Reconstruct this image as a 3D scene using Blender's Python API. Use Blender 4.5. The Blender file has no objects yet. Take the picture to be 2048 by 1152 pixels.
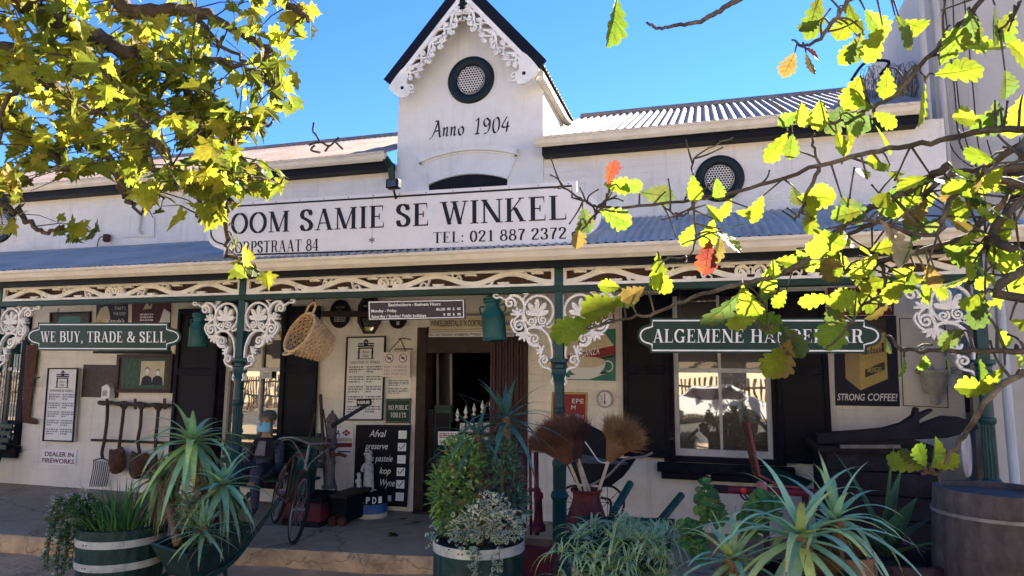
import bpy, bmesh, math, random
from mathutils import Vector as V, Matrix, noise
random.seed(7)
D = bpy.data; SC = bpy.context.scene; COL = SC.collection
R = math.radians; PI = math.pi
# ---------------------------------------------------------------- camera
FPX = 1350.0; YAW = R(16.3); PIT = R(7.1); ROL = R(.45); KS = 3.3/3.8
CP = V((1.46*KS, -6.72*KS, 1.97*KS))
CF = V((-math.sin(YAW)*math.cos(PIT), math.cos(YAW)*math.cos(PIT), math.sin(PIT)))
_r = V((math.cos(YAW), math.sin(YAW), 0)); _u = _r.cross(CF)
CR = _r*math.cos(ROL)+_u*math.sin(ROL); CU = _u*math.cos(ROL)-_r*math.sin(ROL)
cd = D.cameras.new('camera'); cam = D.objects.new('camera', cd); COL.objects.link(cam)
cd.sensor_width = 36; cd.lens = FPX/2048*36; cd.clip_start = .05; cd.clip_end = 3000
m = Matrix((CR, CU, -CF)).transposed().to_4x4(); m.translation = CP
cam.matrix_world = m; SC.camera = cam
# ---------------------------------------------------------------- light
SUN = V((.45, 1.0, .71)).normalized()          # towards the sun: behind the shop, to the right
W = D.worlds.new('World'); SC.world = W; W.use_nodes = True
nt = W.node_tree; bg = nt.nodes['Background']
sky = nt.nodes.new('ShaderNodeTexSky'); sky.sky_type = 'NISHITA'; sky.sun_disc = False
sky.sun_elevation = math.asin(SUN.z); sky.sun_rotation = math.atan2(SUN.x, SUN.y)
sky.air_density = 1.0; sky.dust_density = 0.0; sky.ozone_density = 4; sky.altitude = 2500
hs = nt.nodes.new('ShaderNodeHueSaturation'); hs.inputs['Saturation'].default_value = 1.2; hs.inputs['Hue'].default_value = .51
nt.links.new(sky.outputs[0], hs.inputs['Color']); nt.links.new(hs.outputs[0], bg.inputs['Color'])
bg.inputs['Strength'].default_value = .06
sl = D.lights.new('sun', 'SUN'); sl.energy = 5; sl.angle = R(.5); sl.color = (1, .9, .74)
so = D.objects.new('sun', sl); COL.objects.link(so); so.rotation_euler = (-SUN).to_track_quat('-Z', 'Y').to_euler()
SC.view_settings.view_transform = 'Standard'; SC.view_settings.look = 'None'
SC.view_settings.exposure = 2.75; SC.view_settings.gamma = 1
# ---------------------------------------------------------------- helpers: rays of the surveyed camera, to find real positions on real planes
def ray(px, py): return CF+CR*((px-1024)/FPX)-CU*((py-576)/FPX)
def at(px, py, y):
    d = ray(px, py); return CP+d*((y-CP.y)/d.y)
def gr(px, py, z=0):
    d = ray(px, py); return CP+d*((z-CP.z)/d.z)
def ppm(p): return FPX/((V(p)-CP).dot(CF))      # pixels per metre there
# ---------------------------------------------------------------- materials
MATS = {}
def mat(name, col=(.5, .5, .5), rough=.6, metal=0, var=.18, scale=5, bump=.15, bscale=40, dirt=None, dscale=2.5, damt=.5, attr=False, trans=0, spec=.22, brick=None, glow=None, streak=None, crack=None):
    if name in MATS: return MATS[name]
    M = D.materials.new(name); M.use_nodes = True; t = M.node_tree; n = t.nodes; L = t.links
    b = n['Principled BSDF']; b.inputs['Roughness'].default_value = rough; b.inputs['Metallic'].default_value = metal
    b.inputs['Specular IOR Level'].default_value = spec
    tc = n.new('ShaderNodeTexCoord')
    if attr:
        a = n.new('ShaderNodeAttribute'); a.attribute_name = 'Col'; c = a.outputs['Color']
    else:
        r = n.new('ShaderNodeRGB'); r.outputs[0].default_value = (*col, 1); c = r.outputs[0]
    if var:
        nz = n.new('ShaderNodeTexNoise'); nz.inputs['Scale'].default_value = scale; nz.inputs['Detail'].default_value = 6
        nz.inputs['Roughness'].default_value = .65; L.new(tc.outputs['Object'], nz.inputs['Vector'])
        mr = n.new('ShaderNodeMapRange'); mr.inputs[1].default_value = .3; mr.inputs[2].default_value = .7
        mr.inputs[3].default_value = 1-var; mr.inputs[4].default_value = 1+var; L.new(nz.outputs[0], mr.inputs[0])
        mx = n.new('ShaderNodeMix'); mx.data_type = 'RGBA'; mx.blend_type = 'MULTIPLY'; mx.inputs[0].default_value = 1
        L.new(c, mx.inputs[6]); L.new(mr.outputs[0], mx.inputs[7]); c = mx.outputs[2]
    if dirt:
        nz = n.new('ShaderNodeTexNoise'); nz.inputs['Scale'].default_value = dscale; nz.inputs['Detail'].default_value = 8
        nz.inputs['Roughness'].default_value = .7; L.new(tc.outputs['Object'], nz.inputs['Vector'])
        mr = n.new('ShaderNodeMapRange'); mr.inputs[1].default_value = .5; mr.inputs[2].default_value = .72
        mr.inputs[3].default_value = 0; mr.inputs[4].default_value = damt; L.new(nz.outputs[0], mr.inputs[0])
        mx = n.new('ShaderNodeMix'); mx.data_type = 'RGBA'; L.new(mr.outputs[0], mx.inputs[0])
        L.new(c, mx.inputs[6]); mx.inputs[7].default_value = (*dirt, 1); c = mx.outputs[2]
    if streak:          # rain streaks and lifted paint running down the wall
        mp = n.new('ShaderNodeMapping'); mp.inputs['Scale'].default_value = (5, 5, .35); L.new(tc.outputs['Object'], mp.inputs[0])
        nz = n.new('ShaderNodeTexNoise'); nz.inputs['Scale'].default_value = 1.7; nz.inputs['Detail'].default_value = 9; nz.inputs['Roughness'].default_value = .72; L.new(mp.outputs[0], nz.inputs['Vector'])
        mr = n.new('ShaderNodeMapRange'); mr.inputs[1].default_value = .54; mr.inputs[2].default_value = .74; mr.inputs[4].default_value = .6; L.new(nz.outputs[0], mr.inputs[0])
        mx = n.new('ShaderNodeMix'); mx.data_type = 'RGBA'; L.new(mr.outputs[0], mx.inputs[0]); L.new(c, mx.inputs[6]); mx.inputs[7].default_value = (*streak, 1); c = mx.outputs[2]
    if crack:
        dn = n.new('ShaderNodeTexNoise'); dn.inputs['Scale'].default_value = 5; dn.inputs['Detail'].default_value = 6; L.new(tc.outputs['Object'], dn.inputs['Vector'])
        va = n.new('ShaderNodeVectorMath'); va.operation = 'MULTIPLY_ADD'; L.new(dn.outputs['Color'], va.inputs[0]); va.inputs[1].default_value = (.3, .3, .3); L.new(tc.outputs['Object'], va.inputs[2])
        vo = n.new('ShaderNodeTexVoronoi'); vo.feature = 'DISTANCE_TO_EDGE'; vo.inputs['Scale'].default_value = crack; L.new(va.outputs[0], vo.inputs['Vector'])
        mr = n.new('ShaderNodeMapRange'); mr.inputs[1].default_value = .004; mr.inputs[2].default_value = .010; mr.inputs[3].default_value = .45; mr.inputs[4].default_value = 0; L.new(vo.outputs['Distance'], mr.inputs[0])
        mx = n.new('ShaderNodeMix'); mx.data_type = 'RGBA'; L.new(mr.outputs[0], mx.inputs[0]); L.new(c, mx.inputs[6]); mx.inputs[7].default_value = (.03, .025, .02, 1); c = mx.outputs[2]
    L.new(c, b.inputs['Base Color'])
    h = None
    if bump:
        nz = n.new('ShaderNodeTexNoise'); nz.inputs['Scale'].default_value = bscale; nz.inputs['Detail'].default_value = 5
        L.new(tc.outputs['Object'], nz.inputs['Vector'])
        bp = n.new('ShaderNodeBump'); bp.inputs['Strength'].default_value = bump; bp.inputs['Distance'].default_value = .02
        L.new(nz.outputs[0], bp.inputs['Height']); h = bp
    if brick:
        mp = n.new('ShaderNodeMapping'); mp.inputs['Rotation'].default_value = (R(90), 0, 0); L.new(tc.outputs['Object'], mp.inputs[0])
        sx = n.new('ShaderNodeSeparateXYZ'); L.new(tc.outputs['Object'], sx.inputs[0])
        cx = n.new('ShaderNodeCombineXYZ'); L.new(sx.outputs[0], cx.inputs[0]); L.new(sx.outputs[2], cx.inputs[1])
        dn = n.new('ShaderNodeTexNoise'); dn.inputs['Scale'].default_value = 3; L.new(tc.outputs['Object'], dn.inputs['Vector'])
        va = n.new('ShaderNodeVectorMath'); va.operation = 'MULTIPLY_ADD'; L.new(dn.outputs['Color'], va.inputs[0]); va.inputs[1].default_value = (.02, .02, 0); L.new(cx.outputs[0], va.inputs[2])
        bt = n.new('ShaderNodeTexBrick'); L.new(va.outputs[0], bt.inputs['Vector'])
        bt.inputs['Scale'].default_value = 1; bt.inputs['Brick Width'].default_value = brick[0]; bt.inputs['Row Height'].default_value = brick[1]
        bt.inputs['Mortar Size'].default_value = .006; bt.inputs['Mortar Smooth'].default_value = .6
        b2 = n.new('ShaderNodeBump'); b2.invert = True; b2.inputs['Strength'].default_value = brick[2]; b2.inputs['Distance'].default_value = .012
        L.new(bt.outputs['Fac'], b2.inputs['Height'])
        if h: L.new(h.outputs[0], b2.inputs['Normal'])
        h = b2
    if h: L.new(h.outputs[0], b.inputs['Normal'])
    if trans:
        tr = n.new('ShaderNodeBsdfTranslucent'); L.new(c, tr.inputs['Color'])
        ms = n.new('ShaderNodeMixShader'); ms.inputs[0].default_value = trans
        L.new(b.outputs[0], ms.inputs[1]); L.new(tr.outputs[0], ms.inputs[2]); L.new(ms.outputs[0], n['Material Output'].inputs[0])
    if glow: b.inputs['Emission Color'].default_value = (*col, 1); b.inputs['Emission Strength'].default_value = glow
    MATS[name] = M; return M
def glass(name, tint, refl):
    M = D.materials.new(name); M.use_nodes = True; t = M.node_tree; n = t.nodes; L = t.links
    b = n['Principled BSDF']; b.inputs['Base Color'].default_value = (*tint, 1); b.inputs['Roughness'].default_value = .3
    g = n.new('ShaderNodeBsdfGlossy'); g.inputs['Roughness'].default_value = .015
    nz = n.new('ShaderNodeTexNoise'); nz.inputs['Scale'].default_value = 1.6; tc = n.new('ShaderNodeTexCoord'); L.new(tc.outputs['Object'], nz.inputs['Vector'])
    bp = n.new('ShaderNodeBump'); bp.inputs['Strength'].default_value = .12; bp.inputs['Distance'].default_value = .02; L.new(nz.outputs[0], bp.inputs['Height']); L.new(bp.outputs[0], g.inputs['Normal'])
    ms = n.new('ShaderNodeMixShader'); ms.inputs[0].default_value = refl
    L.new(b.outputs[0], ms.inputs[1]); L.new(g.outputs[0], ms.inputs[2]); L.new(ms.outputs[0], n['Material Output'].inputs[0])
    MATS[name] = M; return M
# ---------------------------------------------------------------- mesh builder
ORG = {}
class MB:
    def __init__(s): s.v = []; s.f = []; s.m = []; s.c = []; s.mats = []
    def mi(s, m):
        if m not in s.mats: s.mats.append(m)
        return s.mats.index(m)
    def add(s, vs, fs, m, col=None):
        k = len(s.v); i = s.mi(m); s.v += [tuple(v) for v in vs]
        for f in fs: s.f.append([k+j for j in f]); s.m.append(i); s.c.append(col)
    def box(s, a, b, m, M=None):
        vs = [V((x, y, z)) for x in (a[0], b[0]) for y in (a[1], b[1]) for z in (a[2], b[2])]
        if M: vs = [M @ v for v in vs]
        s.add(vs, [(0, 1, 3, 2), (4, 6, 7, 5), (0, 4, 5, 1), (2, 3, 7, 6), (0, 2, 6, 4), (1, 5, 7, 3)], m)
    def beam(s, p, q, w, h, m, up=(0, 0, 1), w2=None, h2=None):
        p = V(p); q = V(q); d = (q-p).normalized(); u = V(up)
        x = d.cross(u)
        if x.length < 1e-4: x = d.cross(V((0, 1, 0)))
        x.normalize(); z = x.cross(d); w2 = w2 or w; h2 = h2 or h
        vs = [p+x*(a*w/2)+z*(b*h/2) for a, b in ((-1, -1), (1, -1), (1, 1), (-1, 1))]+[q+x*(a*w2/2)+z*(b*h2/2) for a, b in ((-1, -1), (1, -1), (1, 1), (-1, 1))]
        s.add(vs, [(3, 2, 1, 0), (4, 5, 6, 7), (0, 1, 5, 4), (1, 2, 6, 5), (2, 3, 7, 6), (3, 0, 4, 7)], m)
    def tube(s, pts, r, m, n=8, col=None, closed=False):
        pts = [V(p) for p in pts]; N = len(pts); rs = r if isinstance(r, (list, tuple)) else [r]*N
        vs = []; x = None
        for i, p in enumerate(pts):
            if closed: d = pts[(i+1) % N]-pts[i-1]
            else: d = pts[min(i+1, N-1)]-pts[max(i-1, 0)]
            if d.length < 1e-9: d = V((0, 0, 1))
            d.normalize()
            if x is None: x = d.orthogonal().normalized()
            x = (x-d*x.dot(d))
            if x.length < 1e-6: x = d.orthogonal()
            x.normalize(); y = d.cross(x)
            vs += [p+(x*math.cos(2*PI*k/n)+y*math.sin(2*PI*k/n))*rs[i] for k in range(n)]
        fs = [(i*n+k, i*n+(k+1) % n, (i+1)*n+(k+1) % n, (i+1)*n+k) for i in range(N-1) for k in range(n)]
        if closed: fs += [((N-1)*n+k, (N-1)*n+(k+1) % n, (k+1) % n, k) for k in range(n)]
        else: fs += [tuple(range(n-1, -1, -1)), tuple((N-1)*n+k for k in range(n))]
        s.add(vs, fs, m, col)
    def lathe(s, prof, o, m, n=32, M=None, flute=0, nf=12, mats=None, cap=True):
        # profile of (radius, height)
        o = V(o); vs = []
        for r, z in prof:
            for k in range(n):
                a = 2*PI*k/n; rr = r*(1-flute*(.5+.5*math.cos(nf*a))) if flute else r
                p = V((rr*math.cos(a), rr*math.sin(a), z)); vs.append((M @ p if M else p)+o)
        N = len(prof)
        for i in range(N-1):
            mm = mats[i] if mats else m
            if i == 0: base = len(s.v); s.v += [tuple(v) for v in vs]
            ii = s.mi(mm)
            for k in range(n):
                s.f.append([base+i*n+k, base+i*n+(k+1) % n, base+(i+1)*n+(k+1) % n, base+(i+1)*n+k]); s.m.append(ii); s.c.append(None)
        if cap:
            for i, rev in ((0, True), (N-1, False)):
                if prof[i][0] > 1e-4:
                    l = [base+i*n+k for k in range(n)]; s.f.append(l[::-1] if rev else l); s.m.append(s.mi(mats[min(i, N-2)] if mats else m)); s.c.append(None)
    def ribbon(s, pts, w, y0, y1, m, fr=None, closed=False):
        # flat band of width w along (x, z) points in a vertical plane, thick from y0 to y1; fr maps (x, y, z) to world
        N = len(pts); ws = w if isinstance(w, (list, tuple)) else [w]*N; fr = fr or (lambda x, y, z: V((x, y, z)))
        vs = []
        for i in range(N):
            a = pts[i-1] if (closed or i) else pts[0]; b = pts[(i+1) % N] if (closed or i < N-1) else pts[-1]
            dx, dz = b[0]-a[0], b[1]-a[1]; l = math.hypot(dx, dz) or 1; nx, nz = -dz/l*ws[i]/2, dx/l*ws[i]/2; x, z = pts[i]
            vs += [fr(x+nx, y0, z+nz), fr(x-nx, y0, z-nz), fr(x-nx, y1, z-nz), fr(x+nx, y1, z+nz)]
        fs = []
        for i in range(N if closed else N-1):
            j = (i+1) % N
            for k in range(4): fs.append((i*4+k, j*4+k, j*4+(k+1) % 4, i*4+(k+1) % 4))
        if not closed: fs += [(0, 1, 2, 3), ((N-1)*4+3, (N-1)*4+2, (N-1)*4+1, (N-1)*4)]
        s.add(vs, fs, m)
    def plate(s, pts, y0, y1, m, fr=None):
        fr = fr or (lambda x, y, z: V((x, y, z))); N = len(pts)
        vs = [fr(x, y0, z) for x, z in pts]+[fr(x, y1, z) for x, z in pts]
        s.add(vs, [tuple(range(N)), tuple(range(2*N-1, N-1, -1))]+[(i, N+i, N+(i+1) % N, (i+1) % N) for i in range(N)], m)
    def build(s, name, parent=None, smooth=False, bevel=0, loc=None, sub=0):
        o0 = V(ORG[parent.name]) if parent else V(loc or (0, 0, 0))
        me = D.meshes.new(name); me.from_pydata([V(v)-o0 for v in s.v], [], s.f)
        for m_ in s.mats: me.materials.append(m_)
        me.polygons.foreach_set('material_index', s.m)
        if any(c is not None for c in s.c):
            ca = me.color_attributes.new('Col', 'FLOAT_COLOR', 'CORNER'); buf = []
            for p, c in zip(me.polygons, s.c):
                c = c or (.1, .1, .1); buf += [c[0], c[1], c[2], 1.0]*p.loop_total
            ca.data.foreach_set('color', buf)
        if smooth: me.polygons.foreach_set('use_smooth', [True]*len(me.polygons))
        me.validate(); me.update()
        o = D.objects.new(name, me); COL.objects.link(o)
        if parent: o.parent = parent
        else: o.location = o0
        ORG[o.name] = tuple(o0)
        if smooth == 'auto':
            me.set_sharp_from_angle(angle=R(35))
        if bevel:
            b = o.modifiers.new('bevel', 'BEVEL'); b.width = bevel; b.segments = 2; b.limit_method = 'ANGLE'; b.angle_limit = R(40)
        return o
def thing(name, label, cat, loc=(0, 0, 0), group=None):
    o = D.objects.new(name, None); COL.objects.link(o); o.location = loc; o.empty_display_size = .1
    ORG[o.name] = tuple(loc); return tag(o, label, cat, group)
def tag(o, label, cat, group=None):
    o['label'] = label; o['category'] = cat
    if group: o['group'] = group
    return o
def struct(o): o['kind'] = 'structure'; return o
def copy_tree(o, parent=None):
    c = o.copy(); COL.objects.link(c); ORG[c.name] = ORG.get(o.name, (0, 0, 0))
    if parent: c.parent = parent
    for ch in [x for x in D.objects if x.parent == o]: copy_tree(ch, c)
    return c
def lerp(a, b, t): return a+(b-a)*t
def cat(P, k=8, closed=False):
    # Catmull-Rom through points of any dimension
    n = len(P); out = []; dim = len(P[0])
    for i in range(n if closed else n-1):
        p0 = P[i-1] if (closed or i) else P[0]; p1 = P[i]; p2 = P[(i+1) % n]; p3 = P[(i+2) % n] if (closed or i < n-2) else P[-1]
        for j in range(k):
            t = j/k; out.append(tuple(.5*(2*p1[d]+(p2[d]-p0[d])*t+(2*p0[d]-5*p1[d]+4*p2[d]-p3[d])*t*t+(3*p1[d]-p0[d]-3*p2[d]+p3[d])*t**3) for d in range(dim)))
    if not closed: out.append(tuple(P[-1]))
    return out
def arc(cx, cy, rx, ry, a0, a1, n=16): return [(cx+rx*math.cos(R(lerp(a0, a1, i/n))), cy+ry*math.sin(R(lerp(a0, a1, i/n)))) for i in range(n+1)]
def spiral(cx, cy, r0, r1, a0, turns, n=26):
    return [(cx+lerp(r0, r1, i/n)*math.cos(R(a0+360*turns*i/n)), cy+lerp(r0, r1, i/n)*math.sin(R(a0+360*turns*i/n))) for i in range(n+1)]
# ---------------------------------------------------------------- flat art on real rectangles
class Patch:
    def __init__(s, tl, tr, br, bl):
        s.tl, s.tr, s.br, s.bl = [V(p) for p in (tl, tr, br, bl)]
        s.n = (s.br-s.bl).cross(s.tl-s.bl).normalized(); s.W = ((s.br-s.bl).length+(s.tr-s.tl).length)/2; s.H = ((s.tl-s.bl).length+(s.tr-s.br).length)/2
    def p(s, u, v, off=0): return s.bl.lerp(s.br, u).lerp(s.tl.lerp(s.tr, u), v)+s.n*off
    def fr(s): return lambda x, y, z: s.p(x, z, y)
    def slab(s, b, m, th=.02, front=0, u0=0, v0=0, u1=1, v1=1): b.plate([(u0, v0), (u1, v0), (u1, v1), (u0, v1)], front, front-th, m, s.fr())
    def poly(s, b, pts, m, off=.002): b.add([s.p(u, v, off) for u, v in pts], [tuple(range(len(pts)))], m)
    def rect(s, b, u0, v0, u1, v1, m, off=.002): s.poly(b, [(u0, v0), (u1, v0), (u1, v1), (u0, v1)], m, off)
    def frame(s, b, m, w, front=.012, th=.03, inset=0):
        wu, wv = w/s.W, w/s.H; a, c = inset/s.W, inset/s.H
        for r in ((a, c, 1-a, c+wv), (a, 1-c-wv, 1-a, 1-c), (a, c+wv, a+wu, 1-c-wv), (1-a-wu, c+wv, 1-a, 1-c-wv)):
            s.slab(b, m, th, front, *r)
    def disc(s, b, u, v, r, m, off=.002, n=24, sq=1, a0=0, a1=360): s.poly(b, [(u+r*math.cos(R(lerp(a0, a1, i/n)))/s.W, v+sq*r*math.sin(R(lerp(a0, a1, i/n)))/s.H) for i in range(n+(a1-a0 < 360))], m, off)
    def line(s, b, pts, w, m, off=.002):
        q = [(u*s.W, v*s.H) for u, v in pts]; _stroke(b, q, lambda tx, ty: w, lambda x, y: s.p(x/s.W, y/s.H, off), m)
    def text(s, b, t, u0, v0, u1, v1, m, off=.002, font='serif', shear=0):
        # the words stretched to fill the box
        polys, w = (serif(t) if font == 'serif' else sans(t, font == 'bold'))
        for i, q in enumerate(polys):
            s.poly(b, [(lerp(u0, u1, (x+shear*y)/(w+shear)), lerp(v0, v1, y)) for x, y in q], m, off+(i % 7)*.00012)
    def greek(s, b, u0, v0, u1, v1, lines, m, off=.002, seed=1, fill=.55, para=4):
        rr = random.Random(seed); lh = (v1-v0)/lines
        for i in range(lines):
            if para and i % para == para-1: continue
            u = u0; end = u1 if (not para or i % para != para-2) else lerp(u0, u1, rr.uniform(.3, .8)); y = v1-(i+1)*lh
            while u < end-.01:
                l = rr.uniform(.03, .11)*(u1-u0)/.4; s.rect(b, u, y+lh*.2, min(u+l, end), y+lh*(.2+fill), m, off); u += l+.018*(u1-u0)/.4
def _stroke(b, pts, wf, mp, m):
    N = len(pts); L = []; Rr = []
    for i in range(N):
        a = pts[max(i-1, 0)]; c = pts[min(i+1, N-1)]; dx, dy = c[0]-a[0], c[1]-a[1]; l = math.hypot(dx, dy) or 1
        tx, ty = dx/l, dy/l; w = wf(tx, ty)/2; L.append((pts[i][0]-ty*w, pts[i][1]+tx*w)); Rr.append((pts[i][0]+ty*w, pts[i][1]-tx*w))
    for i in range(N-1):
        b.add([mp(*Rr[i]), mp(*Rr[i+1]), mp(*L[i+1]), mp(*L[i])], [(0, 1, 2, 3)], m)
# ---------------------------------------------------------------- a drawn serif alphabet (cap height 1)
ST, SN = .165, .055
def _sp(pts, T=ST, t=SN, mode='v'):
    out = []; N = len(pts); L = []; Rr = []
    for i in range(N):
        a = pts[max(i-1, 0)]; c = pts[min(i+1, N-1)]
        if N > 6 and math.dist(pts[0], pts[-1]) < 1e-6 and i in (0, N-1): a, c = pts[-2], pts[1]
        dx, dy = c[0]-a[0], c[1]-a[1]; l = math.hypot(dx, dy) or 1; tx, ty = dx/l, dy/l
        w = (t+(T-t)*abs(ty)**.8 if mode == 'v' else mode)/2
        L.append((pts[i][0]-ty*w, pts[i][1]+tx*w)); Rr.append((pts[i][0]+ty*w, pts[i][1]-tx*w))
    return [[Rr[i], Rr[i+1], L[i+1], L[i]] for i in range(N-1)]
def _bar(x0, y0, x1, y1, w):    # a bar with level ends
    if abs(x1-x0) > abs(y1-y0)*3: return [[(x0, y0-w/2), (x1, y1-w/2), (x1, y1+w/2), (x0, y0+w/2)]]
    if y1 < y0: x0, y0, x1, y1 = x1, y1, x0, y0
    return [[(x0-w/2, y0), (x0+w/2, y0), (x1+w/2, y1), (x1-w/2, y1)]]
def _sf(x, y, h=.16): return [[(x-h, y), (x+h, y), (x+h, y+.045), (x-h, y+.045)]] if y < .5 else [[(x-h, y-.045), (x+h, y-.045), (x+h, y), (x-h, y)]]
def _stem(x, w=ST, a=0, b=1, h=.16): return _bar(x, a, x, b, w)+(_sf(x, 0, h) if a == 0 else [])+(_sf(x, 1, h) if b == 1 else [])
def _wedge(x, y0, y1, w=.05): return [[(x-w, y0), (x, y0), (x, y1), (x-.012, y1)]] if y1 > y0 else [[(x-.012, y1), (x, y1), (x, y0), (x-w, y0)]]
def _wedgel(x, y0, y1, w=.05): return [[(x, y1), (x+.012, y1), (x+w, y0), (x, y0)]]
def glyph(c):
    A = arc; el = lambda cx, rx: _sp(A(cx, .5, rx, .475, 90, 450, 40))
    if c == 'I': return .38, _stem(.19)
    if c in 'LEF':
        p = _stem(.19)
        if c in 'LE': p += _bar(.2, .0275, .64, .0275, .055)+_wedge(.66, 0, .27)
        if c in 'EF': p += _bar(.2, .9725, .6, .9725, .055)+_wedge(.62, 1, .74)+_bar(.2, .51, .46, .51, .05)+_bar(.46, .38, .46, .64, .045)
        return .72, p
    if c == 'T': return .76, _stem(.38, b=.99)+_bar(.05, .9725, .71, .9725, .055)+_wedgel(.03, 1, .72)+_wedge(.73, 1, .72)
    if c == 'H': return .9, _stem(.19)+_stem(.71)+_bar(.2, .51, .7, .51, .05)
    if c == 'N': return .88, _stem(.15, .06, h=.13)+_stem(.74, .06, h=.13)+_bar(.13, 1, .71, 0, .18)
    if c == 'M': return 1.05, _stem(.15, .06, h=.13)+_stem(.86, .165, h=.15)+_bar(.17, 1, .5, .02, .17)+_bar(.5, .02, .84, 1, .06)
    if c == 'W': return 1.14, _bar(.14, 1, .38, 0, .16)+_bar(.38, 0, .6, 1, .06)+_bar(.56, 1, .8, 0, .16)+_bar(.8, 0, 1.02, 1, .06)+_sf(.14, 1)+_sf(.58, 1)+_sf(1.02, 1, .12)
    if c == 'V': return .82, _bar(.14, 1, .41, 0, .16)+_bar(.41, 0, .68, 1, .06)+_sf(.14, 1)+_sf(.68, 1, .12)
    if c == 'A': return .84, _bar(.13, 0, .4, 1, .06)+_bar(.41, 1, .69, 0, .17)+_bar(.22, .33, .6, .33, .05)+_sf(.13, 0, .12)+_sf(.7, 0, .15)
    if c == 'Y': return .8, _bar(.14, 1, .4, .45, .16)+_bar(.68, 1, .42, .45, .06)+_stem(.4, b=.47)+_sf(.14, 1)+_sf(.68, 1, .12)
    if c == 'K': return .86, _stem(.19)+_bar(.25, .42, .66, 1, .06)+_bar(.4, .6, .7, 0, .17)+_sf(.66, 1, .12)+_sf(.71, 0, .13)
    if c == 'O': return .86, el(.43, .345)
    if c == '0': return .66, el(.33, .235)
    if c == 'C': return .8, _sp(A(.43, .5, .34, .475, 42, 318, 34))+_bar(.7, .72, .7, .98, .045)+_bar(.7, .06, .7, .22, .03)
    if c == 'G': return .88, _sp(A(.43, .5, .34, .475, 42, 322, 34))+_bar(.7, .72, .7, .98, .045)+_bar(.68, .02, .68, .42, ST)+_bar(.52, .41, .84, .41, .045)
    if c == 'D': return .84, _stem(.19)+_bar(.2, .9725, .4, .9725, .055)+_bar(.2, .0275, .4, .0275, .055)+_sp(A(.39, .5, .33, .4725, 90, -90, 24))
    if c in 'PRB':
        y = .5 if c != 'B' else .53; p = _stem(.19)+_bar(.2, .9725, .42, .9725, .055)+_bar(.2, y, .42, y, .05)+_sp(A(.41, (y+.9725)/2, .22, (.9725-y)/2, 90, -90, 20))
        if c == 'B': p += _bar(.2, .0275, .42, .0275, .055)+_sp(A(.41, .28, .26, .2525, 90, -90, 20)); return .76, p
        if c == 'R': p += _sp(cat([(.42, .5), (.53, .42), (.58, .2), (.66, .05), (.8, .04)], 6)); return .82, p
        return .72, p
    if c == 'S': return .66, _sp(cat([(.53, .74), (.47, .9), (.32, .972), (.18, .92), (.115, .77), (.17, .63), (.32, .53), (.47, .42), (.545, .27), (.49, .1), (.33, .028), (.17, .09), (.1, .27)], 7), .19)+_bar(.545, .7, .545, .98, .045)+_bar(.095, .02, .095, .3, .045)
    if c == 'U': return .86, _sp([(.19, .98), (.19, .35)]+arc(.44, .33, .25, .305, 180, 360, 18)+[(.69, .98)], .14)+_sf(.19, 1)+_sf(.69, 1, .13)
    if c == '1': return .6, _stem(.33, h=.2, b=.99)+_bar(.14, .84, .32, .97, .06)
    if c == '2': return .66, _sp(cat([(.1, .72), (.15, .9), (.32, .972), (.49, .9), (.52, .74), (.44, .55), (.27, .33), (.09, .05)], 7))+_bar(.08, .05, .55, .05, .1)+_wedge(.58, 0, .24)
    if c == '3': return .66, _sp(cat([(.11, .76), (.17, .92), (.31, .972), (.47, .9), (.5, .76), (.44, .6), (.28, .53)], 7))+_sp(cat([(.28, .53), (.46, .46), (.54, .28), (.48, .1), (.3, .028), (.14, .09), (.1, .25)], 7))
    if c == '4': return .68, _stem(.44, b=1)+_bar(.4, 1, .05, .29, .06)+_bar(.04, .28, .64, .28, .06)
    if c == '7': return .64, _bar(.09, .95, .57, .95, .1)+_wedgel(.08, 1, .74)+_sp(cat([(.55, .93), (.38, .6), (.29, .3), (.27, 0)], 6), .17, .08)
    if c == '8': return .66, _sp(arc(.33, .75, .19, .222, 90, 450, 24), .13)+_sp(arc(.33, .27, .24, .242, 90, 450, 26), .16)
    if c == '9': return .66, _sp(arc(.33, .67, .22, .302, 90, 450, 26))+_sp(cat([(.55, .67), (.52, .3), (.38, .06), (.2, .03), (.11, .14)], 6), .13)
    if c == '&': return 1.0, _sp(cat([(.86, .52), (.78, .3), (.6, .08), (.36, .028), (.16, .1), (.12, .27), (.24, .44), (.46, .58), (.58, .76), (.52, .92), (.4, .965), (.28, .88), (.28, .72), (.42, .48), (.64, .2), (.82, .04), (.94, .06)], 6), .15)+_bar(.72, .53, .96, .53, .045)
    if c == ',': return .3, _sp(arc(.14, .07, .035, .035, 0, 360, 10), .08, .08)+_sp(cat([(.17, .06), (.17, -.06), (.08, -.16)], 5), .06, .05)
    if c == ':': return .3, [arc(.14, .09, .075, .085, 0, 360, 12)[:-1], arc(.14, .56, .075, .085, 0, 360, 12)[:-1]]
    if c == '.': return .3, [arc(.14, .08, .075, .08, 0, 360, 12)[:-1]]
    if c == '*': return .6, sum(([[(.3-.02*math.cos(a), .5-.02*math.sin(a)), (.3-.07*math.cos(a)-.4*math.sin(a), .5-.07*math.sin(a)+.4*math.cos(a)), (.3+.07*math.cos(a)-.4*math.sin(a), .5+.07*math.sin(a)+.4*math.cos(a)), (.3+.02*math.cos(a), .5+.02*math.sin(a))]] for a in (R(60*k) for k in range(6))), [])
    if c == '-': return .42, _bar(.06, .36, .36, .36, .07)
    return .34, []
def serif(t, ls=.05):
    x = 0; out = []
    for c in t:
        w, ps = glyph(c); out += [[(px+x, py) for px, py in p] for p in ps]; x += w+ls
    return out, x-ls
_fc = {}
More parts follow.
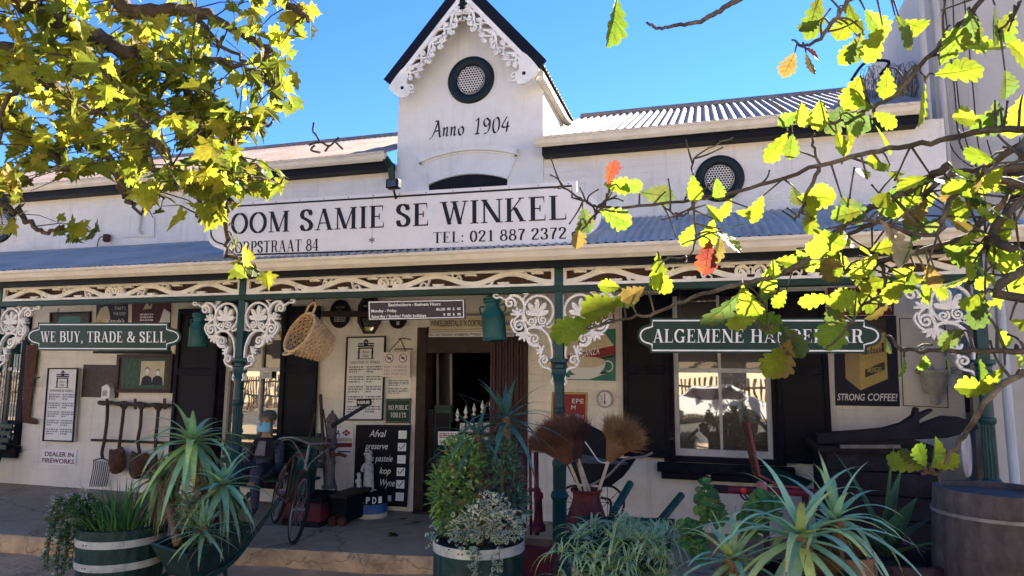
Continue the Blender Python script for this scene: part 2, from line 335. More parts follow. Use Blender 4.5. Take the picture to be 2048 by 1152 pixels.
def sans(t, bold=False):
    if (t, bold) in _fc: return _fc[(t, bold)]
    cu = D.curves.new('lettering', 'FONT'); cu.body = t; cu.size = 1; cu.resolution_u = 3; cu.fill_mode = 'FRONT'
    if bold: cu.offset = .018
    o = D.objects.new('lettering', cu); COL.objects.link(o); dg = bpy.context.evaluated_depsgraph_get(); dg.update()
    me = D.meshes.new_from_object(o.evaluated_get(dg)); D.objects.remove(o); D.curves.remove(cu)
    xs = [v.co.x for v in me.vertices]; x0, x1 = min(xs), max(xs)
    ch = .73
    pol = [[((me.vertices[i].co.x-x0)/ch, me.vertices[i].co.y/ch) for i in p.vertices] for p in me.polygons]
    D.meshes.remove(me); _fc[(t, bold)] = (pol, (x1-x0)/ch); return _fc[(t, bold)]
def pen(strokes, T=.13, t=.028, ang=38):
    # broad-nib italic strokes
    ca, sa = math.cos(R(ang)), math.sin(R(ang)); out = []
    for pts in strokes:
        q = cat(pts, 7) if len(pts) > 2 else pts
        for i in range(len(q)-1):
            a, b = q[i], q[i+1]; nx, ny = ca*T/2, sa*T/2
            dx, dy = b[0]-a[0], b[1]-a[1]; l = math.hypot(dx, dy) or 1; mx, my = -dy/l*t/2, dx/l*t/2
            if mx*nx+my*ny < 0: mx, my = -mx, -my
            out.append([(a[0]-nx-mx, a[1]-ny-my), (b[0]-nx-mx, b[1]-ny-my), (b[0]+nx+mx, b[1]+ny+my), (a[0]+nx+mx, a[1]+ny+my)])
    return out
# ---------------------------------------------------------------- shared materials
WHITE = mat('whitewash', (.68, .65, .59), .85, var=.08, scale=2, dirt=(.5, .45, .38), dscale=1.6, damt=.4, bump=.3, bscale=30, brick=(.46, .085, .42), streak=(.4, .34, .25))
PLAST = mat('painted_plaster', (.66, .64, .59), .85, var=.07, scale=3, dirt=(.52, .47, .38), dscale=1.3, damt=.35, bump=.35, bscale=14, streak=(.45, .4, .31))
CREAM = mat('cream_paint', (.66, .6, .48), .55, var=.08, dirt=(.4, .34, .25), dscale=3, damt=.4)
GREEN = mat('dark_green_paint', (.005, .03, .022), .38, var=.25, bump=.1)
TEALP = mat('teal_post_paint', (.006, .045, .05), .35, var=.25, dirt=(.05, .06, .05), damt=.5, bump=.12)
BLACK = mat('black_paint', (.006, .006, .01), .55, spec=.15, var=.3, bump=.12)
SHUT = mat('shutter_paint', (.005, .005, .012), .6, spec=.12, var=.35, dirt=(.04, .035, .05), dscale=9, damt=.5, bump=.3, bscale=25)
IRONW = mat('white_cast_iron', (.76, .73, .66), .6, var=.1, dirt=(.42, .36, .26), dscale=7, damt=.5, bump=.25, bscale=60)
SIGNW = mat('sign_white', (.72, .71, .70), .5, var=.05, scale=2, dirt=(.5, .47, .42), dscale=2.2, damt=.3, bump=.05)
LETB = mat('sign_black', (.012, .013, .02), .5, var=.15, bump=0)
LETW = mat('lettering_white', (.8, .8, .76), .5, var=.08, bump=0)
ZINC = mat('corrugated_iron', (.24, .2, .165), .6, metal=.05, var=.2, scale=3, dirt=(.26, .1, .055), dscale=1.6, damt=.75, bump=.1)
BLUEZ = mat('blue_corrugated_iron', (.4, .37, .31), .65, metal=0, spec=.3, var=.25, scale=2, dirt=(.4, .38, .36), dscale=4, damt=.7, bump=.1)
RUSTZ = mat('weathered_corrugated_iron', (.27, .22, .19), .6, var=.25, scale=2.5, dirt=(.3, .09, .05), dscale=1.1, damt=.85, bump=.15)
DIRT = mat('stamped_earth', (.52, .34, .19), .95, var=.4, scale=1.6, dirt=(.3, .22, .15), dscale=5, damt=.6, bump=.8, bscale=18)
CONC = mat('stoep_concrete', (.42, .33, .225), .75, var=.35, scale=2.2, dirt=(.1, .085, .065), dscale=2.2, damt=.75, bump=.5, bscale=35, crack=.55)
CURBM = mat('stoep_edge', (.46, .33, .19), .9, var=.4, scale=3, dirt=(.09, .065, .04), crack=1.2, dscale=5, damt=.8, bump=.8, bscale=22)
GLASS = glass('window_glass', (.01, .009, .012), .26)
GLASSD = glass('dark_window_glass', (.02, .012, .026), .05)
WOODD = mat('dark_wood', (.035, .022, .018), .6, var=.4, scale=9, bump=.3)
REDW = mat('red_brown_wood', (.042, .016, .02), .5, var=.35, scale=8, bump=.2)
FRAMW = mat('window_frame_paint', (.55, .53, .52), .5, var=.12, dirt=(.3, .27, .25), dscale=6, damt=.5)
RUST = mat('rusty_iron', (.09, .04, .025), .8, metal=.2, var=.5, scale=14, dirt=(.04, .02, .016), dscale=9, damt=.8, bump=.6, bscale=70)
IRON = mat('dark_iron', (.035, .034, .038), .55, metal=.4, var=.4, scale=14, bump=.3)
WY = 2.05
# ---------------------------------------------------------------- the ground
b = MB(); rnd = random.Random(3)
nx, ny = 60, 40
xs = [-14+28*i/nx for i in range(nx+1)]; ys = [-6+8.2*j/ny for j in range(ny+1)]
b.add([(x, y, -.16+.03*noise.noise(V((x*1.3, y*1.3, 0)))+.012*noise.noise(V((x*6, y*6, 1)))) for y in ys for x in xs], [(j*(nx+1)+i, j*(nx+1)+i+1, (j+1)*(nx+1)+i+1, (j+1)*(nx+1)+i) for j in range(ny) for i in range(nx)], DIRT)
struct(b.build('dirt_pavement', smooth=True))
b = MB(); b.box((-400, -400, -.6), (400, 600, -.22), mat('far_ground', (.55, .44, .3), .95, var=.3, scale=.05)); struct(b.build('ground'))
b = MB(); b.box((-60, -19, -.22), (60, -10.5, -.19), mat('asphalt', (.13, .125, .12), .9, var=.3, scale=3, bump=.4)); struct(b.build('road'))
# the raised stoep, its worn front edge a little out of line
b = MB(); ed = [(-14, -.75)]
for i in range(61):
    x = -9+i*.2; base = lerp(-.5, .34, min(1, max(0, (x+7.5)/6.6)))-.06
    ed.append((x, base+.03*noise.noise(V((x*2.1, 0, 5)))+.015*noise.noise(V((x*9, 0, 2)))))
ed += [(9, .3)]
top = [V((x, y, 0)) for x, y in ed]; n = len(ed)
b.add([V((x, y, 0)) for x, y in ed]+[V((x, 2.3, 0)) for x, y in ed], [(i, i+1, n+i+1, n+i) for i in range(n-1)], CONC)
b.add([V((x, y, 0)) for x, y in ed]+[V((x, y-.03, -.05)) for x, y in ed]+[V((x+.02*noise.noise(V((x*5, 3, 1))), y-.05-.03*noise.noise(V((x*4, 1, 1))), -.2)) for x, y in ed], [(n+i, n+i+1, i+1, i) for i in range(n-1)]+[(2*n+i, 2*n+i+1, n+i+1, n+i) for i in range(n-1)], CURBM)
struct(b.build('stoep_floor'))
# ---------------------------------------------------------------- the shop
shop = thing('shop_building', 'whitewashed old shop with a pointed centre gable and corrugated iron roof', 'shop', (-1.6, WY, 0))
def P(px, py, y=WY): return at(px, py, y)
DX0, DX1, DZ = -2.24, -.86, 2.24                       # shop door
WL0, WL1 = P(443, 739).x, P(566, 739).x
LW1 = P(44, 738).x+.03; LW0 = LW1-1.5
holes = [(DX0, DX1, 0, DZ), (WL0, WL1, .42, 2.6), (.84, 1.93, .8, 2.62), (LW0, LW1, .62, 2.55)]
def wall_grid(b, x0, x1, z0, z1, y, holes, m):
    X = sorted({x0, x1, *[h[0] for h in holes], *[h[1] for h in holes]}); Z = sorted({z0, z1, *[h[2] for h in holes], *[h[3] for h in holes]})
    for i in range(len(X)-1):
        for j in range(len(Z)-1):
            cx, cz = (X[i]+X[i+1])/2, (Z[j]+Z[j+1])/2
            if any(h[0] < cx < h[1] and h[2] < cz < h[3] for h in holes): continue
            b.add([(X[i], y, Z[j]), (X[i+1], y, Z[j]), (X[i+1], y, Z[j+1]), (X[i], y, Z[j+1])], [(0, 1, 2, 3)], m)
    for a, c, d, e in holes:
        q = [(a, d), (c, d), (c, e), (a, e)]
        for k in range(4):
            p, r = q[k], q[(k+1) % 4]; b.add([(p[0], y, p[1]), (p[0], y+.22, p[1]), (r[0], y+.22, r[1]), (r[0], y, r[1])], [(0, 1, 2, 3)], m)
b = MB(); wall_grid(b, -13, 3.72, 0, 4.42, WY, holes, WHITE); b.build('wall', shop)
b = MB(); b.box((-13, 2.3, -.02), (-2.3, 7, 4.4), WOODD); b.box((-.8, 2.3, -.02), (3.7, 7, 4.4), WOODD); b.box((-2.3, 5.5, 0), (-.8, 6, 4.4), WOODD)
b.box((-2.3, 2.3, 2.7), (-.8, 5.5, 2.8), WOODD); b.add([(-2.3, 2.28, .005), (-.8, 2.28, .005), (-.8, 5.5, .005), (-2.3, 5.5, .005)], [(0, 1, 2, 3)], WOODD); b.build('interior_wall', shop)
# corrugated sheets
def corr(b, x0, x1, y0, z0, y1, z1, m, pitch=.076, amp=.011, rows=3, sag=0, sheets=0):
    n = int((x1-x0)/pitch*8); v = []; nrm = V((0, -(z1-z0), y1-y0)).normalized()
    for j in range(rows+1):
        t = j/rows
        for i in range(n+1):
            x = lerp(x0, x1, i/n); o = amp*math.cos(2*PI*x/pitch)+.006*noise.noise(V((x*.9, t*2, 3)))
            v.append(V((x, lerp(y0, y1, t), lerp(z0, z1, t)-sag*math.sin(PI*t)))+nrm*o)
    b.add(v, [(j*(n+1)+i, j*(n+1)+i+1, (j+1)*(n+1)+i+1, (j+1)*(n+1)+i) for j in range(rows) for i in range(n)], m)
RZ0, RZ1, RY0, RY1 = 4.5, 5.79, 1.74, 4.5
b = MB(); corr(b, -.62, 3.5, RY0, RZ0, RY1, RZ1, ZINC, pitch=.1, amp=.016); o = b.build('roof', shop, True); o['label'] = 'right half of the grey corrugated roof'
b = MB(); corr(b, -13, -2.66, RY0, RZ0, RY1, RZ1, RUSTZ, pitch=.1, amp=.016); o = b.build('roof', shop, True); o['label'] = 'left half of the roof with reddish patches'
b = MB()
for x0, x1 in ((-13, -2.66), (-.62, 3.5)): b.lathe([(.06, x0), (.06, x1)], (0, RY1, RZ1), ZINC, 12, Matrix.Rotation(R(90), 3, 'Y').to_4x4())
b.build('ridge_cap', shop)
def gutter(b, x0, x1, y, z, m):   # ogee gutter, y is its back
    pr = [(0, .1), (0, 0), (-.05, -.012), (-.085, .02), (-.1, .06), (-.115, .075), (-.115, .1), (-.1, .1)]
    n = len(pr); b.add([(x0, y+p, z+q) for p, q in pr]+[(x1, y+p, z+q) for p, q in pr], [(i, (i+1) % n, n+(i+1) % n, n+i) for i in range(n)]+[tuple(range(n-1, -1, -1)), tuple(range(n, 2*n))], m)
b = MB(); gutter(b, -.69, 3.48, 1.86, 4.42, CREAM); b.build('gutter', shop); b = MB(); gutter(b, -13, -2.68, 1.86, 4.42, CREAM); b.build('gutter', shop)
b = MB(); b.box((-.62, 1.87, 4.325), (3.44, WY-.003, 4.43), BLACK); b.build('fascia', shop); b = MB(); b.box((-13, 1.87, 4.325), (-2.66, WY-.003, 4.43), BLACK); b.build('fascia', shop)
b = MB(); b.tube([(-2.68, 1.8, 4.44), (-2.65, 1.9, 4.36), (-2.65, 1.95, 4.17)], .045, GREEN, 10); b.build('downpipe', shop)
# the gable
GX0, GX1, GC, GE, GA = -2.62, -.64, -1.63, 5.46, 6.6
b = MB(); yf = WY-.04
b.add([(GX0, yf, 3.2), (GX1, yf, 3.2), (GX1, yf, GE), (GC, yf, GA), (GX0, yf, GE), (GX0, 4.4, 3.2), (GX1, 4.4, 3.2), (GX1, 4.4, GE), (GC, 4.4, GA), (GX0, 4.4, GE)], [(0, 1, 2, 3, 4), (1, 6, 7, 2), (0, 4, 9, 5), (5, 9, 8, 7, 6)], PLAST)
b.build('gable_wall', shop)
def grake(b, sx, yA, yB, off, th, m, ext=.03, sag=0):     # roof slab on one side of the gable
    ex = GC+sx*((GX1-GC)+ext); ez = GE-(ext)*(GA-GE)/(GX1-GC); nz = (GX1-GC); nn = V((sx*(GA-GE), 0, nz)).normalized()
    a, c = V((GC, 0, GA))+nn*off, V((ex, 0, ez))+nn*off
    vs = [p+V((0, y, 0))+nn*t for t in (0, th) for p, y in ((a, yA), (c, yA), (c, yB), (a, yB))]
    b.add(vs, [(0, 1, 2, 3), (7, 6, 5, 4), (0, 4, 5, 1), (1, 5, 6, 2), (2, 6, 7, 3), (3, 7, 4, 0)], m)
for sx in (-1, 1):
    b = MB(); n = 24; ex = (GX1-GC)+.03; v = []; sl = (GA-GE)/(GX1-GC)
    ny = int((4.6-1.78)/.1*6)
    for j in range(ny+1):
        y = lerp(1.78, 4.6, j/ny); o = .016*math.cos(2*PI*y/.1)
        for t in (0, .34, .67, 1): v.append((GC+sx*ex*t, y, GA-ex*t*sl+.07+o-.06*math.sin(PI*t)*0))
    b.add(v, [(j*4+i, (j+1)*4+i, (j+1)*4+i+1, j*4+i+1) if sx > 0 else (j*4+i, j*4+i+1, (j+1)*4+i+1, (j+1)*4+i) for j in range(ny) for i in range(3)], ZINC); b.build('gable_roof', shop, True)
    b = MB(); grake(b, sx, 1.74, 1.8, -.075, .16, BLACK); b.build('rake_board', shop)
    if sx > 0:
        b = MB(); e = GC+ex; b.tube([(e-.02, 1.8, GE-.2), (e-.01, 2.5, GE-.2), (e, 3.1, GE-.21), (e+.08, 3.5, GE-.26), (e+.3, 3.62, GE-.24)], [.05, .05, .05, .06, .03], CREAM, 8); b.build('valley_flashing', shop, True)
# bargeboard fretwork along each rake
def barge(sx):
    b = MB(); L = math.hypot(GX1-GC+.01, (GX1-GC+.01)*(GA-GE)/(GX1-GC)); ca = (GX1-GC)/math.hypot(GX1-GC, GA-GE); sa = (GA-GE)/math.hypot(GX1-GC, GA-GE)
    fr = lambda s, y, d: V((GC+sx*(s*ca-d*sa), y, GA-.07-s*sa-d*ca))         # s along the rake, d inwards and down
    y0, y1 = 1.735, 1.765
    b.ribbon([(.08, .035), (L-.1, .035)], .06, y0, y1, IRONW, fr)
    W2 = [(.1+ (L-.4)*i/60, .145+.055*math.cos(2*PI*i/60*2.5+.5)) for i in range(61)]
    b.ribbon(W2, .032, y0-.004, y1-.004, IRONW, fr)
    for k in range(5):
        s = .18+(L-.45)*k/4.6
        for ds, dd, r in ((0, .2, .045), (.085, .235, .038), (.16, .175, .036), (.05, .1, .035)):
            b.ribbon(spiral(s+ds, dd, .006, r, 40*k, 1.35, 18), .017, y0-.002*(1+k % 2), y1-.002, IRONW, fr)
            b.plate(arc(s+ds, dd, r*.45, r*.45, 0, 330, 9), y0-.006, y1, IRONW, fr)
        b.ribbon(cat([(s+.05, .06), (s+.1, .13), (s+.04, .19), (s-.03, .25)], 5), .02, y0-.001, y1-.003, IRONW, fr)
        b.ribbon(cat([(s+.16, .06), (s+.11, .12), (s+.18, .2)], 5), .018, y0-.0015, y1-.0045, IRONW, fr)
    e = [(L-.3, .0), (L-.02, .0), (L+.03, .06), (L+.03, .2), (L-.02, .29), (L-.1, .3), (L-.17, .24), (L-.18, .17), (L-.27, .12)]
    b.plate(cat(e, 4, True), y0+.004, y1+.004, IRONW, fr)
    b.ribbon(spiral(L-.16, .28, .01, .07, 0, 1.2, 18), .02, y0-.006, y1, IRONW, fr)
    b.plate([(L-.09, .14), (L-.06, .17), (L-.09, .2), (L-.12, .17)], y0+.002, y0+.01, BLACK, fr)
    return b.build('bargeboard', shop)
barge(-1); barge(1)
b = MB(); b.plate([(GC-.03, GA-.32), (GC+.03, GA-.32), (GC+.045, GA+.05), (GC-.045, GA+.05)], 1.72, 1.76, BLACK); b.build('gable_finial', shop)
# round vents
def vent(px, py, r, yw):
    c = P(px, py, yw); ri = r*.57; b = MB()
    b.lathe([(ri, .03), (ri+.01, -.0), (ri+.03, -.03), (r-.03, -.035), (r-.005, -.02), (r, .01)], c, mat('vent_ring_paint', (.006, .013, .016), .5, var=.2), 48, Matrix.Rotation(R(-90), 4, 'X'), cap=False)
    M_ = Matrix.Rotation(R(-90), 4, 'X')
    o = b.build('round_vent', shop, True); 
    me = o.data
    b = MB(); b.add([c+V((ri*1.02*math.cos(2*PI*k/32), -.004, ri*1.02*math.sin(2*PI*k/32))) for k in range(32)], [tuple(range(32))], BLACK)
    b.build('vent_opening', o)
    b = MB(); s = ri/5.0; h = s/math.sqrt(3)
    for i in range(-9, 10):
        for j in range(-10, 11):
            cx = (i+.5*(j % 2))*s*1.0; cz = j*s*.866
            if math.hypot(cx, cz) > ri*.97: continue
            pts = [(c.x+cx+h*math.cos(R(60*k+30)), c.z+cz+h*math.sin(R(60*k+30))) for k in range(6)]
            inn = [(c.x+cx+h*.76*math.cos(R(60*k+30)), c.z+cz+h*.76*math.sin(R(60*k+30))) for k in range(6)]
            b.add([(x, c.y-.012, z) for x, z in pts]+[(x, c.y-.012, z) for x, z in inn], [(k, (k+1) % 6, 6+(k+1) % 6, 6+k) for k in range(6)], IRONW)
    b.build('vent_mesh', o)
vent(942, 160, .318, WY-.045); vent(1439, 357, .275, WY-.006); vent(2, 450, .29, WY-.006)
# arched moulding above the hidden gable window
cx = P(938, 330).x; zt = P(938, 297).z
b = MB(); yq = WY-.04
def arcband(x0, x1, zb, rise, w): return [(lerp(x0, x1, i/16), zb+rise*(1-((i-8)/8)**2)) for i in range(17)]
o1 = arcband(cx-.66, cx+.66, zt-.13, .11, 0); b.ribbon(o1, .07, yq-.06, yq-.001, PLAST); b.ribbon([(x, z-.045) for x, z in o1], .03, yq-.03, yq-.0015, PLAST)
lo = arcband(cx-.53, cx+.53, zt-.44, .1, 0); b.ribbon(lo, .035, yq-.035, yq-.001, PLAST)
b.add([(x, yq-.018, z-.04) for x, z in o1]+[(x, yq-.018, z) for x, z in lo], [(i, i+1, 18+i, 17+i) for i in range(16)], PLAST)
b.ribbon([o1[0], lo[0]], .03, yq-.03, yq-.002, PLAST); b.ribbon([o1[-1], lo[-1]], .03, yq-.03, yq-.002, PLAST)
b.build('arch_moulding', shop)
b = MB(); b.add([(x, yq-.004, z-.02) for x, z in lo]+[(cx+.5, yq-.004, zt-.9), (cx-.5, yq-.004, zt-.9)], [tuple(range(16, -1, -1))+(18, 17)], BLACK); b.build('window', shop)
# Anno 1904
b = MB(); pa = Patch(P(862, 243, yq), P(1020, 232, yq), P(1020, 264, yq), P(862, 275, yq))
Aw = [[[(-.1, -.08), (.06, 0), (.25, .35), (.5, .98)], [(.5, 1.0), (.55, .5), (.6, .02), (.68, .02)], [(.22, .36), (.55, .38)], [(.3, .98), (.5, 1.0)]]]
def nn(x): return [[(x, .5), (x+.07, .55), (x+.08, .4), (x+.04, .02)], [(x+.06, .3), (x+.2, .54), (x+.3, .53), (x+.3, .38), (x+.25, .1), (x+.3, .02), (x+.4, .1)]]
def oo(x): return [[(x+.26, .55), (x+.08, .42), (x+.06, .16), (x+.18, .01), (x+.33, .14), (x+.37, .4), (x+.26, .55)]]
S_ = Aw[0]+nn(.8)+nn(1.3)+oo(1.8)
S_ += [[(2.98, .8), (3.16, .96), (3.06, .02)], [(2.9, .03), (3.2, .03)]]
S_ += [[(3.86, .8), (3.66, .96), (3.5, .76), (3.56, .5), (3.74, .48), (3.88, .74)], [(3.88, .82), (3.86, .4), (3.7, .06), (3.5, .02)]]
S_ += [[(4.36, .98), (4.14, .8), (4.08, .3), (4.2, .01), (4.42, .2), (4.48, .72), (4.36, .98)]]
S_ += [[(4.98, .98), (4.66, .36), (5.14, .36)], [(5.02, .66), (4.94, .02)]]
for i, q in enumerate(pen([[(x, y) for x, y in s] for s in S_], .1, .03)): pa.poly(b, [(x/5.15, y) for x, y in q], LETB, .004+(i % 5)*.0002)
b.build('lettering', shop)
# door frame, leaves, fanlight panels
b = MB()
for x0, x1 in ((DX0-.03, DX0+.1), (DX1-.09, DX1+.03)): b.box((x0, WY-.04, 0), (x1, WY+.2, DZ+.02), WOODD)
b.box((DX0+.1, WY-.035, DZ-.3), (DX1-.09, WY+.19, DZ+.03), WOODD); b.build('door_frame', shop, bevel=.008)
b = MB(); x = DX1-.06
for k in range(11):          # the reddish slatted leaf, folded outwards
    p = V((DX1-.03-.031*k, WY-.05-.018*k, 0)); b.box((p.x-.029, p.y-.012-(k % 2)*.01, .03), (p.x, p.y+.012, 2.12), REDW)
for z in (.4, 1.1, 1.8): b.beam((DX1-.02, WY-.02, z), (DX1-.36, WY-.21, z), .03, .05, REDW)
o = b.build('door', shop, bevel=.003); o['label'] = 'reddish slatted folding door'
b = MB(); b.box((DX0+.12, WY+.02, .04), (DX0+.2, WY+.07, 1.25), BLACK); b.box((DX0+.2, WY+.03, .04), (DX0+.42, WY+.06, 1.3), GREEN)
b.box((DX0+.22, WY+.02, .2), (DX0+.4, WY+.031, .6), BLACK); b.box((DX0+.22, WY+.02, .7), (DX0+.4, WY+.031, 1.2), BLACK); b.build('door', shop, bevel=.004)
b = MB(); b.box((DX0, WY-.12, .004), (DX1, WY+.25, .03), WOODD); b.build('threshold', shop)
# windows: dark casing, pale sashes, panes
def window(x0, x1, z0, z1, trans, mull, sill=True, bars=False):
    y = WY+.1; b = MB()
    for a in ((x0-.09, z0-.06, x0+.03, z1+.05), (x1-.03, z0-.06, x1+.09, z1+.05)): b.box((a[0], WY-.035, a[1]), (a[2], WY+.12, a[3]), SHUT)
    b.box((x0+.03, WY-.03, z1-.03), (x1-.03, WY+.12, z1+.05), SHUT); b.box((x0+.03, WY-.03, z0-.06), (x1-.03, WY+.12, z0+.0), SHUT)
    w = b.build('window', shop, bevel=.006)
    b = MB(); f = .05
    b.box((x0+.03, y-.05, z0), (x0+.03+f, y+.01, z1-.03), FRAMW); b.box((x1-.03-f, y-.05, z0), (x1-.03, y+.01, z1-.03), FRAMW)
    b.box((x0+.03+f, y-.05, z0), (x1-.03-f, y+.01, z0+.075), FRAMW); b.box((x0+.03+f, y-.055, trans-.025), (x1-.03-f, y+.01, trans+.025), FRAMW)
    for mx in mull: b.box((mx-.016, y-.045, z0+.075), (mx+.016, y+.01, trans-.025), FRAMW); b.box((mx-.016, y-.045, trans+.025), (mx+.016, y+.01, z1-.03), FRAMW)
    b.build('window_frame', w, bevel=.004)
    b = MB(); b.add([(x0+.03, y, z0), (x1-.03, y, z0), (x1-.03, y, trans), (x0+.03, y, trans)], [(0, 1, 2, 3)], GLASS); b.build('window_pane', w)
    b = MB(); b.add([(x0+.03, y, trans), (x1-.03, y, trans), (x1-.03, y, z1), (x0+.03, y, z1)], [(0, 1, 2, 3)], GLASSD); b.build('window_pane', w)
    if sill:
        b = MB(); b.box((x0-.16, WY-.16, z0-.16), (x1+.16, WY-.036, z0-.062), SHUT); b.box((x0-.12, WY-.1, z0-.24), (x1+.12, WY-.037, z0-.162), SHUT); b.build('window_sill', w, bevel=.01)
    return w
window(.84, 1.93, .8, 2.62, P(1440, 741).z, [P(1441, 800).x])
window(WL0, WL1, .42, 2.6, P(513, 739).z, [P(513, 800).x])
w = window(LW0, LW1, .62, 2.55, P(20, 738).z, [LW1-.42, LW1-.9])
b = MB()
for k in range(14): b.tube([(LW0+.05+k*.107, WY-.045, .62), (LW0+.05+k*.107, WY-.045, 2.5)], .008, BLACK, 6)
b.build('burglar_bar', w)
def shutter(pxa, pxb, z0, z1, rail):
    x0, x1 = P(pxa, 740).x, P(pxb, 740).x; b = MB(); y = WY-.04
    f = .055
    b.box((x0, y-.045, z0), (x0+f, y, z1), SHUT); b.box((x1-f, y-.045, z0), (x1, y, z1), SHUT)
    for a, c in ((z0, z0+.09), (rail-.04, rail+.06), (z1-.07, z1)): b.box((x0+f, y-.043, a), (x1-f, y, c), SHUT)
    o = b.build('shutter', shop, bevel=.006)
    b = MB()
    for a, c in ((z0+.09, rail-.04), (rail+.06, z1-.07)):
        b.box((x0+f, y-.02, a), (x1-f, y-.002, c), BLACK)
    b.build('shutter_panel', o)
    for z in (z0+.2, z1-.5): b = MB(); b.box((x1-.01, y-.06, z), (x1+.05, y-.035, z+.03), IRON); b.build('hinge', o)
shutter(1247, 1339, .78, 2.6, P(1290, 742).z); shutter(1551, 1655, .78, 2.6, P(1600, 742).z)
shutter(357, 441, .4, 2.56, P(400, 745).z); shutter(569, 640, .4, 2.56, P(600, 740).z)
# ---------------------------------------------------------------- the big pale building on the right
rb = thing('side_building', 'tall plain grey white building standing behind oak branches on the right', 'building', (7, 2.3, 0))
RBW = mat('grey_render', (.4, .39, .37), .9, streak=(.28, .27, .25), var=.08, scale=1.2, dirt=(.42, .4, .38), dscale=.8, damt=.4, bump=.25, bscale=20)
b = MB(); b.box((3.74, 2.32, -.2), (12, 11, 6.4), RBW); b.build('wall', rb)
b = MB()
for px, yy in ((1862, 2.22), (1893, 2.2)):
    a = P(px, 300, yy); b.tube([(a.x, yy, 3.3), (a.x, yy, 6.3)], .035, RBW, 10)
b.build('downpipe', rb)
b = MB(); rnd = random.Random(5)
for k in range(7):
    x = 3.76+.05*k; b.tube(cat([(x, 2.24, 6), (x+rnd.uniform(-.04, .04), 2.22, 4.8), (x+rnd.uniform(.0, .1), 2.2, 4.1), (x+rnd.uniform(.1, .5), 2.2, 3.65+rnd.uniform(-.1, .2)), (x+.4+.1*k, 2.22, 4.2)], 6), .007, RBW if k % 2 else IRON, 5)
b.build('cable', rb)
b = MB(); x = P(1998, 600, .35).x
b.tube([(x, .35, 2.62), (x+.004, .35, 1.4), (x+.01, .35, -.1)], .034, mat('pale_blue_pipe', (.42, .47, .52), .5, var=.15, dirt=(.25, .25, .25)), 12)
tag(b.build('drainpipe', loc=(x, .35, -.1)), 'pale grey drainpipe standing beside the rightmost dark green veranda post', 'drainpipe')
# low side wall closing the veranda end
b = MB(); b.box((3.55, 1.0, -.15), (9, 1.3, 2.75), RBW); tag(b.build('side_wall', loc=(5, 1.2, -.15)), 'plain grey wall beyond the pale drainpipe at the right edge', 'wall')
# ---------------------------------------------------------------- veranda
ver = thing('veranda', 'long shop veranda with dark green posts, white iron lacework and blue iron roof', 'veranda', (-1.65, 0, 0))
b = MB(); corr(b, -9.6, 3.52, -.24, 2.795, WY-.002, 3.53, BLUEZ, rows=8, sag=-.04); b.build('veranda_roof', ver, True)
b = MB(); gutter(b, -9.7, 3.56, -.2, 2.68, CREAM); b.build('veranda_gutter', ver)
b = MB(); b.box((-9.7, -.195, 2.62), (3.56, -.12, 2.76), BLACK); b.box((-9.7, -.06, 2.635), (3.5, .06, 2.72), GREEN); b.build('fascia', ver)
b = MB(); b.box((-9.7, -.045, 2.415), (3.26, .045, 2.472), GREEN); b.build('beam', ver, bevel=.006)
b = MB()
for k in range(14): x = -9+k*.95; b.beam((x, -.1, 2.73), (x, WY-.02, 3.42), .05, .09, WOODD)
b.build('rafter', ver)
b = MB(); b.add([(-9.6, -.1, 2.78), (3.5, -.1, 2.78), (3.5, WY-.01, 3.46), (-9.6, WY-.01, 3.46)], [(3, 2, 1, 0)], mat('shade_dark_boards', (.03, .02, .016), .8, var=.4, scale=6)); b.build('shade_ceiling', ver)  # added dark sheet so the roof underside reads shaded behind the frieze
POSTS = [-6.62, -3.3, 0, 3.22]
b = MB()
b.lathe([(.1, 0), (.1, .1), (.075, .12), (.07, .16), (.062, .2), (.06, .62), (.07, .64), (.078, .66), (.07, .69), (.055, .71), (.058, .9), (.064, .92), (.064, .95), (.05, .97)], (0, 0, 0), TEALP, 28)
b.lathe([(.046, .97), (.044, 1.36)], (0, 0, 0), TEALP, 48, flute=.18, nf=12)
b.lathe([(.046, 1.355), (.056, 1.37), (.056, 1.4), (.044, 1.41), (.043, 1.6), (.046, 1.63), (.06, 1.67), (.072, 1.7), (.072, 1.74), (.052, 1.75), (.052, 1.78), (.08, 1.8), (.08, 1.83), (.04, 1.835)], (0, 0, 0), TEALP, 28)
b.box((-.037, -.037, 1.83), (.037, .037, 2.7), TEALP)
post0 = b.build('post', None, 'auto')
post0.parent = ver; post0.location = V((POSTS[0], 0, 0))-V(ver.location)
for x in POSTS[1:]:
    c = post0.copy(); COL.objects.link(c); c.parent = ver; c.location = V((x, 0, 0))-V(ver.location)
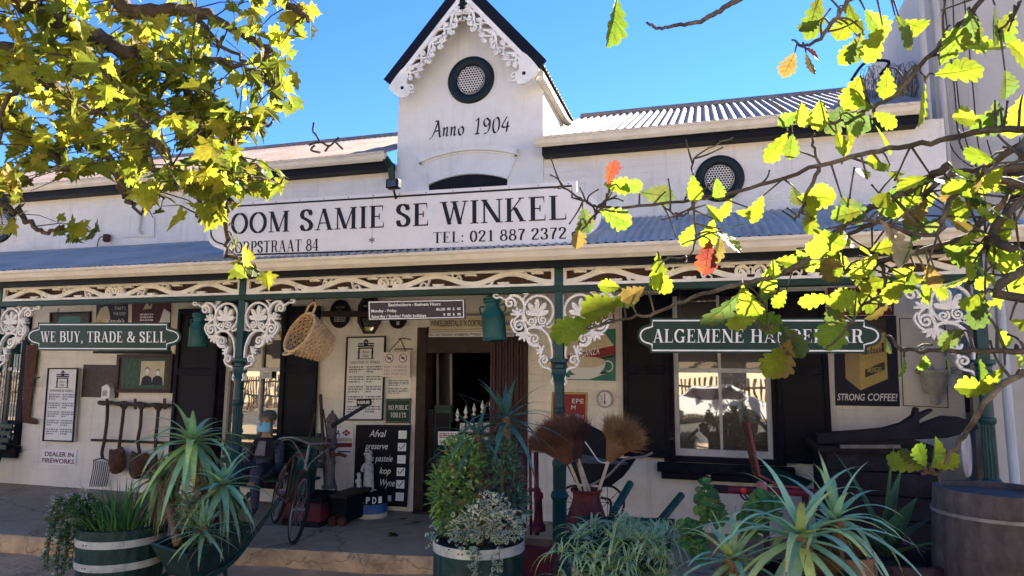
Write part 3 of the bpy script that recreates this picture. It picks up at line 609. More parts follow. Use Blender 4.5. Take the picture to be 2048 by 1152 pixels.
# lace bracket, drawn at unit size: post at x=0, top at z=0
def leaf2(b, cx, cz, r, a, y0, y1, m, fr, lobes=5):
    pts = []
    for k in range(lobes):
        t = a+(k-(lobes-1)/2)*(230/lobes)
        pts += [(cx+r*.42*math.cos(R(t-23)), cz+r*.42*math.sin(R(t-23))), (cx+r*.88*math.cos(R(t-11)), cz+r*.88*math.sin(R(t-11))), (cx+r*math.cos(R(t)), cz+r*math.sin(R(t))), (cx+r*.88*math.cos(R(t+11)), cz+r*.88*math.sin(R(t+11)))]
    pts.append((cx+r*.42*math.cos(R(a+115)), cz+r*.42*math.sin(R(a+115)))); pts.append((cx-r*.25*math.cos(R(a)), cz-r*.25*math.sin(R(a))))
    b.plate(pts, y0, y1, m, fr)
def bracket():
    b = MB(); S = .56; y0, y1 = -.022, .014; n = [0]
    def rb(pts, w):
        n[0] += 1; e = .0007*(n[0] % 9); b.ribbon([(.036+x*S, 2.412+z*S) for x, z in pts], [q*S for q in w] if isinstance(w, list) else w*S, y0-e, y1-e, IRONW)
    rb(arc(.27, -.29, .245, .25, 0, 360, 36), .036)
    for a, l in ((20, .2), (55, .25), (90, .27), (125, .25), (160, .2)):
        p = (.29, -.36); q = (p[0]+l*math.cos(R(a)), p[1]+l*math.sin(R(a)))
        k = [(lerp(p[0], q[0], t), lerp(p[1], q[1], t)) for t in (0, .35, .7, .9, 1)]; rb(k, [.02*1, .06, .085, .055, .01])
    rb(spiral(.2, -.43, .01, .075, 200, 1.6), .026); rb(spiral(.37, -.45, .01, .075, 340, -1.6), .026)
    rb(cat([(.45, -.62), (.52, -.4), (.5, -.2), (.58, -.06), (.72, -.03), (.8, -.12)], 6), .04)
    rb(cat([(.52, -.16), (.5, -.06), (.44, -.0), (.52, .0)], 5), .022)
    rb(spiral(.74, -.15, .012, .1, 70, 1.4), .034); rb(cat([(.7, -.03), (.82, -.09), (.9, -.05), (.98, -.06), (1.02, -.02), (.98, .01), (.95, -.02)], 6), .026)
    leaf2(b, .036+.62*S, 2.412-.33*S, .11*S, 90, y0-.009, y1, IRONW, None)
    rb(cat([(.5, -.3), (.58, -.34), (.66, -.42), (.66, -.52)], 5), .03); rb(spiral(.58, -.52, .012, .1, 0, 1.5), .034)
    rb(cat([(.68, -.4), (.72, -.48), (.66, -.6), (.55, -.66), (.44, -.62)], 6), .03)
    for a in (200, 235, 270, 305, 340):
        p = (.5, -.62); q = (p[0]+.15*math.cos(R(a)), p[1]+.15*math.sin(R(a))); rb([p, (lerp(p[0], q[0], .6), lerp(p[1], q[1], .6)), q], [.02, .055, .015])
    rb(cat([(.5, -.6), (.38, -.55), (.24, -.56), (.12, -.66), (.06, -.8)], 6), .038)
    rb(spiral(.33, -.73, .012, .1, 80, -1.6), .034); rb(cat([(.46, -.62), (.44, -.76), (.36, -.84), (.26, -.84)], 5), .028)
    leaf2(b, .036+.21*S, 2.412-.92*S, .1*S, 20, y0-.009, y1, IRONW, None)
    rb(spiral(.17, -1.06, .012, .085, 100, -1.5), .03)
    rb(cat([(.26, -1.06), (.2, -1.16), (.08, -1.2), (.03, -1.3), (.05, -1.4), (.02, -1.44)], 6), .032); rb(cat([(.06, -.8), (.04, -.95), (.06, -1.1)], 5), .026)
    rb([(.0, -.03), (.0, -.55)], .02); rb(cat([(.02, -.5), (.1, -.55), (.16, -.5)], 4), .024)
    return b
br0 = bracket().build('bracket', None); br0.parent = ver
first = True
for x in POSTS:
    for s in (1, -1):
        if x == POSTS[0] and s < 0 or x == POSTS[3] and s > 0: continue
        o = br0 if first else br0.copy()
        if not first: COL.objects.link(o); o.parent = ver
        o.location = V((x, 0, 0))-V(ver.location); o.scale.x = s; first = False
# frieze panels
def frieze(x0, x1):
    b = MB(); z0, z1 = 2.476, 2.632; y0, y1 = -.02, .012; n = 0
    for p in ([(x0, z0+.012), (x1, z0+.012)], [(x0, z1-.012), (x1, z1-.012)]): b.ribbon(p, .024, y0-.006, y1, IRONW)
    for x in (x0+.014, x1-.014): b.ribbon([(x, z0+.0241), (x, z1-.0241)], .028, y0-.004, y1, IRONW)
    c = (x0+x1)/2; H = c-x0-.02; zm = (z0+z1)/2; A = (z1-z0)/2-.035
    for s in (-1, 1):
        X = lambda d: c+s*d                       # distance from the middle
        # arch at the outer end then waves towards the middle
        pts = []
        for i in range(90):
            t = i/89; d = H*(1-t)+.03; ph = t*PI*4.3-.62*PI
            pts.append((X(d), zm+A*math.sin(ph)))
        b.ribbon(pts, .046, y0-.001*(s+1), y1, IRONW)
        b.ribbon(spiral(X(.075), zm-.01, .01, .06, 90 if s > 0 else 90, s*1.3, 20), .028, y0-.003, y1-.001, IRONW)
        for k in range(5):
            t = (k+.62)/5; d = H*(1-t)+.03; up = 1 if math.sin(t*PI*4.3-.62*PI) < 0 else -1
            z = zm+up*.045
            leaf2(b, X(d+.03), z, .058, 90 if up > 0 else 270, y0-.008, y1, IRONW, None, 6)
            b.ribbon(cat([(X(d-.06), z-up*.06), (X(d-.08), z+up*.0), (X(d-.12), z+up*.03), (X(d-.15), z+.0), (X(d-.12), z-up*.03), (X(d-.09), z), (X(d-.17), z+up*.045), (X(d-.2), z+up*.02)], 5), .014, y0-.005, y1-.003, IRONW)
    b.build('frieze_panel', ver)
    b = MB(); b.box((x0, .025, z0), (x1, .04, z1+.003), mat('frieze_backing_brown', (.05, .024, .014), .7, var=.4, scale=4)); b.build('backing_board', ver)
for i in range(3): frieze(POSTS[i]+.04, POSTS[i+1]-.04)
frieze(-9.7, POSTS[0]-.04)
# ---------------------------------------------------------------- sign boards
def lobed(u0, u1, lo=.2, hi=.8, bul=.05, n=12, ins=0):
    # outline of a board whose two ends carry a half-round lobe; bul is the lobe depth in u
    c, h = .5, (hi-lo)/2; pts = [(u0, 0), (u1, 0), (u1, lo-.04)]
    pts += [(u1+.012+bul*math.cos(R(a)), c+h*math.sin(R(a))) for a in [lerp(-80, 80, i/n) for i in range(n+1)]]
    pts += [(u1, hi+.04), (u1, 1), (u0, 1), (u0, hi+.04)]
    pts += [(u0-.012-bul*math.cos(R(a)), c+h*math.sin(R(a))) for a in [lerp(80, -80, i/n) for i in range(n+1)]]
    return pts+[(u0, lo-.04)]
def board_sign(name, label, tl, tr, br, bl, y, mb, mf, text, bul, chains=None, inset=.05, bw=.018):
    pa = Patch(at(*tl, y), at(*tr, y), at(*br, y), at(*bl, y)); th = thing(name, label, 'sign', pa.p(.5, .5))
    b = MB(); o = lobed(0, 1, bul=bul); b.plate(o, 0, -.03, mb, pa.fr()); b.build('board', th)
    b = MB(); k = inset*pa.H; q = lobed(k/pa.W, 1-k/pa.W, lo=.24, hi=.76, bul=bul-.002); q = [(u, lerp(inset, 1-inset, v)) for u, v in q]
    W_, H_ = pa.W, pa.H; b.ribbon([(u*W_, v*H_) for u, v in q], bw, .004, 0.0, mf, lambda x, yy, z: pa.p(x/W_, z/H_, yy), closed=True); b.build('border', th)
    b = MB(); text(pa, b); b.build('lettering', th)
    if chains:
        for u in chains:
            b = MB(); p = pa.p(u, 1.02, -.01); q = V((p.x, p.y, 2.38)); n = max(3, int((q.z-p.z)/.035))
            for i in range(n):
                z = lerp(p.z, q.z, (i+.5)/n); e = (q.z-p.z)/n*.7
                b.tube([(p.x+(.008*math.cos(R(a)) if i % 2 else 0), p.y+(0 if i % 2 else .008*math.cos(R(a))), z+e*math.sin(R(a))) for a in range(0, 360, 60)], .0035, IRON, 5, closed=True)
            b.build('chain', th)
    return th, pa
def t1(pa, b):
    pa.text(b, 'OOM SAMIE SE WINKEL', .022, .44, .978, .8, LETB, .003)
    pa.text(b, 'DORPSTRAAT 84', .012, .1, .302, .3, LETB, .003); pa.text(b, '*', .452, .19, .466, .3, LETB, .003)
    pa.text(b, 'TEL: 021 887 2372', .63, .16, .975, .33, LETB, .003)
main, mpa = board_sign('shop_sign', 'huge white board above the veranda gutter reading OOM SAMIE SE WINKEL in black', (450, 406), (1153, 362), (1155, 499), (447, 519), -.13, SIGNW, LETB, t1, .046, inset=.07, bw=.017)
b = MB()
for i in range(14):
    for v in (.965, .035): mpa.disc(b, .02+.96*i/13, v, .006, LETB, .006, 8)
b.build('bolt', main)
b = MB(); mpa.rect(b, .4585, .0, .4597, 1, mat('seam_grey', (.4, .4, .4), bump=0), .0015); b.build('seam', main)
b = MB()
for u in (.08, .35, .62, .9):
    p = mpa.p(u, .02, -.04); b.beam(p, (p.x, -.1, 2.78), .04, .04, WOODD); q = mpa.p(u, .9, -.05); b.beam(q, (q.x, 1.6, 3.4), .03, .03, IRON)
b.build('bracket', main)
board_sign('hanging_sign', 'green lobed board hanging at the left of the veranda reading WE BUY, TRADE & SELL', (76, 645), (337, 645), (337, 702), (75, 701), -.01, GREEN, LETW, lambda pa, b: pa.text(b, 'WE BUY, TRADE & SELL', .025, .3, .985, .68, LETW, .003), .075, (.15, .9), .075, .011)
board_sign('hanging_sign', 'dark green lobed board above the shop window reading ALGEMENE HANDELAAR', (1300, 636), (1734, 636), (1734, 707), (1299, 706), -.01, GREEN, LETW, lambda pa, b: pa.text(b, 'ALGEMENE HANDELAAR', .015, .3, .985, .68, LETW, .003), .05, (.15, .85), .075, .012)
# opening hours
pa = Patch(at(736, 602, .0), at(929, 598, .0), at(930, 637, .0), at(737, 641, .0))
th = thing('hours_sign', 'small dark hanging board with the business hours in white', 'sign', pa.p(.5, .5))
GREYP = mat('hours_grey', (.05, .035, .045), .5, var=.1, bump=.03)
b = MB(); pa.slab(b, GREYP, .02); b.build('board', th); b = MB(); pa.frame(b, LETW, .008, .003, .003, .008); b.build('border', th)
b = MB(); pa.text(b, 'Besigheidsure - Business Hours', .22, .7, .76, .86, LETW, .003, 'bold'); pa.text(b, 'Monday - Friday', .035, .41, .305, .56, LETW, .003, 'bold'); pa.text(b, 'Saturday / Sunday/ Public holidays', .035, .13, .61, .28, LETW, .003, 'bold')
pa.text(b, '8h30', .715, .43, .805, .57, LETW, .003, 'bold'); pa.text(b, '5', .88, .43, .9, .57, LETW, .003, 'bold'); pa.text(b, '9', .785, .15, .805, .29, LETW, .003, 'bold'); pa.text(b, '5', .88, .15, .9, .29, LETW, .003, 'bold')
for v in (.43, .15):
    for u in (.825, .925):
        for k in range(2): pa.rect(b, u, v+.02+.07*k, u+.035, v+.06+.07*k, LETW, .003)
b.build('lettering', th)
b = MB()
for u in (.04, .96): p = pa.p(u, 1, -.01); b.tube([p, (p.x, p.y, 2.37)], .004, IRON, 5)
b.build('hanger', th)
# floodlight over the sign
p = at(788, 370, -.2); th = thing('floodlight', 'small black floodlight on the top edge of the big white sign', 'floodlight', p)
b = MB(); b.box(p+V((-.065, -.05, -.04)), p+V((.065, .03, .05)), BLACK, None); b.build('housing', th, bevel=.012)
b = MB(); b.box(p+V((-.048, -.056, -.028)), p+V((.048, -.0505, .036)), GLASSD); b.build('lens', th); b = MB(); b.tube([p+V((0, 0, -.05)), p+V((0, .05, -.12))], .012, BLACK, 6); b.build('bracket', th)
# ---------------------------------------------------------------- things on the shop wall
PWY = WY-.012
def WP(*c, y=PWY): return Patch(*[at(px, py, y) for px, py in c])
PAPER = mat('paper', (.66, .67, .68), .55, var=.06, dirt=(.5, .46, .38), dscale=3, damt=.25, bump=.04)
INK = mat('print_grey', (.16, .16, .19), .6, bump=0); DARKP = mat('poster_navy', (.008, .008, .024), .5, spec=.2, var=.3, bump=.05)
REDP = mat('poster_red', (.2, .014, .02), .45, var=.25, bump=.05); CRMP = mat('poster_cream', (.52, .45, .32), .55, var=.18, bump=.05)
YELP = mat('poster_yellow', (.42, .32, .1), .5, var=.2, bump=.05); TEALI = mat('poster_green', (.03, .16, .13), .45, var=.3, bump=.05)
BROWNI = mat('poster_brown', (.05, .03, .025), .5, var=.5, scale=14, bump=.1); MAROON = mat('maroon', (.11, .012, .03), .5, bump=.03)
GREYI = mat('mid_grey', (.3, .3, .3), .5, bump=.02); BLUEI = mat('tin_blue', (.015, .09, .25), .4, var=.3, dirt=(.2, .16, .1), damt=.4)
def flat(name, label, cat, pa, panel, art=None, frame=None, th=.015, fw=.02, group=None):
    t = thing(name, label, cat, pa.p(.5, .5), group); b = MB(); pa.slab(b, panel, th)
    if art: art(pa, b)
    b.build('panel', t)
    if frame: b = MB(); pa.frame(b, frame, fw, .016, .03); b.build('frame', t)
    return t
def house_logo(pa, b, u, v, w, h, m, lt):
    # the little gabled shop front printed at the head of the notices
    X = lambda a: u+a*w; Z = lambda c: v+c*h
    pa.poly(b, [(X(-.12), Z(.68)), (X(.12), Z(.68)), (X(.12), Z(.86)), (X(.2), Z(.86)), (X(0), Z(1)), (X(-.2), Z(.86)), (X(-.12), Z(.86))], m)
    pa.rect(b, X(-.5), Z(.6), X(.5), Z(.68), m); pa.rect(b, X(-.5), Z(.72), X(-.13), Z(.79), m); pa.rect(b, X(.13), Z(.72), X(.5), Z(.79), m)
    pa.rect(b, X(-.46), Z(.5), X(.46), Z(.57), m)
    for a in (-.46, .36): pa.rect(b, X(a), Z(0), X(a+.1), Z(.5), m); pa.rect(b, X(a-.03), Z(.3), X(a+.13), Z(.36), m, .0024)
    pa.rect(b, X(-.55), Z(-.03), X(.55), Z(.0), m); pa.disc(b, X(0), Z(.83), .035*w*pa.W, lt, .003, 10)
    pa.text(b, 'Anno', X(-.2), Z(.27), X(.2), Z(.43), m, .003, 'sans'); pa.text(b, '1904', X(-.18), Z(.05), X(.18), Z(.21), m, .003, 'sans')
def notice(pa, b, price=False):
    house_logo(pa, b, .5, .735, .42, .235, DARKP, PAPER); pa.text(b, 'OOM SAMIE SE WINKEL', .12, .675, .88, .705, DARKP, .003)
    pa.greek(b, .09, .06, .47, .65, 20, INK, seed=4); pa.greek(b, .54, .06, .93, .65, 20, INK, seed=9); pa.rect(b, .5, .06, .504, .65, INK)
flat('notice_board', 'black framed white shop notice above the fireworks sign on the left', 'notice', WP((97, 736), (157, 736), (147, 884), (86, 882), y=WY-.07), PAPER, notice, BLACK, .03, .018)
flat('notice_board', 'tall framed white shop notice hung between the hanging basket and the doorway', 'notice', WP((694, 674), (772, 672), (766, 841), (687, 841), y=WY-.05), PAPER, notice, BLACK, .03, .016)
def fw_art(pa, b): pa.text(b, 'DEALER IN', .09, .56, .93, .86, MAROON, .003, 'bold'); pa.text(b, 'FIREWORKS', .03, .12, .96, .43, MAROON, .003, 'bold')
flat('fireworks_sign', 'small white sign reading DEALER IN FIREWORKS in maroon', 'sign', WP((85, 898), (153, 901), (151, 932), (82, 928)), SIGNW, fw_art)
flat('framed_picture', 'dark framed picture at the top left, half hidden behind the WE BUY board', 'picture', WP((101, 625), (182, 623), (181, 668), (100, 668)), BROWNI, lambda pa, b: pa.rect(b, .2, .2, .75, .8, TEALI), BLACK, .02, .03)
def cone(pa, b):
    pa.poly(b, [(.02, .5), (.15, .78), (.35, .85), (.42, .7), (.47, .5), (.4, .3), (.15, 0), (.02, 0)], CRMP); pa.poly(b, [(.1, .45), (.4, .28), (.38, .12), (.05, .3)], YELP, .003)
    pa.text(b, "THAT'S", .6, .72, .95, .82, PAPER, .003, 'sans'); pa.text(b, 'THE OOP', .56, .56, .95, .66, PAPER, .003, 'sans'); pa.text(b, "Canola's", .35, .33, .93, .46, PAPER, .003, 'bold', .2)
flat('ice_cream_poster', "dark poster with a cream cone reading THAT'S THE OOP", 'poster', WP((193, 602), (255, 601), (254, 668), (191, 668)), DARKP, cone)
def redp(pa, b):
    pa.poly(b, [(.0, 0), (.5, .2), (.72, .36), (.72, .12), (.4, 0)], mat('bright_red', (.4, .02, .02), .45, bump=.03)); pa.poly(b, [(.72, .3), (.84, .72), (1, .6), (1, .2), (.8, .1)], PAPER, .003)
    pa.poly(b, [(.3, .7), (.4, .95), (.47, .78), (.56, .95), (.52, .72)], CRMP, .003); pa.greek(b, .22, .36, .56, .6, 3, PAPER, seed=2, para=0)
flat('red_poster', 'dark red tin poster above the right end of the WE BUY board', 'poster', WP((264, 599), (341, 597), (340, 668), (263, 668)), mat('deep_red', (.07, .008, .014), .45, var=.3, bump=.05), redp)
flat('brown_picture', 'mottled brown unframed picture panel between the left notice and the framed portrait', 'picture', WP((167, 729), (240, 730), (235, 796), (162, 794)), BROWNI)
p = at(216, 796, WY-.06); t = thing('bird_house', 'tiny white house shaped box on the brown picture, left of the framed portrait', 'bird house', p)
b = MB(); w = .075; b.box(p+V((-w, -.05, 0)), p+V((w, .045, .15)), SIGNW); b.build('body', t, bevel=.004)
b = MB(); b.add([p+V((x, y, z)) for y in (-.06, .045) for x, z in ((-w-.01, .151), (w+.01, .151), (.02, .2))], [(0, 1, 2), (5, 4, 3), (0, 3, 4, 1), (1, 4, 5, 2), (2, 5, 3, 0)], SIGNW); b.build('roof', t)
b = MB(); b.box(p+V((-.05, -.054, .03)), p+V((.03, -.0502, .11)), GREYI); b.build('window', t)
def portrait(pa, b):
    pa.rect(b, .1, .12, .9, .88, mat('faded_green', (.025, .07, .04), .5, var=.7, scale=20, bump=.05)); pa.rect(b, .44, .2, .86, .82, CRMP, .003)
    for u, r, h in ((.56, .035, .58), (.75, .032, .54)):
        pa.poly(b, [(u-.1, .2), (u-.085, .38), (u-.03, .44), (u+.03, .44), (u+.085, .38), (u+.1, .2)], DARKP, .004)
        pa.disc(b, u, h, r*1.15, INK, .0045, 18, 1.2); pa.disc(b, u, h-.03, r, PAPER, .005, 18, 1.15)
flat('framed_portrait', 'wide dark framed faded double portrait on green ground beside the left shutter', 'picture', WP((236, 709), (347, 708), (342, 786), (230, 785), y=WY-.05), BROWNI, portrait, mat('frame_brown', (.03, .014, .012), .5, var=.3, bump=.2), .03, .05)
flat('sign_plate', 'narrow dark plate fixed just below the right half of the WE BUY board', 'plate', WP((186, 702), (342, 702), (342, 708), (186, 707)), BLACK)
# octagonal mirror and round plaques
def blob(name, label, cat, px, py, rx, ry, n, rim, face, y, art=None, rot=0):
    c = at(px, py, y); k = 1/ppm(c); t = thing(name, label, cat, c); o = arc(0, 0, rx*k, ry*k, rot, 360+rot, n)[:-1]
    b = MB(); b.ribbon([(c.x+x, c.z+z) for x, z in o], .04 if n < 12 else .02, y-.03, y, rim, closed=True); b.build('frame', t)
    b = MB(); b.plate([(c.x+x*.95, c.z+z*.95) for x, z in o], y-.012, y, face)
    if art: art(Patch(c+V((-rx*k, -.012, ry*k)), c+V((rx*k, -.012, ry*k)), c+V((rx*k, -.012, -ry*k)), c+V((-rx*k, -.012, -ry*k))), b)
    b.build('face', t); return t
blob('mirror', 'octagonal dark framed mirror half hidden behind the business hours board', 'mirror', 740, 628, 24, 40, 8, WOODD, GLASS, WY-.02, rot=22.5)
def plq(pa, b): pa.text(b, 'OOM SAMIE', .26, .7, .74, .8, GREYI, .002, 'sans'); pa.text(b, 'WINKEL', .36, .57, .64, .66, GREYI, .002, 'sans'); pa.greek(b, .2, .2, .8, .42, 3, GREYI, seed=3, para=0)
blob('round_plaque', 'round black plaque on the wall between the basket and the mirror', 'plaque', 681, 628, 21, 27, 28, BLACK, BLACK, WY-.02, plq)
blob('round_plaque', 'small round black plaque peeping out below the business hours board', 'plaque', 797, 637, 17, 19, 24, BLACK, BLACK, WY-.02, lambda pa, b: pa.rect(b, .4, .15, .6, .35, GREYI))
blob('wall_thermometer', 'round white dial thermometer between the two broom heads', 'thermometer', 1210, 798, 15, 16, 28, GREYI, SIGNW, WY-.02, lambda pa, b: (pa.rect(b, .47, .15, .53, .85, BLACK), pa.disc(b, .5, .3, .012, BLACK, .003, 12), pa.greek(b, .15, .2, .4, .8, 6, GREYI, para=0)))
p0 = at(643, 628, WY-.15); p1 = at(737, 628, WY-.15); t = thing('iron_rod', 'dark iron rod sticking out level beside the round plaque', 'bracket', p0); b = MB(); b.beam(p0, p1, .03, .075, WOODD); b.beam(p1+V((-.04, 0, 0)), p1+V((-.04, .13, 0)), .028, .05, WOODD); b.build('arm', t)
# signs by the door
def nov(pa, b):
    r = .15*pa.W
    for u in (.25, .75):
        pa.disc(b, u, .75, r, MAROON, .002, 28); pa.disc(b, u, .75, r*.84, SIGNW, .003, 28)
        pa.rect(b, u-.075, .72, u+.075, .79, INK, .004); pa.disc(b, u, .755, r*.3, INK, .0045, 14); a = r*.66; pa.line(b, [(u-a/pa.W, .75+a/pa.H), (u+a/pa.W, .75-a/pa.H)], r*.17, MAROON, .005)
    for i, s_ in enumerate(('NO VIDEOS', 'NO CAMERAS', 'NO PHOTOS')): pa.text(b, s_, .08, .36-.14*i, .9, .455-.14*i, INK, .003, 'sans')
pv = WP((766, 705), (820, 703), (819, 754), (764, 754), y=WY-.14); t = flat('photo_ban_sign', 'pinkish white sign hanging on chains reading NO VIDEOS NO CAMERAS NO PHOTOS', 'sign', pv, mat('pink_white', (.68, .6, .58), .5, var=.06, bump=.03), nov)
b = MB(); q = at(801, 678, WY-.14); b.tube([pv.p(.2, 1), q], .006, IRON, 5); b.build('chain', t); b = MB(); b.tube([pv.p(.85, 1), q], .006, IRON, 5); b.build('chain', t); b = MB(); b.tube([q+V((-.03, 0, -.0)), q+V((.02, 0, .01)), q+V((.1, .1, -.0))], .006, IRON, 5); b.tube([at(789, 698, WY-.14), at(826, 698, WY-.04)], .007, IRON, 6); b.build('hook', t)
flat('paper_notice', 'sheet of printed paper below the NO VIDEOS sign', 'notice', WP((772, 755), (823, 756), (821, 796), (771, 796)), PAPER, lambda pa, b: pa.greek(b, .1, .12, .9, .9, 10, INK, seed=5, para=5))
def npt(pa, b): pa.text(b, 'NO PUBLIC', .1, .55, .92, .74, LETW, .003); pa.text(b, 'TOILETS', .19, .24, .83, .43, LETW, .003); W_, H_ = pa.W, pa.H; b.ribbon([(u*W_, v*H_) for u, v in [(.06, .05), (.94, .05), (.97, .08), (.97, .92), (.94, .95), (.06, .95), (.03, .92), (.03, .08)]], .004, .003, .001, GREYI, lambda x, y, z: pa.p(x/W_, z/H_, y), closed=True)
flat('toilet_sign', 'small dark green sign reading NO PUBLIC TOILETS', 'sign', WP((772, 798), (822, 797), (820, 847), (771, 846), y=WY-.02), GREEN, npt)
def menu(pa, b):
    for i, (s_, u0, u1, tick) in enumerate((('Afval', .28, .55, 0), ('preserve', .22, .6, 1), ('s pasteie', .34, .7, 0), ('kop', .5, .68, 1), ('Wyne', .5, .76, 1), ('', 0, 0, 0))):
        v = .86-.152*i
        if s_: pa.text(b, s_, u0-.02, v-.01, u1+.03, v+.082*(1 if s_[0].isupper() else .9), LETW, .003, 'sans', .3)
        pa.rect(b, .8, v-.03, .95, v+.07, LETW); pa.rect(b, .815, v-.02, .935, v+.06, SIGNW, .003)
        if tick: pa.line(b, [(.825, v+.025), (.855, v-.008), (.93, v+.06)], .011, DARKP, .004)
    pa.rect(b, .6, .06, .72, .13, LETW)
flat('menu_board', 'black menu board with white tick boxes beside the doorway', 'menu board', WP((712, 850), (820, 850), (812, 1014), (706, 1009), y=WY-.09), BLACK, menu, None, .03)
def fa(pa, b): pa.text(b, 'FA', .1, .72, .4, .93, BLACK, .003, 'bold'); pa.poly(b, [(.68, .7), (.88, .83), (.68, .96), (.48, .83)], REDP); pa.text(b, 'LPG', .6, .79, .76, .87, LETW, .004, 'bold'); pa.rect(b, .0, .5, .95, .62, CRMP, .002); pa.rect(b, .2, .28, .95, .44, REDP, .003); pa.rect(b, .3, .08, .9, .13, BROWNI, .003)
flat('gas_sign', 'white gas dealer sign with letters FA and a red diamond behind the old pump', 'sign', WP((664, 856), (707, 857), (706, 909), (662, 909)), SIGNW, fa)
# boards over the doorway
def wb(pa, b): pa.text(b, "WINKELDIEFSTAL IS 'N OORTREDING STRAFBAAR", .015, .3, .985, .62, LETB, .003, 'bold'); pa.line(b, [(0, .14), (.3, .1), (.6, .16), (1, .1)], .006, INK, .003); pa.greek(b, .05, .8, .97, .98, 1, INK, para=0, fill=.7)
flat('warning_banner', "cream banner over the doorway reading WINKELDIEFSTAL IS 'N OORTREDING", 'banner', WP((859, 626), (1028, 625), (1028, 663), (858, 664), y=WY-.06), CRMP, wb)
flat('admission_sign', 'narrow pale strip over the doorway reading REG VAN TOEGANG VOORBEHOU', 'sign', WP((858, 665), (1028, 663), (1028, 673), (857, 674), y=WY-.065), PAPER, lambda pa, b: pa.text(b, 'REG VAN TOEGANG VOORBEHOU *** RIGHT OF ADMISSION RESERVED', .01, .22, .99, .8, LETB, .003, 'bold'))
flat('shop_notice', 'white printed notice fixed to the gate at the left of the doorway', 'notice', WP((876, 863), (917, 863), (917, 890), (876, 890), y=WY-.01), PAPER, lambda pa, b: pa.greek(b, .08, .1, .92, .9, 6, REDP, seed=8, para=4))
flat('door_paper', 'narrow white paper stuck inside the doorway beside the reddish door', 'notice', WP((1014, 725), (1024, 724), (1024, 766), (1013, 766), y=WY+.05), PAPER, lambda pa, b: pa.greek(b, .1, .1, .9, .9, 6, INK, seed=8, para=0))
# framed glass panel seen in the doorway, gate with spear heads, shelf, lamp
p = WP((873, 690), (904, 696), (905, 845), (874, 850), y=WY+.45); t = thing('glass_panel', 'narrow pale framed glass panel standing inside the doorway', 'glass panel', p.p(.5, 0)); b = MB(); p.slab(b, GLASSD, .02); b.build('pane', t); b = MB(); p.frame(b, GREYI, .03, .01, .035); b.build('frame', t)
g0, g1 = P(905, 870), P(1050, 870); t = thing('gate', 'low dark gate with white spear heads across the doorway', 'gate', (g0.x, WY+.1, 0))
b = MB()
for z in (.12, .62, .95): b.beam((DX0+.45, WY+.1, z), (DX1-.1, WY+.1, z), .03, .035, IRON)
b.build('rail', t)
for k in range(8):
    x = lerp(DX0+.48, DX1-.14, k/7); b = MB(); b.tube([(x, WY+.1, .05), (x, WY+.1, 1.12+.035*k)], .009, IRON, 6); o = b.build('bar', t)
    b = MB(); z = 1.1+.035*k; b.lathe([(.008, 0), (.03, .02), (.008, .04), (.028, .075), (.002, .16)], (x, WY+.1, z), SIGNW, 6); b.build('spear_head', o)
pw = WP((920, 846), (1000, 846), (998, 888), (918, 888), y=WY+.16); flat('white_notice', 'white card with small marks hung on the gate behind the tall succulents', 'notice', pw, PAPER, lambda pa, b: (pa.greek(b, .1, .5, .9, .9, 3, INK, para=0), pa.disc(b, .62, .4, .02, REDP)))
t = thing('shop_counter', 'dark shop counter with jars inside the doorway', 'counter', (-1.6, 4.3, 0)); b = MB(); b.box((-2.2, 4.2, 0), (-.9, 4.7, 1.0), WOODD); b.box((-2.25, 4.15, 1.0), (-.85, 4.75, 1.05), REDW)
for z in (1.4, 1.8, 2.2): b.box((-2.25, 5.2, z), (-.85, 5.45, z+.03), WOODD)
b.build('counter_top', t); rnd = random.Random(9)
JM = [mat('jar_amber', (.2, .09, .02), .2), mat('jar_white', (.5, .48, .42), .3), mat('jar_green', (.03, .1, .05), .3), mat('jar_red', (.2, .02, .02), .3)]
for k in range(12):
    x = rnd.uniform(-2.15, -.95); z = [1.05, 1.43, 1.83][k % 3]; y = 4.4 if z < 1.1 else 5.3
    b = MB(); r = rnd.uniform(.03, .06); h = rnd.uniform(.1, .22); b.lathe([(r, 0), (r, h*.7), (r*.6, h*.85), (r*.6, h)], (x, y, z), JM[k % 4], 12); tag(b.build('jar', loc=(x, y, z), smooth='auto'), 'jar on the dim shop shelves inside the doorway', 'jar', 'jars in the dim shop')
p = at(967, 590, WY+.5); t = thing('shop_lamp', 'small lit bulb hanging inside the doorway', 'lamp', p); b = MB(); b.lathe([(.004, -.03), (.022, -.015), (.026, 0), (.02, .02), (.012, .03)], p, mat('bulb', (1, .8, .5), .5, var=0, bump=0, glow=8), 12); b.build('bulb', t, True); b = MB(); b.tube([p+V((0, 0, .03)), p+V((0, 0, .25))], .005, BLACK, 5); b.build('cord', t)
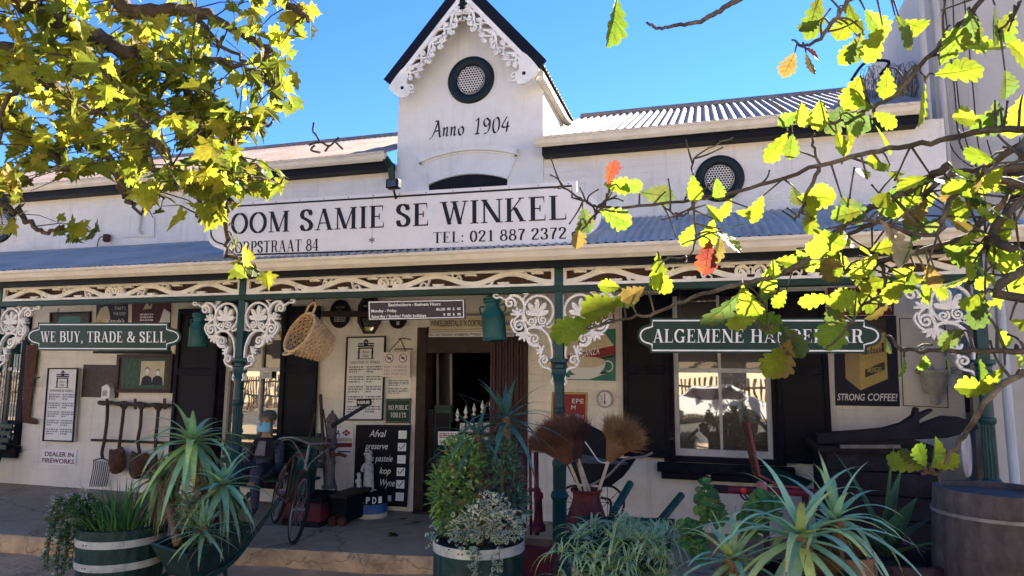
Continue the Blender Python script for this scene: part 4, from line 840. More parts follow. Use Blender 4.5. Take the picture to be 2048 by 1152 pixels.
# posters right of the door
def brag(pa, b):
    pa.rect(b, 0, 0, 1, 1, TEALI, .001); pa.poly(b, [(0, .62), (.6, .99), (.8, 1), (1, .62), (1, .55), (0, .28)], CRMP, .002); pa.disc(b, .48, .76, .05, BROWNI, .003, 20, .8)
    pa.poly(b, [(0, .45), (1, .68), (1, .52), (0, .27)], REDP, .004)
    for i, c in enumerate('BRAGANZA'):
        u = .3+i*.058; v = .39+.23*(u-.12); pa.text(b, c, u, v, u+.05, v+.14, PAPER, .006, 'bold')
    pa.poly(b, [(0, .26), (1, .51), (1, .46), (0, .2)], BROWNI, .0045)
    pa.poly(b, [(.02, .1), (.3, .05), (.3, .1), (.85, .14), (.98, .2), (.6, 0.02), (.1, .02)], PAPER, .005)
    pa.poly(b, arc(.55, .36, .3, .3, 180, 360, 20), PAPER, .0055); pa.disc(b, .55, .365, .32*pa.W*.93, CRMP, .006, 28, .28)
    W_, H_ = pa.W, pa.H; b.ribbon([((.88+.08*math.cos(R(a)))*W_, (.28+.1*math.sin(R(a)))*H_) for a in range(-110, 120, 20)], .014, .006, .004, PAPER, lambda x, y, z: pa.p(x/W_, z/H_, y))
flat('tea_poster', 'green, red and cream tea poster with a white cup, reading BRAGANZA', 'poster', WP((1104, 668), (1231, 657), (1231, 762), (1102, 759)), TEALI, brag)
def redsign(pa, b):
    W_, H_ = pa.W, pa.H; b.ribbon([(u*W_, v*H_) for u, v in ((.03, .04), (.97, .04), (.97, .96), (.03, .96))], .02, .003, .001, YELP, lambda x, y, z: pa.p(x/W_, z/H_, y), closed=True)
    pa.text(b, 'EPE', .58, .63, .9, .79, PAPER, .003, 'sans'); pa.text(b, 'M', .56, .42, .68, .57, PAPER, .003, 'sans'); pa.text(b, 'ALLEEN', .4, .12, .9, .26, PAPER, .003, 'sans')
flat('red_sign', 'red sign with a yellow border behind the veranda post and broom', 'sign', WP((1104, 784), (1175, 785), (1174, 845), (1102, 842)), REDP, redsign)
def tea(pa, b): pa.text(b, 'COUNTRY TEA', .1, .15, .97, .55, CRMP, .003, 'sans'); pa.line(b, [(.5, .75), (.8, .75)], .008, CRMP, .003)
flat('tea_board', 'dark red painted board ending in TEA above the coffee poster', 'sign', WP((1656, 575), (1788, 578), (1788, 630), (1657, 630)), mat('faded_red', (.12, .015, .018), .6, var=.3), tea)
def coffee(pa, b):
    pa.poly(b, [(.17, 1.0), (.17, .8), (.4, .72), (.4, .17), (.17, .3)], mat('box_side', (.3, .22, .1), .5, var=.2, bump=.03), .002); pa.poly(b, [(.4, .17), (.83, .3), (.83, .92), (.4, .85)], YELP, .0025); pa.poly(b, [(.4, .72), (.83, .82), (.83, .98), (.4, .9)], BROWNI, .003)
    for i, c in enumerate('Raadsaal'):
        u = .43+.046*i; v = .56+.12*(u-.43); pa.text(b, c, u, v, u+.038, v+(.1 if c in 'Rdl' else .072), BROWNI, .004, 'bold')
    pa.poly(b, [(.48, .31), (.79, .4), (.79, .49), (.48, .4)], BROWNI, .004); pa.text(b, 'MENGSEL', .52, .37, .76, .43, YELP, .005, 'bold')
    pa.text(b, 'STRONG', .03, .06, .47, .135, PAPER, .004, 'bold', .2); pa.text(b, 'COFFEE!', .5, .06, .97, .14, PAPER, .004, 'bold', .2)
flat('coffee_poster', 'tall black poster with a yellow coffee box, reading STRONG COFFEE!', 'poster', WP((1667, 632), (1792, 631), (1800, 813), (1671, 811)), DARKP, coffee)
def panel_art(pa, b): pa.frame(b, IRON, .008, .004, .003, .0)
flat('wall_panel', 'plain white shutter panel behind the stone wall urn', 'panel', WP((1798, 636), (1890, 638), (1897, 816), (1806, 812)), PLAST, panel_art)
c = at(1868, 762, WY-.1); t = thing('wall_urn', 'pale weathered half urn planter hung on the white panel', 'planter', c); STONE = mat('weathered_stone', (.42, .41, .37), .9, var=.3, scale=9, dirt=(.2, .2, .16), dscale=9, bump=.8, bscale=30)
k = 1/ppm(c); b = MB(); b.lathe([(.002, -48*k), (8*k, -44*k), (9*k, -36*k), (6*k, -30*k), (20*k, -22*k), (24*k, 0), (25*k, 12*k), (33*k, 16*k), (33*k, 22*k), (28*k, 24*k), (26*k, 18*k), (20*k, 14*k)], c, STONE, 28, flute=.1, nf=9); b.build('bowl', t, True)
b = MB(); rnd = random.Random(2)
for i in range(9): a = rnd.uniform(0, 6.3); b.tube(cat([c+V((0, 0, 18*k)), c+V((.08*math.cos(a), -.06, .1)), c+V((.2*math.cos(a), -.1, .06+.1*rnd.random()))], 4), .004, WOODD, 4)
b.build('dry_stem', t)
def fade(pa, b):
    pa.poly(b, arc(.36, .62, .2, .22, 0, 180, 12)+[(.16, .1), (.56, .1)], BROWNI, .002); pa.text(b, 'OLD', .66, .62, .94, .8, REDP, .003, 'sans'); pa.text(b, 'SALT', .62, .1, .97, .48, BROWNI, .003, 'sans')
flat('faded_poster', 'faded peach poster with a brown arched door at the far right wall', 'poster', WP((1898, 745), (1968, 745), (1972, 834), (1902, 834), y=2.27), mat('peach', (.5, .34, .22), .6, var=.2), fade)
flat('wall_plate', 'small white card in the right corner of the shop window left of the doorway', 'card', WP((524, 743), (543, 743), (542, 757), (523, 757), y=WY+.04), PAPER, lambda pa, b: pa.greek(b, .1, .1, .9, .9, 3, INK, para=0))
# ---------------------------------------------------------------- old tools, cans, statue and furniture on the stoep
TIMB = mat('old_timber', (.06, .045, .035), .8, var=.5, scale=10, dirt=(.02, .015, .012), dscale=6, damt=.6, bump=.6, bscale=40)
PALEW = mat('pale_stick', (.42, .34, .23), .7, var=.3, scale=12, bump=.3)
DRED = mat('old_red_paint', (.09, .014, .016), .55, var=.35, dirt=(.05, .03, .025), dscale=8, damt=.6, bump=.3)
TCAN = mat('teal_can_paint', (.012, .085, .08), .42, var=.3, dirt=(.05, .07, .06), dscale=8, damt=.5, bump=.2)
DCAN = mat('dark_green_can', (.016, .06, .045), .5, var=.3, dirt=(.02, .02, .016), dscale=6, damt=.6, bump=.2)
PUMPM = mat('grey_cast_iron', (.13, .12, .12), .6, metal=.3, var=.3, scale=12, dirt=(.1, .05, .03), dscale=6, damt=.7, bump=.5)
WICK = mat('wicker', (.52, .36, .2), .75, var=.35, scale=30, dirt=(.45, .34, .22), dscale=5, damt=.6, bump=.3)
RUBB = mat('rubber', (.012, .012, .012), .8, bump=.2)
CHROME = mat('worn_metal', (.22, .2, .19), .5, metal=.5, var=.25, scale=20, bump=.1)
# crosscut saw
ts = 'old long saw hanging upright beside the barred left window'
pts = [at(x, y, WY-.05) for x, y in ((55, 690), (77, 690), (70, 745), (63, 795), (59, 834), (73, 839), (72, 849), (44, 845), (46, 800), (50, 740))]
t = thing('crosscut_saw', ts, 'saw', pts[4]); b = MB(); b.plate([(p.x, p.z) for p in pts[::-1]], WY-.055, WY-.04, RUST)
a, c = pts[0], pts[8]
for i in range(22):
    p = a.lerp(c, i/22); q = a.lerp(c, (i+1)/22); r = p.lerp(q, .5)+V((-.02, 0, 0)); b.add([(p.x, WY-.05, p.z), (r.x, WY-.05, r.z), (q.x, WY-.05, q.z)], [(0, 1, 2)], GREYI)
b.build('blade', t); b = MB(); q = at(67, 772, WY-.1); b.tube([q+V((-.06, 0, 0)), q+V((.02, 0, 0)), q+V((.02, 0, .1)), q+V((.1, 0, .13))], .012, IRON, 6); b.build('handle', t)
p = at(81, 829, WY-.05); 
# tool rack
t = thing('tool_rack', 'rough wooden rack of two rails fixed on the wall below the framed portrait', 'rack', at(265, 850, WY-.05))
b = MB(); n = 14
b.tube([at(198+141*i/n, 805+7*i/n+1.2*math.sin(i*2.1), WY-.07) for i in range(n+1)], [.03+.007*math.sin(i*1.7) for i in range(n+1)], TIMB, 7); b.build('rail', t)
b = MB(); b.beam(at(183, 880, WY-.05), at(340, 886, WY-.05), .03, .035, TIMB); b.build('rail', t)
for px in (214, 270, 329): b = MB(); b.beam(at(px, 797, WY-.09), at(px+1, 819, WY-.09), .02, .035, TIMB); b.build('peg', t)
def shaft(b, pts, r, m=TIMB, y=WY-.1): b.tube(cat([tuple(at(px, py, y)) for px, py in pts], 5), r, m, 8)
lab = [('garden_fork', 'many tined garden fork hanging leftmost on the rack', 'fork', [(215, 808), (214, 840), (209, 880), (204, 905), (206, 918)]),
       ('shovel', 'rusty shovel with a tilted blade hanging second on the rack beside the fork', 'shovel', [(248, 812), (244, 850), (240, 880), (238, 897)]),
       ('shovel', 'rusty broad shovel hanging straight down, third on the rack', 'shovel', [(283, 812), (281, 850), (276, 880), (279, 905), (281, 915)]),
       ('shovel', 'old shovel with a Y topped handle hanging rightmost on the rack behind the aloe', 'shovel', [(317, 815), (314, 850), (311, 885), (312, 920)])]
for i, (nm, lb, ct, sp) in enumerate(lab):
    t = thing(nm, lb, ct, at(*sp[-1], WY-.1), 'tools on the wall rack'); b = MB(); shaft(b, sp, .022)
    if i: shaft(b, [(sp[0][0]-8, sp[0][1]-2), (sp[0][0], sp[0][1]+8)], .015); shaft(b, [(sp[0][0]+8, sp[0][1]-2), (sp[0][0], sp[0][1]+8)], .015)
    b.build('handle', t); b = MB()
    if i == 0:
        for k in range(9):
            x = 187+33*k/8; shaft(b, [(x+1, 921+3*k/8), (x-1, 940), (x-8, 973)], .0065, IRON)
        shaft(b, [(187, 921), (205, 917), (221, 924)], .009, IRON); b.build('tines', t)
    else:
        cx, cy, w, h, a = [(235, 922, 22, 25, -12), (277, 931, 24, 26, 4), (316, 945, 22, 27, 0)][i-1]; ck = at(cx, cy, WY-.11); k = 1/ppm(ck); ca, sa = math.cos(R(a)), math.sin(R(a))
        o = cat([(-w*.85, h), (-w, .2*h), (-w*.8, -.7*h), (0, -h), (w*.8, -.7*h), (w, .2*h), (w*.85, h), (.25*w, h*.96), (-.25*w, h*.96)], 4, True)
        o = [(x*ca+z*sa, -x*sa+z*ca) for x, z in o]; vs = [ck+V((x*k, -.03*(1-(x/w)**2), z*k)) for x, z in o]+[ck+V((0, -.035, 0))]; m_ = len(o)
        b.add(vs, [(j, (j+1) % m_, m_) for j in range(m_)], RUST); ob = b.build('blade', t, True); s_ = ob.modifiers.new('thick', 'SOLIDIFY'); s_.thickness = .006
# milk cans (proto at the origin, hung by its handle)
def milk_can(m, loc, label, sc=1, tilt=0, cord=True):
    t = thing('milk_can', label, 'milk can', loc, 'old milk cans'); b = MB(); o = V(loc)
    b.lathe([(.15, 0), (.165, .01), (.165, .03), (.155, .04), (.155, .3), (.162, .31), (.155, .33), (.145, .36), (.1, .43), (.095, .45), (.095, .5), (.115, .515), (.115, .545), (.09, .55), (.085, .5)], o, m, 32); b.build('body', t, 'auto')
    b = MB(); b.lathe([(.1, .552), (.122, .555), (.122, .575), (.06, .6), (.02, .61)], o, m, 28); b.build('lid', t, 'auto')
    for s in (-1, 1): b = MB(); b.tube(cat([o+V((s*.1, 0, .46)), o+V((s*.17, 0, .47)), o+V((s*.175, 0, .4)), o+V((s*.135, 0, .36))], 5), .012, m, 7); b.build('handle', t, True)
    t.scale = (sc, sc, sc); t.rotation_euler = (0, tilt, 0)
    if cord:
        b = MB(); b.tube([o+V((0, 0, .61)), o+V((0, 0, (2.42-o.z)/sc))], .006, IRON, 5); b.build('cord', t)
    return t
for px, py, y, sc, tl, lb in ((396, 694, .15, .62, 0, 'teal milk can hanging left of the left post, right of the WE BUY board'), (20, 708, .15, .64, 0, 'green milk can hanging at the far left edge in front of the barred window'), (990, 682, .1, .7, R(-5), 'tilted teal milk can hanging in front of the doorway banner')):
    milk_can(TCAN, at(px, py, y), lb, sc, tl)
# wicker basket, hanging tilted
c = at(621, 678, .12); t = thing('wicker_basket', 'round woven wicker basket hanging tilted by one handle from the veranda beam', 'basket', c, None)
M_ = Matrix.Rotation(R(-40), 4, 'Y') @ Matrix.Rotation(R(52), 4, 'X') if 0 else None
ax = (-CF*.6-CR*.6+CU*.52).normalized()               # the mouth looks left, forward and up
q_ = ax.to_track_quat('Z', 'Y').to_matrix().to_4x4(); k = .86/ppm(c)
b = MB(); prof = [(32*k, -44*k), (34*k, -40*k), (40*k, -18*k), (46*k, 6*k), (50*k, 32*k)]
nr, ns = 20, 64
def br(tt): 
    j = min(3, int(tt*4)); f_ = tt*4-j; return lerp(prof[j][0], prof[j+1][0], f_), lerp(prof[j][1], prof[j+1][1], f_)
for i in range(nr+1):
    r, z = br(i/nr); pts = []
    for s in range(ns+1):
        a = 2*PI*s/ns; rr = r+(.007 if ((s//2)+i) % 2 else -.007); pts.append(c+q_ @ V((rr*math.cos(a), rr*math.sin(a), z)))
    b.tube(pts[:-1], .0092, WICK, 5, closed=True)
b.lathe([(31*k, -45*k), (.001, -45*k)], c, WICK, 32, q_, cap=False); b.build('body', t, True)
b = MB()
for s in range(24):
    a = 2*PI*(s+.5)/24; b.tube([c+q_ @ V((br(i/8)[0]*math.cos(a), br(i/8)[0]*math.sin(a), br(i/8)[1])) for i in range(9)], .006, WICK, 5)
b.build('stakes', t, True)
b = MB(); r, z = prof[-1]
for ph in (0, PI):
    b.tube([c+q_ @ V(((r+.007*math.cos(9*2*PI*s/120*2+ph))*math.cos(2*PI*s/120), (r+.007*math.cos(9*2*PI*s/120*2+ph))*math.sin(2*PI*s/120), z+.008*math.sin(18*2*PI*s/120+ph))) for s in range(120)], .011, WICK, 6, closed=True)
b.build('rim', t, True)
up = max((c+q_ @ V((r*math.cos(a), r*math.sin(a), z)) for a in [2*PI*i/60 for i in range(60)]), key=lambda v: v.z)
dn = min((c+q_ @ V((r*math.cos(a), r*math.sin(a), z)) for a in [2*PI*i/60 for i in range(60)]), key=lambda v: v.z)
for e, sg, d in ((up, 1, V((.05, 0, .11))), (dn, -1, V((-.02, -.05, -.03)))):
    b = MB(); tv = ax.cross(e-c).normalized()*.07; b.tube(cat([e-tv, e-tv*.9+d*.7, e+d, e+tv*.9+d*.7, e+tv], 6), .012, WICK, 7); b.build('handle', t, True)
b = MB(); h = up+V((.05, 0, .1))
for i in range(10):
    zz = lerp(h.z, 2.42, (i+.5)/10); e = (2.42-h.z)/10*.7; b.tube([(h.x+(.009*math.cos(R(a)) if i % 2 else 0), h.y+(0 if i % 2 else .009*math.cos(R(a))), zz+e*math.sin(R(a))) for a in range(0, 360, 45)], .004, IRON, 5, closed=True)
b.build('chain', t)
# low crate-trolley and the dark milk can on it
q0 = gr(560, 1050); q1 = gr(640, 1056); q2 = gr(690, 1036)
t = thing('wooden_chest', 'low dark wooden chest on the stoep carrying the dark green milk can', 'chest', ((q0.x+q1.x)/2, q1.y+.25, 0)); b = MB()
x0, x1, y0 = q0.x, q1.x, q1.y; b.box((x0, y0, .06), (x1, y0+.5, .26), DRED); b.build('body', t, bevel=.01)
b = MB(); b.box((x0-.03, y0-.03, .26), (x1+.03, y0+.53, .31), BLACK); b.build('lid', t, bevel=.01); b = MB(); b.box((x0+.02, y0-.004, .0), (x1-.02, y0+.46, .058), BLACK); b.build('base', t)
t = thing('tool_box', 'black low wooden box beside the chest under the old pump', 'box', (x1+.25, y0+.4, 0)); b = MB(); b.box((x1+.03, y0+.15, .03), (x1+.23, y0+.7, .3), BLACK); b.build('body', t, bevel=.01); b = MB(); b.box((x1+.02, y0+.13, .3), (x1+.24, y0+.72, .34), WOODD); b.build('lid', t, bevel=.008)
for sx in (x1+.07, x1+.19): b = MB(); b.lathe([(.05, -.02), (.05, .02)], (sx, y0+.13, .052), RUST, 16, Matrix.Rotation(R(90), 4, 'X')); b.build('wheel', t)
kc = at(605, 1000, y0+.27); milk_can(DCAN, (kc.x, y0+.27, .312), 'dark green milk can standing on the low chest by the bicycle', .86, 0, False)
# old hand pump with price tag
pb = at(658, 990, y0+.45); kp = 1/ppm(pb); t = thing('hand_pump', 'tall grey cast iron hand pump with a black lever and price tag', 'pump', (pb.x, pb.y, .34))
b = MB(); o = V((pb.x, pb.y, 0)); zt = at(654, 820, pb.y).z; zz = lambda f_: lerp(.345, zt, f_)
b.lathe([(.09, .345), (.09, .37), (.06, .39), (.055, zz(.3)), (.065, zz(.31)), (.065, zz(.34)), (.055, zz(.35)), (.052, zz(.55)), (.07, zz(.57)), (.07, zz(.62)), (.06, zz(.64)), (.06, zz(.84)), (.075, zz(.85)), (.075, zz(.88)), (.04, zz(.95)), (.015, zz(.96)), (.02, zz(.98)), (.003, zz(1))], o, PUMPM, 24); b.build('body', t, 'auto')
b = MB(); l0 = at(664, 852, pb.y-.05); l1 = at(742, 805, pb.y-.25); b.beam(l0, l1, .03, .05, BLACK, w2=.025, h2=.035); b.build('lever', t, bevel=.006)
b = MB(); b.tube(cat([o+V((0, -.05, zz(.6))), o+V((.08, -.2, zz(.62))), o+V((.12, -.24, zz(.55)))], 6), .03, RUST, 10); b.build('spout', t, True)
b = MB(); b.tube(cat([o+V((.05, -.06, zz(.42))), o+V((.17, -.1, zz(.45))), o+V((.26, -.1, zz(.43)))], 5), .02, RUST, 8); b.tube([o+V((.05, -.06, zz(.5))), o+V((.22, -.12, zz(.58)))], .014, RUST, 8); b.build('bracket', t, True)
pt = Patch(*[at(x, y, pb.y-.3) for x, y in ((713, 798), (742, 797), (742, 811), (713, 812))]); th = thing('price_tag', 'small black price tag reading R300.00 on the pump lever', 'price tag', pt.p(.5, .5)); b = MB(); pt.slab(b, BLACK, .006); pt.text(b, 'R300.00', .1, .28, .9, .72, LETW, .002, 'bold'); b.build('card', th)
for i, (a, c_, lb) in enumerate((((641, 790), (652, 985), 'dark upright pole leaning on the shutter beside the old pump'), ((646, 818), (674, 992), 'thin dark rod leaning across the old pump'), ((630, 826), (612, 905), 'thin dark rod leaning to the left behind the dark green milk can'))):
    b = MB(); A_, B_ = at(*a, WY-.1 if i == 0 else y0+.3), at(*c_, y0+.5 if i < 2 else y0+.6); b.tube([A_, B_], .022 if i == 0 else .01, TIMB, 8); tag(b.build('pole', loc=B_), lb, 'pole')
# tin drum with the meerkat statue
dc = gr(741, 1032); kd = 1/ppm(dc); r = 33*kd; t = thing('tin_drum', 'blue tin drum with black and white lettered top band by the menu board', 'drum', dc)
h = at(741, 985, dc.y).z; b = MB(); b.lathe([(r, 0), (r*1.01, .01), (r, .02), (r, h*.2)], dc, CRMP, 36); b.lathe([(r*.999, h*.2), (r*.995, h*.6)], dc, BLUEI, 36, cap=False); b.lathe([(r*.997, h*.6), (r*1.02, h*.62), (r*1.0, h*.64), (r, h*.97), (r*1.02, h), (r*.95, h), (r*.94, h*.97)], dc, BLACK, 36); b.build('body', t, 'auto')
b = MB()
for i, c_ in enumerate('ATAPDI'):
    ps, w = sans(c_, True)
    for q in ps: b.add([V((dc.x+(r*1.015)*math.sin(R(-52+21*i+x/w*13)), dc.y-(r*1.015)*math.cos(R(-52+21*i+x/w*13)), h*(.66+.28*y))) for x, y in q], [tuple(range(len(q)))], LETW)
b.build('lettering', t)
def skin(name, V_, E_, rads, m, parent=None, sub=2, root=0):
    o0 = V(ORG[parent.name]) if parent else V((0, 0, 0)); me = D.meshes.new(name); me.from_pydata([V(v)-o0 for v in V_], E_, []); o = D.objects.new(name, me); COL.objects.link(o); me.materials.append(m)
    sm = o.modifiers.new('skin', 'SKIN'); sm.use_smooth_shade = True
    for i, r_ in enumerate(rads): me.skin_vertices[0].data[i].radius = (r_, r_) if not isinstance(r_, tuple) else r_
    for i in range(len(V_)): me.skin_vertices[0].data[i].use_root = (i == root)
    s_ = o.modifiers.new('sub', 'SUBSURF'); s_.levels = s_.render_levels = sub
    # freeze into one continuous mesh
    dg = bpy.context.evaluated_depsgraph_get(); dg.update(); nm = D.meshes.new_from_object(o.evaluated_get(dg)); o.modifiers.clear(); o.data = nm; D.meshes.remove(me)
    nm.polygons.foreach_set('use_smooth', [True]*len(nm.polygons))
    if parent: o.parent = parent
    ORG[o.name] = tuple(o0); return o
FURW = mat('statue_black_and_white', (.5, .49, .46), .6, var=.2, scale=30, dirt=(.025, .025, .028), dscale=9, damt=1.0, bump=.6, bscale=60)
def meerkat(x, y, z, s, lab):
    t = thing('meerkat_statue', lab, 'statue', (x, y, z)); q = lambda a, c_, d: V((x+a*s, y+c_*s, z+d*s))
    Vv = [q(0, .02, .3), q(0, .03, .12), q(0, 0, .55), q(0, -.01, .74), q(0, -.02, .84), q(-.01, -.08, .92), q(-.03, -.2, .9), q(-.09, -.02, .06), q(-.1, -.12, .02), q(.09, -.02, .06), q(.1, -.12, .02), q(-.1, -.03, .66), q(-.12, -.13, .52), q(-.05, -.17, .5), q(.1, -.03, .66), q(.12, -.13, .52), q(.05, -.17, .5), q(0, .14, .03), q(.12, .2, .02), q(-.085, -.03, .97), q(.075, -.03, .97), q(0, -.02, .96)]
    E_ = [(0, 1), (0, 2), (2, 3), (3, 4), (4, 5), (5, 6), (1, 7), (7, 8), (1, 9), (9, 10), (2, 11), (11, 12), (12, 13), (2, 14), (14, 15), (15, 16), (1, 17), (17, 18), (4, 21), (21, 19), (21, 20)]
    rr = [.13, .14, .1, .085, .085, .08, .03, .06, .03, .06, .03, .045, .032, .025, .045, .032, .025, .04, .02, .022, .022, .06]
    o = skin('body', Vv, E_, [v*s for v in rr], FURW, t)
    b = MB()
    for sx in (-1, 1): b.lathe([(.002, -.02*s), (.018*s, -.012*s), (.022*s, 0), (.018*s, .012*s), (.002, .02*s)], q(sx*.05-.015, -.125, .955), BLACK, 10)
    b.lathe([(.002, -.02*s), (.02*s, 0), (.002, .02*s)], q(-.035, -.235, .9), BLACK, 8); b.build('face', t, True)
meerkat(dc.x-.055, dc.y+.02, h, .5, 'black and white meerkat statue standing upright on the blue tin drum'); meerkat(dc.x-.13, dc.y-.07, h, .24, 'small pale young meerkat statue in front of the large one')
# ---------------------------------------------------------------- the seated person on a slatted bench
def bench(x0, x1, y, lb, sl=4):
    t = thing('bench', lb, 'bench', ((x0+x1)/2, y, 0)); b = MB()
    for k in range(sl): b.box((x0, y-.4+k*.105, .4), (x1, y-.31+k*.105, .43), GREEN)
    b.build('seat', t, bevel=.006); b = MB()
    for k in range(4): b.box((x0, y+.05+k*.02, .52+k*.1), (x1, y+.075+k*.02, .59+k*.1), GREEN)
    b.build('backrest', t, bevel=.006)
    for x in (x0+.1, x1-.15):
        for p_, q2_ in (((x, y-.36, 0), (x, y-.36, .4)), ((x, y, 0), (x, y+.16, .93))): b = MB(); b.beam(p_, q2_, .05, .05, IRON, up=(0, 1, 0)); b.build('leg', t)
    return t
hp = at(541, 838, 1.62); sx = hp.x; sy = 1.62; sh = hp.z-.23
bench(sx-.75, sx+.75, 1.62, 'dark slatted bench below the left window behind the bicycle'); bench(P(-310, 900, 1.5).x, P(-30, 900, 1.5).x, 1.75, 'dark green slatted bench at the far left edge')
t = thing('person', 'seated person in a dark jacket and checked shirt wearing a pale blue face mask', 'person', (sx, sy, .0))
CLOTH = mat('jacket_cloth', (.022, .02, .028), .9, var=.4, scale=18, bump=.4); DENIM = mat('sleeve_denim', (.05, .055, .085), .9, var=.35, scale=20, bump=.4)
SKIN_ = mat('skin', (.3, .19, .13), .6, var=.15, bump=.1); MASK = mat('mask_blue', (.2, .5, .68), .7, var=.08, bump=.15); HAIRM = mat('grey_hair', (.1, .09, .085), .9, var=.4, scale=40, bump=.6)
q = lambda a, c_, d: V((sx+a, sy+c_, d)); SZ = .45
Vv = [q(0, -.1, SZ+.1), q(0, -.05, SZ+.3), q(0, -.02, sh-.16), q(0, -.03, sh-.02), q(0, -.05, sh+.06), q(0, -.07, sh+.2), q(0, -.08, sh+.28),
      q(-.17, -.03, sh-.07), q(-.24, -.12, sh-.34), q(-.17, -.42, sh-.44), q(.17, -.03, sh-.07), q(.25, -.12, sh-.34), q(.19, -.42, sh-.44),
      q(-.1, -.12, SZ+.06), q(-.19, -.5, SZ+.1), q(-.18, -.5, .1), q(-.19, -.6, .05), q(.1, -.12, SZ+.06), q(.19, -.5, SZ+.1), q(.19, -.48, .1), q(.2, -.6, .05)]
E_ = [(0, 1), (1, 2), (2, 3), (3, 4), (4, 5), (5, 6), (2, 7), (7, 8), (8, 9), (2, 10), (10, 11), (11, 12), (0, 13), (13, 14), (14, 15), (15, 16), (0, 17), (17, 18), (18, 19), (19, 20)]
rr = [(.17, .13), (.16, .12), (.17, .11), (.09, .08), .055, (.08, .1), (.07, .085), .075, .055, .04, .075, .055, .04, .09, .075, .05, .04, .09, .075, .05, .04]
body = skin('body', Vv, E_, rr, SKIN_, t)
for mm in (CLOTH, DENIM): body.data.materials.append(mm)
for p in body.data.polygons:
    c = p.center+V(t.location); dx = c.x-sx
    p.material_index = 0 if c.z > sh+.01 and abs(dx) < .12 else (2 if (abs(dx) > .19 and c.z > SZ+.1 and c.y > sy-.4) or c.z < SZ+.16 and c.y < sy-.15 else 1)
b = MB(); hc = q(0, -.07, sh+.2)
b.lathe([(.02, .11), (.07, .095), (.094, .05), (.096, .01), (.088, -.02)], hc+V((0, .04, .035)), HAIRM, 20); b.build('hair', body, True)
b = MB()
for s in (-1, 1):
    b.lathe([(.001, -.012), (.011, 0), (.001, .012)], hc+V((s*.033, -.098, .01)), SIGNW, 8); b.tube([hc+V((s*.092, -.0, -.02)), hc+V((s*.1, .015, .0)), hc+V((s*.092, .02, .03))], .014, SKIN_, 6)
b.lathe([(.002, -.03), (.02, -.02), (.01, .03)], hc+V((0, -.105, -.02)), SKIN_, 8); b.build('face', body, True)
b = MB(); vs = []; nU, nV = 8, 5
for j in range(nV+1):
    for i in range(nU+1):
        a = R(-62+124*i/nU); zz2 = lerp(-.115, -.005, j/nV); rad = .1+.025*math.cos(a)**2*math.sin(PI*min(1, (j+1)/nV)); vs.append(hc+V((rad*math.sin(a), -rad*1.05*math.cos(a)-.008, zz2+.006*math.sin(j*3))))
b.add(vs, [(j*(nU+1)+i, j*(nU+1)+i+1, (j+1)*(nU+1)+i+1, (j+1)*(nU+1)+i) for j in range(nV) for i in range(nU)], MASK); b.build('face_mask', body, True)
SHIRT = mat('checked_shirt', (.16, .15, .16), .9, var=.5, scale=40, bump=.2)
b = MB(); b.add([q(-.05, -.137, sh-.03), q(.05, -.137, sh-.03), q(.075, -.185, sh-.2), q(.05, -.185, SZ+.22), q(-.05, -.185, SZ+.22), q(-.075, -.185, sh-.2)], [(0, 5, 4, 3, 2, 1)], SHIRT); b.build('shirt_front', body)
for s, w in ((-1, q(-.17, -.42, sh-.44)), (1, q(.19, -.42, sh-.44))):
    Vv = [w, w+V((0, -.05, -.005)), w+V((0, -.1, -.01))]; E_ = [(0, 1), (1, 2)]; rr = [(.028, .02), (.04, .018), (.04, .015)]
    for k in range(4):
        x = (-.03+.02*k); l = (.055, .068, .072, .062)[k]; n0 = len(Vv); Vv += [w+V((x, -.125, -.015)), w+V((x*1.1, -.125-l*.5, -.025)), w+V((x*1.1, -.125-l*.85, -.05))]; E_ += [(2, n0), (n0, n0+1), (n0+1, n0+2)]; rr += [.0105, .0095, .008]
    n0 = len(Vv); Vv += [w+V((-s*.045, -.07, -.01)), w+V((-s*.065, -.11, -.025))]; E_ += [(1, n0), (n0, n0+1)]; rr += [.012, .009]
    skin('hand', Vv, E_, rr, SKIN_, body, 1)
# ---------------------------------------------------------------- the old bicycle, leaning
fw = gr(582, 1088, 0); cdir = (V((1.27, -5.84, 0))-V((fw.x, fw.y, 0))).normalized(); hd = Matrix.Rotation(R(11), 3, 'Z') @ cdir; side = V((0, 0, 1)).cross(hd)
lean = Matrix.Rotation(R(-11), 3, hd); RW = .335
t = thing('bicycle', 'rusty old black bicycle leaning on the stoep in front of the bench', 'bicycle', fw)
BK = lambda a, s_, z: fw+lean @ (hd*a+side*s_+V((0, 0, z)))
def wheel(a):
    c = lambda ang, r_, s_=0: BK(a+r_*math.cos(ang), s_, RW+r_*math.sin(ang)); b = MB()
    b.tube([c(2*PI*i/48, RW-.018) for i in range(48)], .019, RUBB, 8, closed=True); o = b.build('wheel', t, True)
    b = MB(); b.tube([c(2*PI*i/48, RW-.042) for i in range(48)], .01, CHROME, 6, closed=True); b.build('rim', o, True)
    b = MB()
    for i in range(28): b.tube([c(2*PI*i/28+.15*(1 if i % 2 else -1), .02, .03*(1 if i % 4 < 2 else -1)), c(2*PI*i/28, RW-.045)], .0016, CHROME, 4)
    b.build('spokes', o); b = MB(); b.tube([c(0, 0, -.05), c(0, 0, .05)], .022, CHROME, 10); b.build('hub', o)
wheel(0); wheel(-1.05)
b = MB(); hdT, hdB = (-.2, 0, .86), (-.15, 0, .7); seat_t, bb = (-.78, 0, .78), (-.62, 0, .3)
for a, c_ in ((hdT, seat_t), (hdB, bb), (seat_t, bb), (bb, (-1.05, .06, RW)), (bb, (-1.05, -.06, RW)), ((-.78, .03, .75), (-1.05, .06, RW)), ((-.78, -.03, .75), (-1.05, -.06, RW)), (hdT, hdB)): b.tube([BK(*a), BK(*c_)], .015, RUST, 8)
